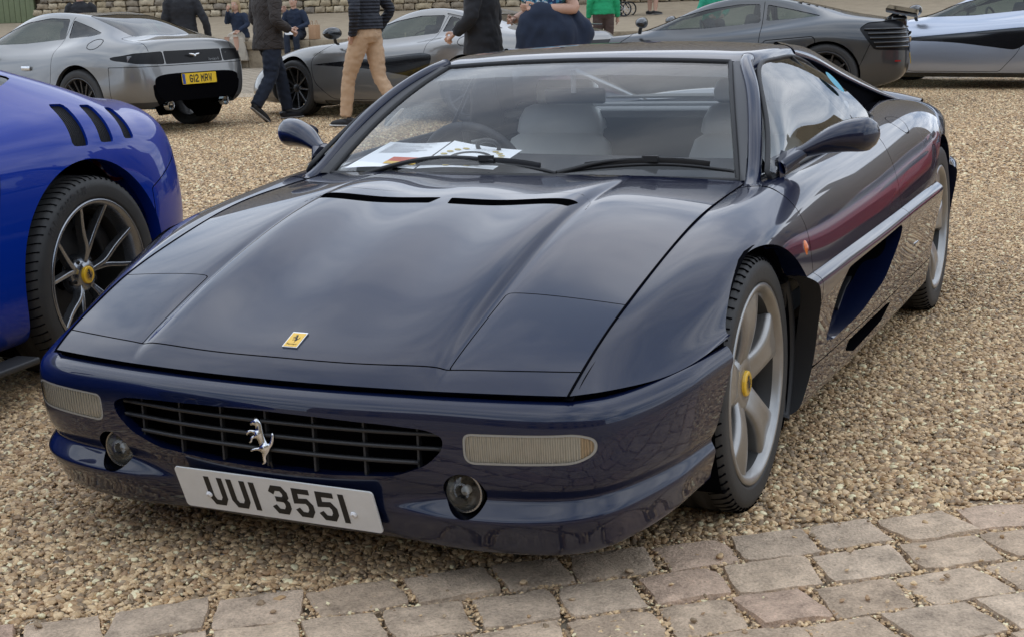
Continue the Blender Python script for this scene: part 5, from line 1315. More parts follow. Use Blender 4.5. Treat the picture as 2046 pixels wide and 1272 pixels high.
class Shell:
    def __init__(s, name, label, T, pm, pos, head, slope=0.0, group=None, mu=230, mv=170, glassm=None, tailm=None):
        full = np.concatenate([T[:, :0:-1]*[1, -1, 1], T], 1); s.M = grid(tensor(full, mu, mv))
        if ((s.M.V-s.M.V.mean(0))*s.M.N).sum() < 0: s.M = Mesh(s.M.V, s.M.F[:, ::-1])
        z = float(gz(*pos)); s.o = thing(name, label, 'car', (pos[0], pos[1], z), head, group); s.o.rotation_euler = (0, -math.atan(slope), head); s.pm = pm; s.g = glassm or M_carglass; s.seams = []; s.voids = []
        # caps closing nose and tail
        for i in (0, -1):
            ring = tensor(full, mu, mv)[i]; c = ring.mean(0); n = len(ring); V = np.vstack([ring, c+[(.012 if i == 0 else -.012), 0, 0]]); k = np.arange(n); F = np.stack([k, (k+1) % n, np.full(n, n)], 1)
            m = Mesh(V, F if i == -1 else F[:, ::-1]); mk('nose_cap' if i == 0 else 'tail_cap', m, pm if i == 0 or tailm is None else tailm, s.o)
    def side(s, poly, r=.03, ymin=.35):
        p = rpoly(poly, r); return lambda M: sdpoly(p, M.V[:, 0], M.V[:, 2])+np.where(np.abs(M.V[:, 1]) < ymin, 9, 0)
    def topv(s, poly, r=.05, zmin=.7):
        p = rpoly(poly, r); return lambda M: sdpoly(p, M.V[:, 0], M.V[:, 1])+np.where(M.V[:, 2] < zmin, 9, 0)
    def rear(s, poly, r=.02, xmax=-.35):
        p = rpoly(poly, r); return lambda M: sdpoly(p, M.V[:, 1], M.V[:, 2])+np.where(M.V[:, 0] > xmax, 9, 0)
    def take(s, name, f, m, off=-.004, split=True, rim=None, edge=.012, parent=None):
        a, s.M, sg = cut(s.M, f(s.M)); out = []
        for h in (lr(a) if split else [a]): out.append(mk(name, h.off(off), m, parent or s.o))
        s.voids.append(flange(sg, None, .014))
        return out
    def gap(s, f, w=.003):
        a, rest, pit = split_panel(s.M, f, w, .008); s.seams.append(pit); return a, rest
    def arches(s, xs, r, z=.0, ymin=.5, wide=1.0):
        for x, rr in zip(xs, r):
            f = lambda M: (np.hypot((M.V[:, 0]-x)/wide, M.V[:, 2]-rr*.965)-rr)+np.where(np.abs(M.V[:, 1]) < ymin, 9, 0)
            _, s.M, sg = cut(s.M, f(s.M)); P, N_ = sg
            d = -np.sign(P[..., 1:2])*np.array([0, .05, 0]); k = len(P); V = np.vstack([P[:, 0], P[:, 1], P[:, 1]+d[:, 1], P[:, 0]+d[:, 0]]); i = np.arange(k)
            for h_ in islands(Mesh(V, np.vstack([np.stack([i, i+k, i+2*k], 1), np.stack([i, i+2*k, i+3*k], 1)]))): mk('arch_lip', h_, s.pm, s.o)
            a = np.linspace(R(-40), R(220), 30)
            for sg_ in (1, -1):
                ring = np.stack([x+wide*rr*1.03*np.cos(a), 0*a, rr*.965+rr*1.03*np.sin(a)], 1); s.voids.append(grid(np.stack([ring+[0, y*sg_, 0] for y in (.86, .5)], 1))); s.voids.append(grid(np.stack([ring*[1, 0, 1]+[0, .5*sg_, 0], np.tile([x, .5*sg_, rr], (30, 1))], 1)))
    def interior(s, x0, x1, z, seats, wheel_y=-.38):
        bm = bmesh.new(); box(bm, ((x0+x1)/2, 0, z-.25), (abs(x1-x0), 1.3, .05)); bmk('cabin_floor', bm, M_carpet, s.o)
        bm = bmesh.new(); box(bm, (x1+.05, 0, z+.02), (.5, 1.35, .14)); bmk('dashboard', bm, M_dash, s.o, bevel=.05)
        for y in (.37, -.37):
            bm = bmesh.new(); box(bm, (seats, y, z+.06), (.16, .46, .52), Matrix.Rotation(-.25, 3, 'Y')); box(bm, (seats-.10, y, z+.36), (.09, .25, .16), Matrix.Rotation(-.2, 3, 'Y')); bmk('seat', bm, M_carseat, s.o, bevel=.04, seg=3)
        th = np.linspace(0, 2*np.pi, 25); w = mk('steering_wheel', tube(np.stack([x1-.30+.05*np.sin(th), wheel_y+.17*np.cos(th), z+.10+.16*np.sin(th)], 1), .014, 6, False), M_dash, s.o)
    def done(s, body='body'):
        b = mk(body, s.M, s.pm, s.o); 
        if any(x is not None for x in s.seams): mk('panel_gap', join(*s.seams), M_void, s.o)
        mk('inner_shell', join(*s.voids), M_void, s.o); return b
    def wheel(s, x, y, r, rr, w, style, metal, cap, horse=False, detail=False, rot=0.0):
        for sg in (1, -1): make_wheel(s.o, (x, sg*y, r-.004), r, rr, w, style, sg, metal, cap, detail, horse, rot=rot)
    def mirror(s, p, sz, m, stem):
        for sg in (1, -1):
            th = np.linspace(0, np.pi, 14); ph = np.linspace(0, 2*np.pi, 24, endpoint=False)
            G = np.array([[(p[0]+sz[0]*np.sin(t)*np.cos(q)*(1 if np.cos(q) > 0 else .5), (p[1]-sz[1]*np.cos(t))*sg, p[2]+sz[2]*np.sin(t)*np.sin(q)) for q in ph] for t in th]); M = grid(G, closed_v=True)
            if ((M.V-M.V.mean(0))*M.N).sum() < 0: M = Mesh(M.V, M.F[:, ::-1])
            o = mk('door_mirror', M, m, s.o); mk('mirror_stem', tube(np.array(stem)*[1, sg, 1], .022, 8, True, .6), m, o)

M_carglass = glass('car_glass', (.42, .50, .48), 1.0)
M_carseat = mat('car_seat', (.05, .05, .055), .7)
M_gloss = mat('gloss_black', (.008, .008, .009), .12, coat=.8)
M_mesh = mat('vent_mesh', (.012, .012, .013), .5)
P_silver = mat('silver_paint', (.22, .22, .215), .33, .7, 1.0, .02)
P_grey = mat('storm_grey_paint', (.25, .242, .228), .32, .7, 1.0, .02)
P_dark = mat('graphite_paint', (.058, .060, .062), .32, .6, 1.0, .02)
P_ice = mat('ice_silver_paint', (.46, .50, .58), .30, .72, 1.0, .02)
P_blue = mat('electric_blue_paint', (.002, .026, .27), .32, .12, .75, .015, .04)
P_red = mat('red_paint', (.36, .010, .012), .3, .1, 1.0, .02)
P_pale = mat('pale_silver_paint', (.50, .52, .55), .3, .7, 1.0, .02)

def ring_on(S_, x, z, rx, rz, sgn=1, r=.0035):
    M = S_.M; pts = []
    sel = M.V[:, 1]*sgn > .3; V = M.V[sel]
    for t in np.linspace(0, 2*np.pi, 41):
        px, pz = x+rx*math.cos(t), z+rz*math.sin(t); d2 = (V[:, 0]-px)**2+(V[:, 2]-pz)**2; k = np.argsort(d2)[:4]; w = 1/(d2[k]+1e-7); pts.append((V[k]*w[:, None]).sum(0)/w.sum())
    return tube(np.array(pts), r, 5, False)

def plate(S_, c, ex, ey, txt, mt, w=.52, h=.111, flagcol=None):
    ex = np.array(ex, float); ey = np.array(ey, float); n = np.cross(ex, ey); c = np.array(c, float)
    o = bmk('number_plate', prism([tuple(c+ex*a+ey*b) for a, b in rpoly([(-w/2, -h/2), (w/2, -h/2), (w/2, h/2), (-w/2, h/2)], .01)], tuple(n*.006)), mt, S_.o, smooth=False)
    mk('plate_lettering', place(stroke_text(txt, .079, .050, .014, .011, .033), c+n*.0072+ex*(.02 if flagcol else 0), ex, ey), M_ink, o)
    if flagcol: mk('plate_band', place(Mesh([(-w/2+.004, -h/2+.004, 0), (-w/2+.045, -h/2+.004, 0), (-w/2+.045, h/2-.004, 0), (-w/2+.004, h/2-.004, 0)], [(0, 1, 2), (0, 2, 3)]), c+n*.0070, ex, ey), flagcol, o)
    return o

def build_mclaren(name, label, pm, pos, head, slope, wings=True):
    S = Shell(name, label, T_MCL, pm, pos, head, slope)
    S.arches((0, 2.67), (.365, .355))
    dw = [(2.05, .862), (1.70, .985), (1.30, 1.075), (.95, 1.125), (.60, 1.125), (.57, .935), (1.3, .875)]
    S.take('door_window', S.side(dw, .02, .3), S.g); S.take('quarter_window', S.side([(.52, 1.115), (.25, 1.062), (.02, .995), (.20, .965), (.52, .945)], .02, .3), S.g)
    S.take('roof_blade', S.side([(.60, 1.150), (.25, 1.09), (-.28, .975), (-.22, .955), (.02, 1.0), (.30, 1.075), (.60, 1.132)], .01, .3), M_gloss)
    S.take('windscreen', S.topv([(2.22, -.58), (2.34, 0), (2.22, .58), (1.36, .45), (1.26, 0), (1.36, -.45)], .05, .78), S.g, split=False)
    S.take('engine_cover', S.topv([(.20, -.34), (.20, .34), (-.45, .40), (-.45, -.40)], .06, .9), M_gloss, split=False)
    S.take('door_blade', S.side([(2.38, .600), (1.7, .650), (1.0, .705), (.62, .735), (.47, .715), (.50, .60), (.70, .465), (.98, .50), (1.5, .565)], [.01, .2, .2, .06, .05, .1, .08, .1, .2], .5), M_gloss)
    S.take('headlamp', S.side([(3.40, .60), (3.05, .68), (3.12, .58), (3.42, .52)], .04, .5), M_gloss)
    S.take('sill', lambda M: M.V[:, 2]-.195+np.where((M.V[:, 0] > 2.2) | (M.V[:, 0] < .4), 9, 0), M_gloss, split=True)
    d, rest = S.gap(S.side([(2.10, .83), (2.36, .66), (2.30, .40), (2.02, .21), (.90, .21), (.66, .46), (.60, .72), (.56, .90), (.55, 1.2), (2.0, 1.2)], [.04, .1, .1, .05, .05, .1, .1, .05, 0, 0], .5)); S.M = rest
    for h in lr(d): mk('door', h, pm, S.o)
    S.seams.append(ring_on(S, .02, .86, .10, .055))
    S.take('tail_grille', S.rear([(-.62, .60), (.62, .60), (.66, .82), (-.66, .82)], .05, -.6), M_mesh, split=False)
    w = sweep([(-.60, -.60, .985), (-.60, 0, 1.0), (-.60, .60, .985)], rpoly([(-.11, -.012), (.11, -.004), (.11, .012), (-.11, .004)], .005, 2)); mk('rear_wing', w, M_gloss, S.o)
    for y in (-.45, .45): mk('wing_strut', Mesh(*boxm((-.58, y, .955), (.10, .03, .07))), M_gloss, S.o)
    S.mirror((1.93, .965, .955), (.10, .135, .070), M_gloss, [(1.97, .85, .83), (1.96, .90, .85), (1.95, .93, .92)])
    S.interior(.6, 1.75, .70, .85); S.done()
    S.wheel(0, .80, .345, .262, .28, 10, M_darkalloy, M_black); S.wheel(2.67, .815, .328, .250, .23, 10, M_darkalloy, M_black)
    return S

def build_12c():
    S = Shell('sports_car', 'dark graphite supercar with raised black rear wing and side slats', T_MCL, P_dark, (-12.378, -1.675), R(279.2), .0048, tailm=M_tailblack)
    S.arches((0, 2.67), (.368, .355))
    S.take('door_window', S.side([(2.08, .868), (1.70, .990), (1.30, 1.082), (.95, 1.128), (.72, 1.125), (.70, .930), (1.3, .882)], .02, .3), S.g); S.take('quarter_window', S.side([(.64, 1.118), (.38, 1.062), (.06, .985), (.30, .962), (.64, .945)], .02, .3), S.g)
    S.take('windscreen', S.topv([(2.22, -.58), (2.34, 0), (2.22, .58), (1.36, .45), (1.26, 0), (1.36, -.45)], .05, .78), S.g, split=False)
    eng = S.take('engine_cover', S.topv([(.30, -.34), (.30, .34), (-.45, .40), (-.45, -.40)], .06, .9), M_gloss, split=False)[0]
    for i in range(7):
        for sg in (1, -1): mk('deck_louvre', Mesh(*boxm((.30-i*.085, .44*sg, 1.118-i*.021+.004), (.045, .07, .018))), M_gloss, S.o)
    d, rest = S.gap(S.side([(2.10, .83), (2.36, .66), (2.30, .40), (2.02, .16), (.90, .16), (.72, .46), (.70, .72), (.68, .90), (.67, 1.2), (2.0, 1.2)], [.04, .1, .1, .05, .05, .1, .1, .05, 0, 0], .5)); S.M = rest
    for h in lr(d): mk('door', h, P_dark, S.o)
    q, rest = S.gap(S.side([(.66, .74), (.12, .775), (.10, .70), (.30, .60), (.64, .56)], .05, .5), .004); S.M = rest
    for h in lr(q): mk('side_intake', h, P_dark, S.o)
    tc0 = S.M.copy()
    S.take('tail_corner', S.side([(-.34, .84), (-.50, .62), (-.90, .60), (-.90, .93), (-.42, .90)], .03, .30), M_tailblack, -.006)
    S.take('tail_panel', S.rear([(-.60, .62), (.60, .62), (.60, .90), (-.60, .90)], .04, -.70), M_tailblack, -.006, split=False)
    S.take('plate_recess', S.rear([(-.40, .38), (.40, .38), (.42, .60), (-.42, .60)], .04, -.55), M_tailblack, -.006, split=False)
    S.take('diffuser', S.rear([(-.78, .20), (.78, .20), (.66, .37), (-.66, .37)], .03, -.45), M_mesh, -.006, split=False)
    b_, rest = S.gap(lambda M: -(M.V[:, 0]+.42+(M.V[:, 2]-.6)*.45)*-1+np.where(M.V[:, 2] > .83, 9, 0), .003); S.M = rest; mk('rear_bumper', b_, P_dark, S.o)
    # black slatted tail corners; bars stand proud of the dark panel
    src = mkM = b_
    for sg in (1, -1):
        for k in range(5):
            z = .648+k*.046; P = []
            for x in np.linspace(-.40-.03*(4-k), -.84, 16):
                sel = np.abs(tc0.V[:, 2]-z) < .03; V = tc0.V[sel & (tc0.V[:, 1]*sg > .2)]
                if len(V) == 0: continue
                j = np.argmin((V[:, 0]-x)**2+(V[:, 2]-z)**2); P.append((V[j, 0], V[j, 1]+.012*sg, z))
            P = np.array(P); P = P[np.concatenate([[True], np.abs(np.diff(P[:, 0])) > .004])]
            if len(P) > 3: mk('tail_slat', tube(P, .0105, 6, True), M_gloss, S.o)
    S.voids.append(None)
    for y in (-.17, .17): m = lathe([(0, .055), (.05, .055), (.05, .045), (0, .04)], 20); mk('exhaust_pipe', Mesh(m.V[:, [1, 0, 2]]*[-1, 1, 1]+[-.82, y, .73], m.F), M_chrome, S.o)
    # raised air brake
    wing = sweep([(-.76, -.66, .985), (-.78, 0, 1.02), (-.76, .66, .985)], rpoly([(-.16, -.05), (.16, .015), (.16, .06), (-.16, -.005)], .012, 2)); mk('air_brake', wing, M_gloss, S.o)
    for y in (-.5, -.2, .2, .5): mk('wing_strut', tube([(-.62, y, .92), (-.74, y, 1.0)], .03, 6), M_gloss, S.o)
    bm = bmesh.new(); box(bm, (-.74, 0, .90), (.16, 1.16, .12)); bmk('tail_shelf', bm, M_gloss, S.o, bevel=.03, seg=3)
    ey = np.array([.12, 0, 1.0]); ey /= np.linalg.norm(ey); plate(S, (-.862, 0, .50), (0, -1, 0), ey, 'MRW', M_plateyel)
    mk('reflector', Mesh(*boxm((-.72, .868, .50), (.10, .01, .014))), M_redlens, S.o)
    S.mirror((1.93, .965, .965), (.09, .12, .06), P_dark, [(2.0, .82, .85), (1.98, .88, .90), (1.95, .92, .94)])
    S.interior(.6, 1.75, .70, .85); S.done()
    S.wheel(0, .80, .350, .262, .29, 10, M_darkalloy, M_black); S.wheel(2.67, .815, .328, .250, .23, 10, M_darkalloy, M_black)
    return S

def build_aston():
    S = Shell('sports_car', 'silver grey coupe with yellow rear plate G12 MRW', T_AST, P_silver, (-8.90, -8.50), R(264.6), .0087, tailm=M_void)
    S.arches((0, 2.6), (.372, .365))
    S.take('door_window', S.side([(1.74, .935), (1.45, 1.06), (1.10, 1.165), (.75, 1.205), (.44, 1.190), (.36, .985), (1.0, .945)], .03, .3), S.g); S.take('quarter_window', S.side([(.38, 1.178), (.10, 1.105), (-.14, 1.035), (-.04, 1.010), (.31, .992)], .03, .3), S.g)
    S.take('windscreen', S.topv([(1.98, -.60), (2.05, 0), (1.98, .60), (1.20, .47), (1.12, 0), (1.20, -.47)], .05, .85), S.g, split=False)
    S.take('rear_window', S.topv([(.26, -.44), (.30, 0), (.26, .44), (-.44, .50), (-.475, 0), (-.44, -.50)], .06, .9), M_rearglass, split=False)
    S.take('tail_lamp_panel', S.rear([(-.43, .715), (.43, .715), (.43, .845), (-.43, .845)], .012, -.4), M_tailblack, split=False)
    for t in S.take('tail_lamp', S.rear([(.445, .715), (.80, .730), (.90, .765), (.90, .80), (.78, .835), (.445, .845)], .03, -.3), M_tailblack, split=True): pass
    for t in S.take('tail_lamp', S.rear([(-.445, .715), (-.80, .730), (-.90, .765), (-.90, .80), (-.78, .835), (-.445, .845)], .03, -.3), M_tailblack, split=True): pass
    S.o.scale = (1, 1, 1.03); S.take('rear_insert', S.rear([(-.56, .30), (.56, .30), (.64, .40), (.66, .52), (.36, .53), (.30, .46), (-.30, .46), (-.36, .53), (-.66, .52), (-.64, .40)], .03, -.4), M_void, split=False)
    S.take('diffuser', lambda M: M.V[:, 2]-.345+np.where(M.V[:, 0] > -.42, 9, 0), M_darkgrey, split=False)
    b_, rest = S.gap(lambda M: np.maximum(M.V[:, 0]+.46, M.V[:, 2]-.70)); S.M = rest; mk('rear_bumper', b_, P_silver, S.o)
    d, rest = S.gap(S.side([(1.80, .93), (1.95, .72), (1.90, .30), (1.80, .25), (.55, .25), (.42, .50), (.36, .97), (.40, 1.3), (1.7, 1.3)], [.05, .1, .1, .03, .05, .2, .05, 0, 0], .5)); S.M = rest
    for h in lr(d): mk('door', h, P_silver, S.o)
    bl, rest = S.gap(lambda M: sdpoly(rpoly([(-.40, -.66), (-.46, 0), (-.40, .66), (-.80, .62), (-.80, -.62)], .05), M.V[:, 0], M.V[:, 1])+np.where(M.V[:, 2] < .84, 9, 0)); S.M = rest; mk('boot_lid', bl, P_silver, S.o)
    S.seams.append(ring_on(S, -.20, .93, .085, .05))
    # lamp lenses, badge, script
    for sg in (1, -1):
        for y0, y1, mm in ((.50, .78, M_lampgrey), ):
            P = [(-.765+.14*((y-.45)/.45)**2, y*sg, .775) for y in np.linspace(y0, y1+.06, 8)]; mk('lamp_lens', sweep(P, rpoly([(-.010, -.035), (.012, -.035), (.012, .035), (-.010, .035)], .008, 2)), M_lampgrey, S.o)
        mk('lamp_lens', Mesh(lathe([(0, .042), (.012, .036), (.016, 0)], 20).V[:, [1, 0, 2]]*[-1, 1, 1]+[-.60, .80*sg, .775], lathe([(0, .042), (.012, .036), (.016, 0)], 20).F), M_lampwhite, S.o)
        mk('red_reflector', Mesh(*boxm((-.765+.05, .60*sg, .50), (.02, .16, .03))), M_redlens, S.o)
        m = lathe([(0, .05), (.06, .05), (.06, .042), (0, .038)], 20); mk('exhaust_pipe', Mesh(m.V[:, [1, 0, 2]]*[-1, 1, 1]+[-.76, .42*sg, .30], m.F), M_chrome, S.o)
    wing = [(0, .006), (.02, .012), (.05, .014), (.085, .013), (.06, .001), (.03, -.006), (.012, -.012), (0, -.014)]; wp = wing+[(-a, b) for a, b in wing[::-1]]
    mk('wings_badge', from_bm(prism([(-.806, -a*1.15, .795+b*1.15) for a, b in wp], (-.006, 0, 0))), M_chrome, S.o, flat=True)
    mk('model_script', place(text_mesh('Vantage S', .042), (-.80, -.29, .742), (0, -1, 0), (.12, 0, 1)), M_chrome, S.o)
    ey = np.array([.10, 0, 1.0]); ey /= np.linalg.norm(ey); plate(S, (-.845, 0, .555), (0, -1, 0), ey, 'G12 MRW', M_plateyel, flagcol=M_plateblue)
    bm = bmesh.new(); box(bm, (.80, .905, .70), (.13, .012, .045)); bmk('door_handle', bm, M_chrome, S.o, bevel=.01)
    S.mirror((1.62, .93, .98), (.07, .10, .05), P_silver, [(1.66, .80, .92), (1.65, .85, .94), (1.63, .88, .96)])
    S.interior(.2, 1.55, .78, .55); S.done()
    S.wheel(0, .785, .345, .255, .275, 15, M_darkalloy, M_black); S.wheel(2.6, .79, .34, .255, .24, 15, M_darkalloy, M_black)
    return S

def build_f12():
    S = Shell('grand_tourer', 'bright metallic blue grand tourer with three gill vents behind the rear wheel', T_F12, P_blue, (-.447, -2.682), R(6), 0.0, mu=320, mv=220)
    S.arches((0, 2.72), (.392, .385))
    S.take('door_window', S.side([(1.65, .945), (1.30, 1.08), (.95, 1.17), (.45, 1.175), (.30, .995), (1.0, .955)], .03, .3), S.g); S.take('quarter_window', S.side([(.38, 1.165), (.15, 1.11), (-.02, 1.06), (.20, 1.015)], .02, .3), S.g)
    S.take('windscreen', S.topv([(2.05, -.62), (2.12, 0), (2.05, .62), (1.12, .47), (1.04, 0), (1.12, -.47)], .05, .85), S.g, split=False)
    S.take('rear_window', S.topv([(.20, -.44), (.25, 0), (.20, .44), (-.36, .46), (-.40, 0), (-.36, -.46)], .06, .9), M_rearglass, split=False)
    # three slanting gills
    gills = []
    for xc, z0, z1, w in ((-.030, .815, .965, .082), (-.185, .815, .952, .076), (-.335, .815, .932, .066)):
        poly = rpoly([(xc-w/2+.034, z0), (xc+w/2+.038, z0+.004), (xc+w/2-.004, z1), (xc-w/2-.004, z1-.004)], .014)
        f = lambda M, poly=poly: sdpoly(poly, M.V[:, 0], M.V[:, 2])+np.where(np.abs(M.V[:, 1]) < .5, 9, 0)
        rim = lambda M, f=f: f(M)-.012
        a, S.M, sg = cut(S.M, f(S.M)); 
        for h in lr(a): gills.append(mk('gill_vent', h.off(-.010), M_gillmesh, S.o))
        fl = flange(sg, None, .012); 
        for h in lr(fl): mk('gill_rim', h, P_blue, S.o)
    b_, rest = S.gap(lambda M: np.maximum(M.V[:, 2]-(.65-(M.V[:, 0]+.43)*.375), M.V[:, 0]+.36), .0022); S.M = rest; mk('rear_bumper', b_, P_blue, S.o)
    bl, rest = S.gap(lambda M: sdpoly(rpoly([(-.26, -.70), (-.36, 0), (-.26, .70), (-.72, .60), (-.72, -.60)], .05), M.V[:, 0], M.V[:, 1])+np.where(M.V[:, 2] < .86, 9, 0), .0022); S.M = rest; mk('boot_lid', bl, P_blue, S.o)
    d, rest = S.gap(S.side([(1.85, .93), (2.0, .72), (1.95, .30), (1.85, .25), (.62, .25), (.50, .50), (.36, .98), (.40, 1.3), (1.7, 1.3)], [.05, .1, .1, .03, .05, .2, .05, 0, 0], .5)); S.M = rest
    for h in lr(d): mk('door', h, P_blue, S.o)
    for sg in (1, -1):
        mk('side_skirt', sweep([(.40, .955*sg, .14), (1.2, .935*sg, .13), (2.3, .955*sg, .13)], rpoly([(-.05, -.012), (.05, -.012), (.05, .012), (-.05, .012)], .008, 2)), M_darkgrey, S.o)
        m = lathe([(0, .10), (.02, .095), (.03, .05), (.032, 0)], 28); mk('tail_lamp', Mesh(m.V[:, [1, 0, 2]]*[-1, 1, 1]+[-.735, .55*sg, .70], m.F), M_redlens, S.o)
        m = lathe([(0, .042), (.07, .042), (.07, .035), (0, .03)], 20); mk('exhaust_pipe', Mesh(m.V[:, [1, 0, 2]]*[-1, 1, 1]+[-.72, .52*sg, .33], m.F), M_darkgrey, S.o)
    S.mirror((1.70, .97, .98), (.08, .11, .055), P_blue, [(1.74, .82, .93), (1.73, .88, .95), (1.71, .91, .965)])
    S.interior(.2, 1.6, .78, .6); S.done()
    S.wheel(0, .842, .358, .268, .29, 'tenV', M_machined, M_yellow, True, True, R(20)); S.wheel(2.72, .84, .355, .262, .27, 'tenV', M_machined, M_yellow, False, False)
    # raised maker's lettering on the tyre wall
    wl = [c for c in S.o.children if c.name.startswith('wheel')][0]
    for k, ch in enumerate('MICHELIN'):
        t = text_mesh(ch, .034, bold=.0012); a = R(80-k*6.0); r_ = .316; er = np.array([math.cos(a), 0, math.sin(a)]); et = np.array([math.sin(a), 0, -math.cos(a)])
        # seen from +y: x axis runs to the left, so letters advance along -et
        t = Mesh(t.V*[1, 1, 1], t.F); V = er*r_+np.array([0, .1480, 0])+t.V[:, :1]*(et)+t.V[:, 1:2]*er; mk('tyre_letter', Mesh(V, t.F), M_tyreletter, wl)
    return S
M_rearglass = glass('rear_glass', (.20, .24, .25), 1.6)
M_tailblack = mat('tail_black', (.008, .008, .009), .3, spec=.2)
M_darkgrey = mat('dark_grey_plastic', (.035, .035, .036), .5)
M_lampgrey = mat('lamp_grey', (.16, .16, .165), .15, .3, .8)
M_lampwhite = mat('lamp_white', (.6, .6, .6), .2, coat=.7)
M_plateblue = mat('plate_blue', (.03, .07, .30), .4)
M_machined = mat('machined_alloy', (.30, .31, .33), .24, .9)
M_gillmesh = ribbed('gill_mesh', (.006, .006, .007), 60, 'DIAGONAL', .6, .0, .004); M_gillmesh.node_tree.nodes['Principled BSDF'].inputs['Coat Weight'].default_value = 0; M_gillmesh.node_tree.nodes['Principled BSDF'].inputs['Specular IOR Level'].default_value = .15
M_tyreletter = mat('tyre_letter', (.035, .035, .036), .4)
build_f12(); build_aston()
MCL = build_mclaren('sports_car', 'warm grey supercar with black door blade parked behind the walking men', P_grey, (-10.801, -4.779), R(257.1), .0105)
build_12c()
def copy_car(src, label, pos, head, slope, pm, old):
    c = copy_tree(src.o, None, {old: pm}); c['label'] = label; c.location = (pos[0], pos[1], float(gz(*pos))); c.rotation_euler = (0, -math.atan(slope), head); return c
copy_car(MCL, 'ice silver supercar with black door blade beyond the graphite car\'s tail', (-15.077, .999), R(257.5), .0105, P_ice, P_grey)
copy_car(MCL, 'red supercar standing alongside the yard, mirrored in the navy door', (-9.9, 2.75), R(4), 0.0, P_red, P_grey)
# ------------------------------------------------------------------ people
def remesh(ms, voxel, smooth=4, disp=None):
    """union of overlapping closed meshes as one continuous surface"""
    M = join(*ms); o = mk('tmp', M, None, None, False)
    md = o.modifiers.new('r', 'REMESH'); md.mode = 'VOXEL'; md.voxel_size = voxel
    if smooth: s = o.modifiers.new('s', 'SMOOTH'); s.iterations = smooth; s.factor = .5
    me = bake(o)
    if disp:
        sc, amp, ax = disp; q = mnoise.noise
        nv = len(me.vertices); co = np.empty(nv*3, np.float32); no = np.empty(nv*3, np.float32); me.vertices.foreach_get('co', co); me.vertex_normals.foreach_get('vector', no); co = co.reshape(-1, 3); no = no.reshape(-1, 3)
        A_ = (co*sc*np.array(ax)).tolist(); n = np.array([q((a+3.1, b, c))+.5*q((a*2.1, b*2.1+5, c*2.3)) for a, b, c in A_], np.float32)
        me.vertices.foreach_set('co', (co+no*(n*amp)[:, None]).ravel()); me.update()
    old = o.data; bpy.data.objects.remove(o); bpy.data.meshes.remove(old)
    me.polygons.foreach_set('use_smooth', np.ones(len(me.polygons), bool)); return me
def rings(R_, k=20):
    """closed loft of elliptical rings (centre, half-width y, half-depth x, tilt)"""
    a = np.arange(k)*2*np.pi/k; G = []
    for c, w, d in R_: G.append(np.stack([c[0]+d*np.cos(a), c[1]+w*np.sin(a), np.full(k, c[2])], 1))
    G = np.array(G); M = grid(G, closed_v=True); n = len(M.V); V = np.vstack([M.V, G[0].mean(0), G[-1].mean(0)]); i = np.arange(k); j = (i+1) % k; l = (len(G)-1)*k
    M = Mesh(V, np.vstack([M.F, np.stack([j, i, np.full(k, n)], 1), np.stack([l+i, l+j, np.full(k, n+1)], 1)]))
    return M if ((M.V-M.V.mean(0))*M.N).sum() > 0 else Mesh(M.V, M.F[:, ::-1])
def limb(P, r, n=14, flat=1.0):
    P = np.array(P, float); t = np.concatenate([[0], np.cumsum(np.linalg.norm(np.diff(P, axis=0), axis=1))]); u = np.linspace(0, t[-1], n)
    C = np.stack([np.interp(u, t, P[:, k]) for k in range(3)], 1); C[1:-1] = (C[:-2]+2*C[1:-1]+C[2:])/4; rr = np.interp(u, t, r)
    M = tube(C, rr, 14, True, flat); return M if ((M.V-M.V.mean(0))*M.N).sum() > 0 else Mesh(M.V, M.F[:, ::-1])
def ball(c, r, k=16):
    th = np.linspace(0, np.pi, k//2+1); a = np.arange(k)*2*np.pi/k; r = np.broadcast_to(r, (3,))
    G = np.array([[(c[0]+r[0]*np.sin(t)*np.cos(p), c[1]+r[1]*np.sin(t)*np.sin(p), c[2]+r[2]*np.cos(t)) for p in a] for t in th]); M = grid(G, closed_v=True)
    return M if ((M.V-M.V.mean(0))*M.N).sum() > 0 else Mesh(M.V, M.F[:, ::-1])

SKIN = mat('skin', (.52, .31, .22), .55); LIPS = mat('lips', (.42, .18, .15), .5); EYE = mat('eye', (.75, .75, .74), .25); IRIS = mat('iris', (.05, .04, .03), .2)
def cloth(name, col, sc=60, bump=.15, sheen=.03, col2=None):
    return mat(name, col, .85, sheen=sheen, bump=(sc, bump, .004), noise=(5, .6, col2 or tuple(c*.75 for c in col)))

HANDS = {}; SHOE = []
def hand_me(curl=.5, side=1):
    """palm and five unequal bent fingers; points down -z, thumb to the front (+x)"""
    ms = [limb([(0, 0, .02), (.004, 0, -.04), (.004, 0, -.085)], [.024, .034, .036], 8, .5)]
    for k, (x, L_, r_) in enumerate(((.030, .070, .0085), (.011, .080, .009), (-.009, .074, .0087), (-.027, .058, .0078))):
        b = curl*side*-1; P = [(x, 0, -.07)]; a = 0
        for seg, f in ((.45, .35), (.32, .75), (.23, .6)):
            a += b*f; p = P[-1]; P.append((p[0], p[1]+math.sin(a)*L_*seg, p[2]-math.cos(a)*L_*seg))
        ms.append(limb(P, [r_, r_, r_*.95, r_*.75], 9))
    ms.append(limb([(.022, 0, -.015), (.046, -.010*side, -.042), (.050, -.018*side, -.072), (.046, -.024*side, -.092)], [.013, .012, .010, .008], 9))
    return ms

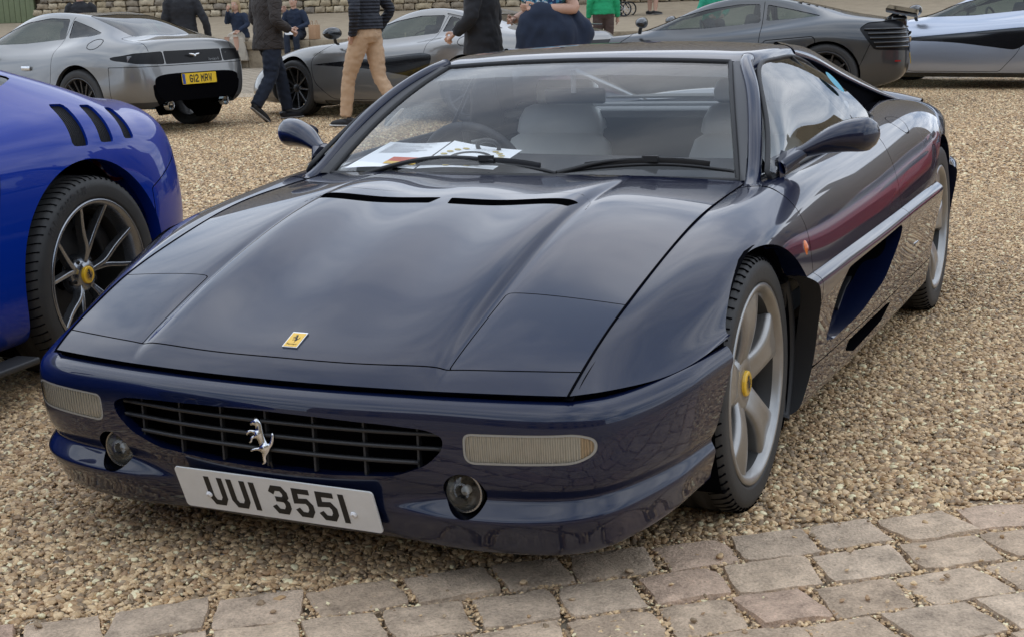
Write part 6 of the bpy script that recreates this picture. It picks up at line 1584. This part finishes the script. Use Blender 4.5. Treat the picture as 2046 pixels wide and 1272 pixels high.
def head_parts(par, c, yaw, hair, hairstyle, s=1.0, skin=None):
    sk = skin or SKIN
    prof = [(-.115, .048, .052, -.010), (-.105, .058, .060, .004), (-.085, .066, .072, .010), (-.05, .071, .084, .008), (-.01, .076, .092, .004), (.03, .079, .096, 0), (.07, .075, .092, -.004), (.10, .060, .074, -.008), (.118, .036, .045, -.010)]
    M = rings([((x, 0, z), w, d) for z, w, d, x in prof], 24); nose = limb([(.083, 0, .012), (.098, 0, -.012), (.108, 0, -.034), (.086, 0, -.044)], [.009, .011, .014, .010], 8)
    ears = [Mesh(ball((-.006, .078*g, -.012), (.020, .010, .032), 12).V, ball((-.006, .078*g, -.012), (.020, .010, .032), 12).F) for g in (1, -1)]
    neck = limb([(-.018, 0, -.06), (-.028, 0, -.17), (-.03, 0, -.21)], [.056, .057, .062], 8); jaw = ball((.05, 0, -.095), (.035, .038, .026), 12)
    brow = limb([(.080, -.045, .022), (.092, 0, .024), (.080, .045, .022)], [.010, .011, .010], 8)
    e = bpy.data.objects.new('head', None); 
    me = remesh([M, nose, *ears, neck, jaw, brow], .007, 3); h = ob('head', me, sk, par); h.location = c; h.rotation_euler = (0, 0, yaw); h.scale = (s, s, s)
    for g in (1, -1):
        mk('eye', ball((.080, .032*g, .006), .0125, 10), EYE, h); mk('iris', ball((.0895, .032*g, .006), .0055, 8), IRIS, h)
    mk('mouth', limb([(.082, -.024, -.066), (.092, 0, -.064), (.082, .024, -.066)], [.003, .006, .003], 8, .7), LIPS, h)
    hs = [rings([((x-.010, 0, z+.012), w+.012, d+.008) for z, w, d, x in prof[4:]]+[((-.018, 0, .140), .02, .02)], 20)]
    cutm = hs[0]; 
    if hairstyle == 'long': hs.append(limb([(-.06, 0, .05), (-.085, 0, -.06), (-.085, 0, -.20), (-.075, 0, -.29)], [.075, .085, .075, .03], 12, .7)); hs += [limb([(-.02, .075*g, .05), (-.02, .088*g, -.06), (-.04, .08*g, -.2)], [.03, .03, .02], 8) for g in (1, -1)]
    else: hs.append(limb([(-.05, 0, .05), (-.07, 0, -.02), (-.062, 0, -.085)], [.070, .070, .045], 10, .85))
    H = remesh(hs, .009, 2, (40, .004, (1, 1, .4)))
    # leave the face free
    V = np.array([v.co[:] for v in H.vertices]); F = [tuple(p.vertices) for p in H.polygons if not (np.mean([V[i, 0] for i in p.vertices]) > .052 and np.mean([V[i, 2] for i in p.vertices]) < .062)]
    m2 = bpy.data.meshes.new('hair'); m2.from_pydata(V.tolist(), [], F); m2.polygons.foreach_set('use_smooth', np.ones(len(F), bool)); ob('hair', m2, hair, h)
    return h

def shoe_me(L_=.29):
    up = [limb([(-.07, 0, .085), (-.06, 0, .06), (-.05, 0, .035)], [.046, .047, .045], 8), limb([(-.075, 0, .035), (.0, 0, .045), (.09, 0, .036), (.165, 0, .026), (.195, 0, .024)], [.040, .047, .046, .040, .022], 14, .82)]
    so = [limb([(-.095, 0, .012), (-.02, 0, .012), (.09, 0, .012), (.19, 0, .012), (.215, 0, .014)], [.034, .041, .047, .044, .02], 14, .30)]
    return up, so

def person(label, loc, head_dir, trousers, top, shoes, sole, hair, hairstyle='short', H=1.78, stride=0.0, pose='stand', arms=None, top_hem=.86, bulk=1.0, skirt=None, lean=0.0, shorts=None, fold=None, sleeve=None, skin=None, group=None, hand_skin=None, seat_z=None):
    """figure facing local +x; feet on the ground at loc"""
    k = H/1.78; P = thing('person', label, 'person', tuple(loc), head_dir, group); b = bulk
    sit = pose == 'sit'; hz = (seat_z+.10 if sit else .93*k)
    hipL, hipR = np.array([0, .095, hz]), np.array([0, -.095, hz])
    if sit:
        kn = [np.array([.40, .10, seat_z+.10]), np.array([.42, -.10, seat_z+.10])]; an = [np.array([.36, .10, .09]), np.array([.44, -.09, .09])]
    else:
        s = stride
        kn = [np.array([s*.55+.02*(s > 0)+.02, .105, .50*k]), np.array([-s*.35+.03, -.105, .49*k])]; an = [np.array([s*.95, .105, .09*k]), np.array([-s*1.05, -.105, (.09+abs(s)*.28)*k])]
    # trousers or skirt
    if skirt is None:
        legs = []
        for hp, q, a in ((hipL, kn[0], an[0]), (hipR, kn[1], an[1])):
            end = a+[0, 0, .02] if shorts is None else q+(a-q)*.1
            legs.append(limb([hp+[0, 0, .0], hp*.45+q*.55, q, q*.5+end*.5, end], [.100*b, .092*b, .070*b, .066*b, .060*b], 22))
        pel = [rings([((0, 0, hz-.09), .135*b, .10*b), ((-.015, 0, hz-.02), .168*b, .125*b), ((-.012, 0, hz+.06), .168*b, .122*b), ((0, 0, hz+.14), .155*b, .105*b)])]
        me = remesh(legs+pel, .013, 5, fold or (16, .009, (1, 1, 1.5))); ob('trousers', me, trousers, P)
        if shorts is not None or sit and False: pass
    else:
        sk_ = [rings([((.22, 0, seat_z-.40), .25, .20), ((.26, 0, seat_z-.15), .23, .19), ((.26, 0, seat_z+.07), .20, .18)]), limb([(0, 0, hz), (.2, 0, hz), (.40, 0, seat_z+.08)], [.15, .16, .12], 12, .8), ball((0, 0, hz), (.16, .18, .13))] if sit else [rings([((0, 0, .45*k), .27, .22), ((0, 0, .70*k), .22, .17), ((0, 0, .98*k), .16, .115)])]
        ob('skirt', remesh(sk_, .014, 4, (11, .014, (1.4, 1.4, .4))), skirt, P)
        ms = [limb([q*[1, 1, 1], q*.5+a*.5, a], [.055, .055, .036], 12) for q, a in zip(kn, an)]; 
        for m_ in ms: mk('leg', m_, skin or SKIN, P)
    # shoes
    up, so = shoe_me()
    for i, a in enumerate(an):
        tilt = 0.0 if (sit or stride == 0 or i == 0) else -min(1.0, abs(stride)*2.6)
        if not SHOE: SHOE.extend([remesh(up, .008, 3), remesh(so, .008, 2)])
        e = ob('shoe', SHOE[0].copy(), shoes, P); e.location = (a[0], a[1], a[2]-.085 if not tilt else a[2]-.06); e.rotation_euler = (0, -tilt, 0); e.scale = (k, k, k)
        ob('sole', SHOE[1].copy(), sole, e)
    # upper garment
    ln = lean; ch = np.array([ln*.30, 0, hz+.36*k]); sh = np.array([ln*.50, 0, hz+.50*k])
    hem = (top_hem-.93)*k+hz if not sit else hz-.03
    tor = [rings([((ln*.0-.005, 0, hem), .196*b, .150*b), ((ln*.05-.005, 0, hem+.10*k), .190*b, .144*b), ((ln*.18, 0, hz+.20*k), .172*b, .120*b), (tuple(ch), .198*b, .132*b), ((ln*.42, 0, hz+.45*k), .190*b, .112*b), (tuple(sh), .120*b, .085*b), ((ln*.55, 0, hz+.545*k), .065*b, .062*b)])]
    A = arms or {}
    sl = []; hands = []
    for g, nm in ((1, 'L'), (-1, 'R')):
        s0 = np.array([ln*.45, .175*b*g, hz+.455*k]); el, wr = A.get(nm, ((-.03, .245*b*g, hz+.17*k), (.04, .255*b*g, hz-.07*k))); el = np.array(el, float); wr = np.array(wr, float)
        d = (wr-el)/np.linalg.norm(wr-el)
        if sleeve is None or sleeve[0] == 'long': sl.append(limb([s0*[1, .75, 1], s0, s0*.5+el*.5, el, el*.45+wr*.55, wr-d*.01], [.075*b, .075*b, .064*b, .056*b, .050*b, .043*b], 20))
        else: sl.append(limb([s0*[1, .75, 1], s0, s0*.4+el*.6], [.075*b, .078*b, .072*b], 12)); hands.append(('arm', limb([s0*.5+el*.5, el, el*.45+wr*.55, wr], [.046, .045, .042, .030], 18)))
        hn = HANDS.get(g) or HANDS.setdefault(g, remesh(hand_me(.5, g), .0065, 2)); h = ob('hand', hn.copy(), hand_skin or skin or SKIN, P); h.location = tuple(wr+d*.005); h.rotation_mode = 'QUATERNION'; h.rotation_quaternion = Vector((0, 0, -1)).rotation_difference(Vector(tuple(d)))
    ob('jacket', remesh(tor+sl, .013, 4, (13, .010, (1, 1, 1.3))), top, P)
    for nm, m_ in hands: mk(nm, m_, skin or SKIN, P)
    head_parts(P, (ln*.62+.02, 0, hz+.70*k), A.get('yaw', 0), hair, hairstyle, k, skin)
    return P

def quilt(name, col, sc):
    m = cloth(name, col, 200, .1); nt = m.node_tree; b = nt.nodes['Principled BSDF']; N = nt.nodes.new; L = nt.links.new
    t = N('ShaderNodeTexCoord'); mp = N('ShaderNodeMapping'); mp.inputs['Rotation'].default_value = (R(45), 0, 0); L(t.outputs['Object'], mp.inputs[0]); ck = N('ShaderNodeTexBrick'); ck.offset = 0; ck.inputs['Scale'].default_value = sc; ck.inputs['Brick Width'].default_value = 1; ck.inputs['Row Height'].default_value = 1; ck.inputs['Mortar Size'].default_value = .12; ck.inputs['Mortar Smooth'].default_value = 1
    sx_ = N('ShaderNodeSeparateXYZ'); L(mp.outputs[0], sx_.inputs[0]); cb = N('ShaderNodeCombineXYZ'); L(sx_.outputs['Y'], cb.inputs[0]); L(sx_.outputs['Z'], cb.inputs[1]); L(cb.outputs[0], ck.inputs['Vector'])
    bp = N('ShaderNodeBump'); bp.invert = True; bp.inputs['Distance'].default_value = .006; L(ck.outputs['Fac'], bp.inputs['Height']); L(bp.outputs[0], b.inputs['Normal']); return m
C_brown = quilt('brown_quilt', (.042, .032, .027), 18); C_navyj = cloth('navy_denim', (.010, .016, .032)); C_khaki = cloth('khaki_cotton', (.56, .37, .225), 50, .2)
C_puff = ribbed('navy_puffer', (.008, .010, .018), 9, 'Z', .7, 0, .008); C_puff.node_tree.nodes['Principled BSDF'].inputs['Coat Weight'].default_value = 0; C_black = cloth('black_cloth', (.015, .015, .018)); C_navy = cloth('navy_cloth', (.012, .022, .048)); C_green = cloth('green_jersey', (.012, .33, .13)); C_teal = cloth('teal_jersey', (.03, .36, .22))
C_brownt = cloth('brown_trousers', (.075, .045, .036)); C_dkbrown = cloth('dark_brown_trousers', (.045, .030, .030)); C_blue = cloth('blue_skirt', (.05, .08, .26)); C_cream = cloth('cream_print', (.50, .44, .35), 30, .3, .2, (.30, .27, .23)); C_shoe = mat('dark_shoe', (.012, .012, .014), .6); C_sole = mat('white_sole', (.65, .64, .62), .6); C_dsole = mat('grey_sole', (.30, .28, .26), .7)
H_blond = mat('blond_hair', (.36, .25, .13), .6); H_brown = mat('brown_hair', (.05, .03, .018), .55); H_dark = mat('dark_hair', (.015, .012, .010), .5); H_red = mat('auburn_hair', (.16, .05, .02), .55)
def floral():
    m = cloth('floral_shirt', (.06, .22, .42)); nt = m.node_tree; b = nt.nodes['Principled BSDF']; v = nt.nodes.new('ShaderNodeTexVoronoi'); v.inputs['Scale'].default_value = 38; t = nt.nodes.new('ShaderNodeTexCoord'); nt.links.new(t.outputs['Object'], v.inputs['Vector']); s = nt.nodes.new('ShaderNodeSeparateColor'); nt.links.new(v.outputs['Color'], s.inputs[0]); r = nt.nodes.new('ShaderNodeValToRGB'); r.color_ramp.interpolation = 'CONSTANT'
    for i, c in enumerate([(.02, .06, .16), (.10, .34, .52), (.60, .66, .68), (.04, .18, .22)]):
        e = r.color_ramp.elements[i] if i < 2 else r.color_ramp.elements.new(i/4); e.position = i/4; e.color = (*c, 1)
    nt.links.new(s.outputs[0], r.inputs[0]); nt.links.new(r.outputs[0], b.inputs['Base Color']); return m
C_floral = floral()
VIEW = math.atan2(HY, HX)      # heading away from the camera
def PX(px, s, dz=0.0):
    """ground point under pixel column px of the photograph at s metres"""
    l = (px-1023)/2716*s; return W3(s, l, dz)
# man in brown quilted jacket, mid stride, seen from behind
person('man in dark brown quilted jacket and navy jeans striding past', PX(566, 15.9), VIEW+R(-50), C_navyj, C_brown, C_shoe, C_dsole, H_dark, stride=.27, top_hem=.80, bulk=1.14, H=1.80,
       arms={'L': ((.0, .30, 1.12), (.26, .24, 1.22)), 'R': ((-.06, -.29, 1.12), (.14, -.25, 1.02))})
person('man in navy padded jacket and khaki chinos with hand in pocket', PX(758, 14.7), VIEW+R(58), C_khaki, C_puff, C_shoe, C_sole, H_brown, stride=.27, top_hem=.98, bulk=1.06, H=1.86,
       arms={'L': ((-.10, .30, 1.20), (.02, .22, .96)), 'R': ((-.10, -.32, 1.22), (.05, -.27, 1.0))})
person('person in black jacket standing beyond the silver coupe', PX(403, 21.0), VIEW+R(10), C_black, C_black, C_shoe, C_dsole, H_dark, top_hem=.84, bulk=1.10, arms={'R': ((-.08, -.33, 1.10), (.0, -.36, .86))})
person('person in long dark coat standing by the green gate', PX(206, 24.5), VIEW+R(190), C_black, C_black, C_shoe, C_dsole, H_brown, top_hem=.70, bulk=1.06)
seat = lambda px: (lambda l: TW(led(l)+.18, l))((px-1023)/2716*29.2)
def sitter(label, px, turn, **kw):
    p = seat(px); q = W3(led((px-1023)/2716*29.2), (px-1023)/2716*29.2); hgt = p[2]-q[2]; loc = np.array([p[0], p[1], q[2]]); return person(label, loc, VIEW+turn, kw.pop('trousers', C_navyj), kw.pop('top'), C_shoe, C_dsole, kw.pop('hair'), pose='sit', seat_z=hgt, **kw)
sitter('woman in navy cardigan and cream print skirt sitting on the ledge', 506, R(160), top=C_navy, hair=H_blond, hairstyle='long', skirt=C_cream, lean=.22, H=1.68, arms={'L': ((.12, .26, .92), (.32, .14, .78)), 'R': ((.12, -.26, .95), (.30, -.10, 1.20))})
sitter('person in dark navy coat eating on the ledge', 622, R(170), top=C_navy, hair=H_dark, lean=.20, arms={'L': ((.10, .28, .88), (.34, .12, .80)), 'R': ((.10, -.28, .88), (.34, -.10, .82))})
sitter('person in teal jersey sitting on the ledge beyond the graphite car', 1402, R(185), top=C_teal, hair=H_red, lean=.25, arms={'L': ((.12, .28, .90), (.34, .14, .80)), 'R': ((.12, -.28, .90), (.34, -.12, .80))})
sitter('child in green jersey sitting on the ledge behind the black jacket', 352, R(175), top=C_teal, hair=H_red, H=1.3, lean=.15, arms={'L': ((.10, .22, .82), (.28, .10, .76)), 'R': ((.10, -.22, .82), (.28, -.10, .76))})
person('person in black anorak and dark brown trousers by the warm grey car', PX(985, 11.8), VIEW+R(75), C_dkbrown, C_black, C_shoe, C_dsole, H_dark, top_hem=.84, bulk=1.12, arms={'L': ((.02, .27, 1.14), (.18, .20, 1.02)), 'R': ((-.04, -.29, 1.14), (.05, -.30, .92))})
person('person in blue floral shirt with a navy coat over the arm', PX(1118, 11.6), VIEW+R(120), C_navyj, C_floral, C_shoe, C_dsole, H_brown, top_hem=.92, bulk=1.25, sleeve=('short',), arms={'L': ((-.04, .33, 1.19), (.24, .20, 1.20)), 'R': ((.02, -.33, 1.17), (.24, -.18, 1.12))})
person('person in bright green jersey and brown trousers on the far path', PX(1222, 25.5), VIEW+R(5), C_brownt, C_green, C_shoe, C_dsole, H_brown, top_hem=.92, bulk=1.05)
def tpos(px, s): l = (px-1023)/2716*s; return TW(s, l)
person('woman in blue skirt walking along the terrace path', tpos(1318, 31.0), VIEW+R(-60), C_black, C_navy, C_shoe, C_dsole, H_brown, 'long', skirt=C_blue, top_hem=.95, H=1.68)
person('person in black clothes beside the pushchair', tpos(1245, 31.0), VIEW+R(20), C_black, C_black, C_shoe, C_dsole, H_dark, arms={'R': ((.05, -.30, 1.12), (.30, -.28, 1.02)), 'L': ((.05, .30, 1.12), (.28, .22, 1.0))})
# navy coat draped from the arm
cp = PX(1112, 11.35, 0); co = ob('draped_coat', remesh([rings([((0, 0, .62), .22, .10), ((0, 0, .80), .29, .13), ((0, .0, 1.02), .27, .13), ((.0, .02, 1.16), .20, .10), ((.0, .04, 1.24), .10, .06)], 24), limb([(.05, -.20, 1.20), (.04, -.30, 1.02), (.02, -.27, .82)], [.05, .09, .07], 12)], .014, 3, (7, .026, (1.3, 1.3, .7))), C_navy); co.location = tuple(cp); co.rotation_euler = (0, 0, VIEW+R(8)); tag(co, 'navy coat hanging over the arm of the person in floral shirt', 'coat')
# pushchair wheel set, paper bag, lunch box
pc = thing('pushchair', 'black pushchair with large spoked wheels on the terrace path', 'pushchair', tuple(tpos(1268, 31.0)), VIEW+R(70))
for sg in (1, -1):
    th = np.linspace(0, 2*np.pi, 33); w = mk('pushchair_wheel', tube(np.stack([.15*np.cos(th), np.full(33, .22*sg), .155+.15*np.sin(th)], 1), .016, 8, False), M_rubber, pc)
    for a in np.arange(0, np.pi, np.pi/4): mk('wheel_spoke', tube([(.14*math.cos(a), .22*sg, .155+.14*math.sin(a)), (-.14*math.cos(a), .22*sg, .155-.14*math.sin(a))], .004, 5), M_chrome, w)
    mk('frame_tube', tube([(0, .21*sg, .155), (.30, .21*sg, .60), (-.25, .21*sg, 1.0)], .014, 6), M_black, pc); mk('front_wheel', Mesh(lathe([(-.02, .085), (.02, .085), (.02, .03), (-.02, .03)], 20).V+[.5, .16*sg, .085], lathe([(-.02, .085), (.02, .085), (.02, .03), (-.02, .03)], 20).F), M_rubber, pc)
mk('pushchair_seat', limb([(.30, 0, .45), (.05, 0, .50), (-.12, 0, .95)], [.16, .2, .17], 12, .8), C_black, pc)
bg_ = thing('paper_bag', 'tan paper carrier bag standing on the ledge', 'bag', tuple(seat(657)-[0, 0, 0]), VIEW+R(80))
bm = bmesh.new(); box(bm, (0, 0, .15), (.16, .32, .30)); bmk('bag_body', bm, mat('kraft_paper', (.42, .25, .14), .8, bump=(12, .5, .02)), bg_, bevel=.012)
for x in (-.05, .05): mk('bag_handle', tube(curve([(x, -.07, .30), (x, -.05, .37), (x, .05, .37), (x, .07, .30)], 14), .006, 6), mat('twine', (.36, .22, .13), .9), bg_)
lb = thing('lunch_box', 'white takeaway box held by the seated diner', 'box', tuple(seat(612)+np.array([-HX, -HY, 0])*.40+[0, 0, .10]), VIEW)
bm = bmesh.new(); box(bm, (0, 0, .04), (.15, .17, .07)); bmk('box_tray', bm, M_paper, lb, bevel=.015); bm = bmesh.new(); box(bm, (.06, 0, .11), (.02, .17, .10)); bmk('box_lid', bm, M_paper, lb, bevel=.008)
# ------------------------------------------------------------------ papers on the dashboard of the navy car
def sheet_paper(name, label, corners, n=10, bend=.006):
    c = np.array(corners, float); u = np.linspace(0, 1, n)[:, None, None]; v = np.linspace(0, 1, n)[None, :, None]
    G = (1-u)*(1-v)*c[0]+u*(1-v)*c[1]+u*v*c[2]+(1-u)*v*c[3]; G = G+np.array([0, 0, 1])*bend*np.sin(u*3.1)*np.cos(v*2.5)
    o = mk(name, grid(G), M_paper); tag(o, label, 'paper')
    n_ = np.cross(c[1]-c[0], c[3]-c[0]); n_ /= np.linalg.norm(n_); n_ = n_ if n_[2] > 0 else -n_
    f = lambda a, b, h=.002: (1-a)*(1-b)*c[0]+a*(1-b)*c[1]+a*b*c[2]+(1-a)*b*c[3]+np.array([0, 0, 1])*bend*math.sin(a*3.1)*math.cos(b*2.5)+n_*h
    return o, f
def quad_on(f, a0, a1, b0, b1, m, par, nm, h=.002):
    mk(nm, Mesh([f(a0, b0, h), f(a1, b0, h), f(a1, b1, h), f(a0, b1, h)], [(0, 1, 2), (0, 2, 3)]), m, par, flat=True)
# corner order: front-right, front-left, rear-left, rear-right of the sheet
p1, f1_ = sheet_paper('show_sheet', 'white printed sheet with a coloured flag block lying on the dashboard', [(-.42, -.565, .772), (-.375, -.295, .778), (-.66, -.315, .832), (-.70, -.560, .826)])
M_print = mat('print_grey', (.30, .30, .31), .8); M_red = mat('print_red', (.55, .10, .04), .8); M_gold = mat('print_gold', (.52, .40, .12), .7); M_yel = mat('print_yellow', (.75, .48, .08), .8)
for i in range(9): quad_on(f1_, .12, .82-.1*(i % 3), .92-i*.045, .935-i*.045, M_print, p1, 'print_line')
quad_on(f1_, .50, .95, .16, .36, M_red, p1, 'colour_block'); quad_on(f1_, .50, .95, .10, .19, M_yel, p1, 'colour_block', .0026)
p2, f2_ = sheet_paper('club_sheet', 'white sheet with a gold laurel wreath emblem lying on the dashboard', [(-.372, -.285, .780), (-.352, -.02, .782), (-.62, -.05, .812), (-.655, -.300, .836)])
def ring_print(f, ca, cb, ra, rb, w, m, par, nm, a0=0, a1=2*math.pi, n=30, h=.002):
    t = np.linspace(a0, a1, n); V = [f(ca+ra*k*math.cos(q), cb+rb*k*math.sin(q), h) for k in (1, 1-w) for q in t]; i = np.arange(n-1)
    mk(nm, Mesh(V, np.vstack([np.stack([i, i+1, i+1+n], 1), np.stack([i, i+1+n, i+n], 1)])), m, par, flat=True)
ring_print(f2_, .50, .45, .27, .27, .22, M_ink, p2, 'emblem_ring')
for k in range(9):
    for sg in (1, -1):
        q = R(-70+k*16); ca, cb = .50+sg*.40*math.cos(q), .45+.40*math.sin(q); ring_print(f2_, ca, cb, .05, .032, .95, M_gold, p2, 'laurel_leaf', n=9)
rg = mk('tax_disc_holder', join(tube(np.array([(-.60+.012*math.sin(t), -.155+.036*math.cos(t), .822+.022*math.sin(t)) for t in np.linspace(0, 2*np.pi, 33)]), .007, 8, False)), M_black); tag(rg, 'black ring shaped holder standing on the dashboard sheets', 'holder')

for o_, ng_ in SCATTER:
    md_ = o_.modifiers.new('stones', 'NODES'); md_.node_group = ng_
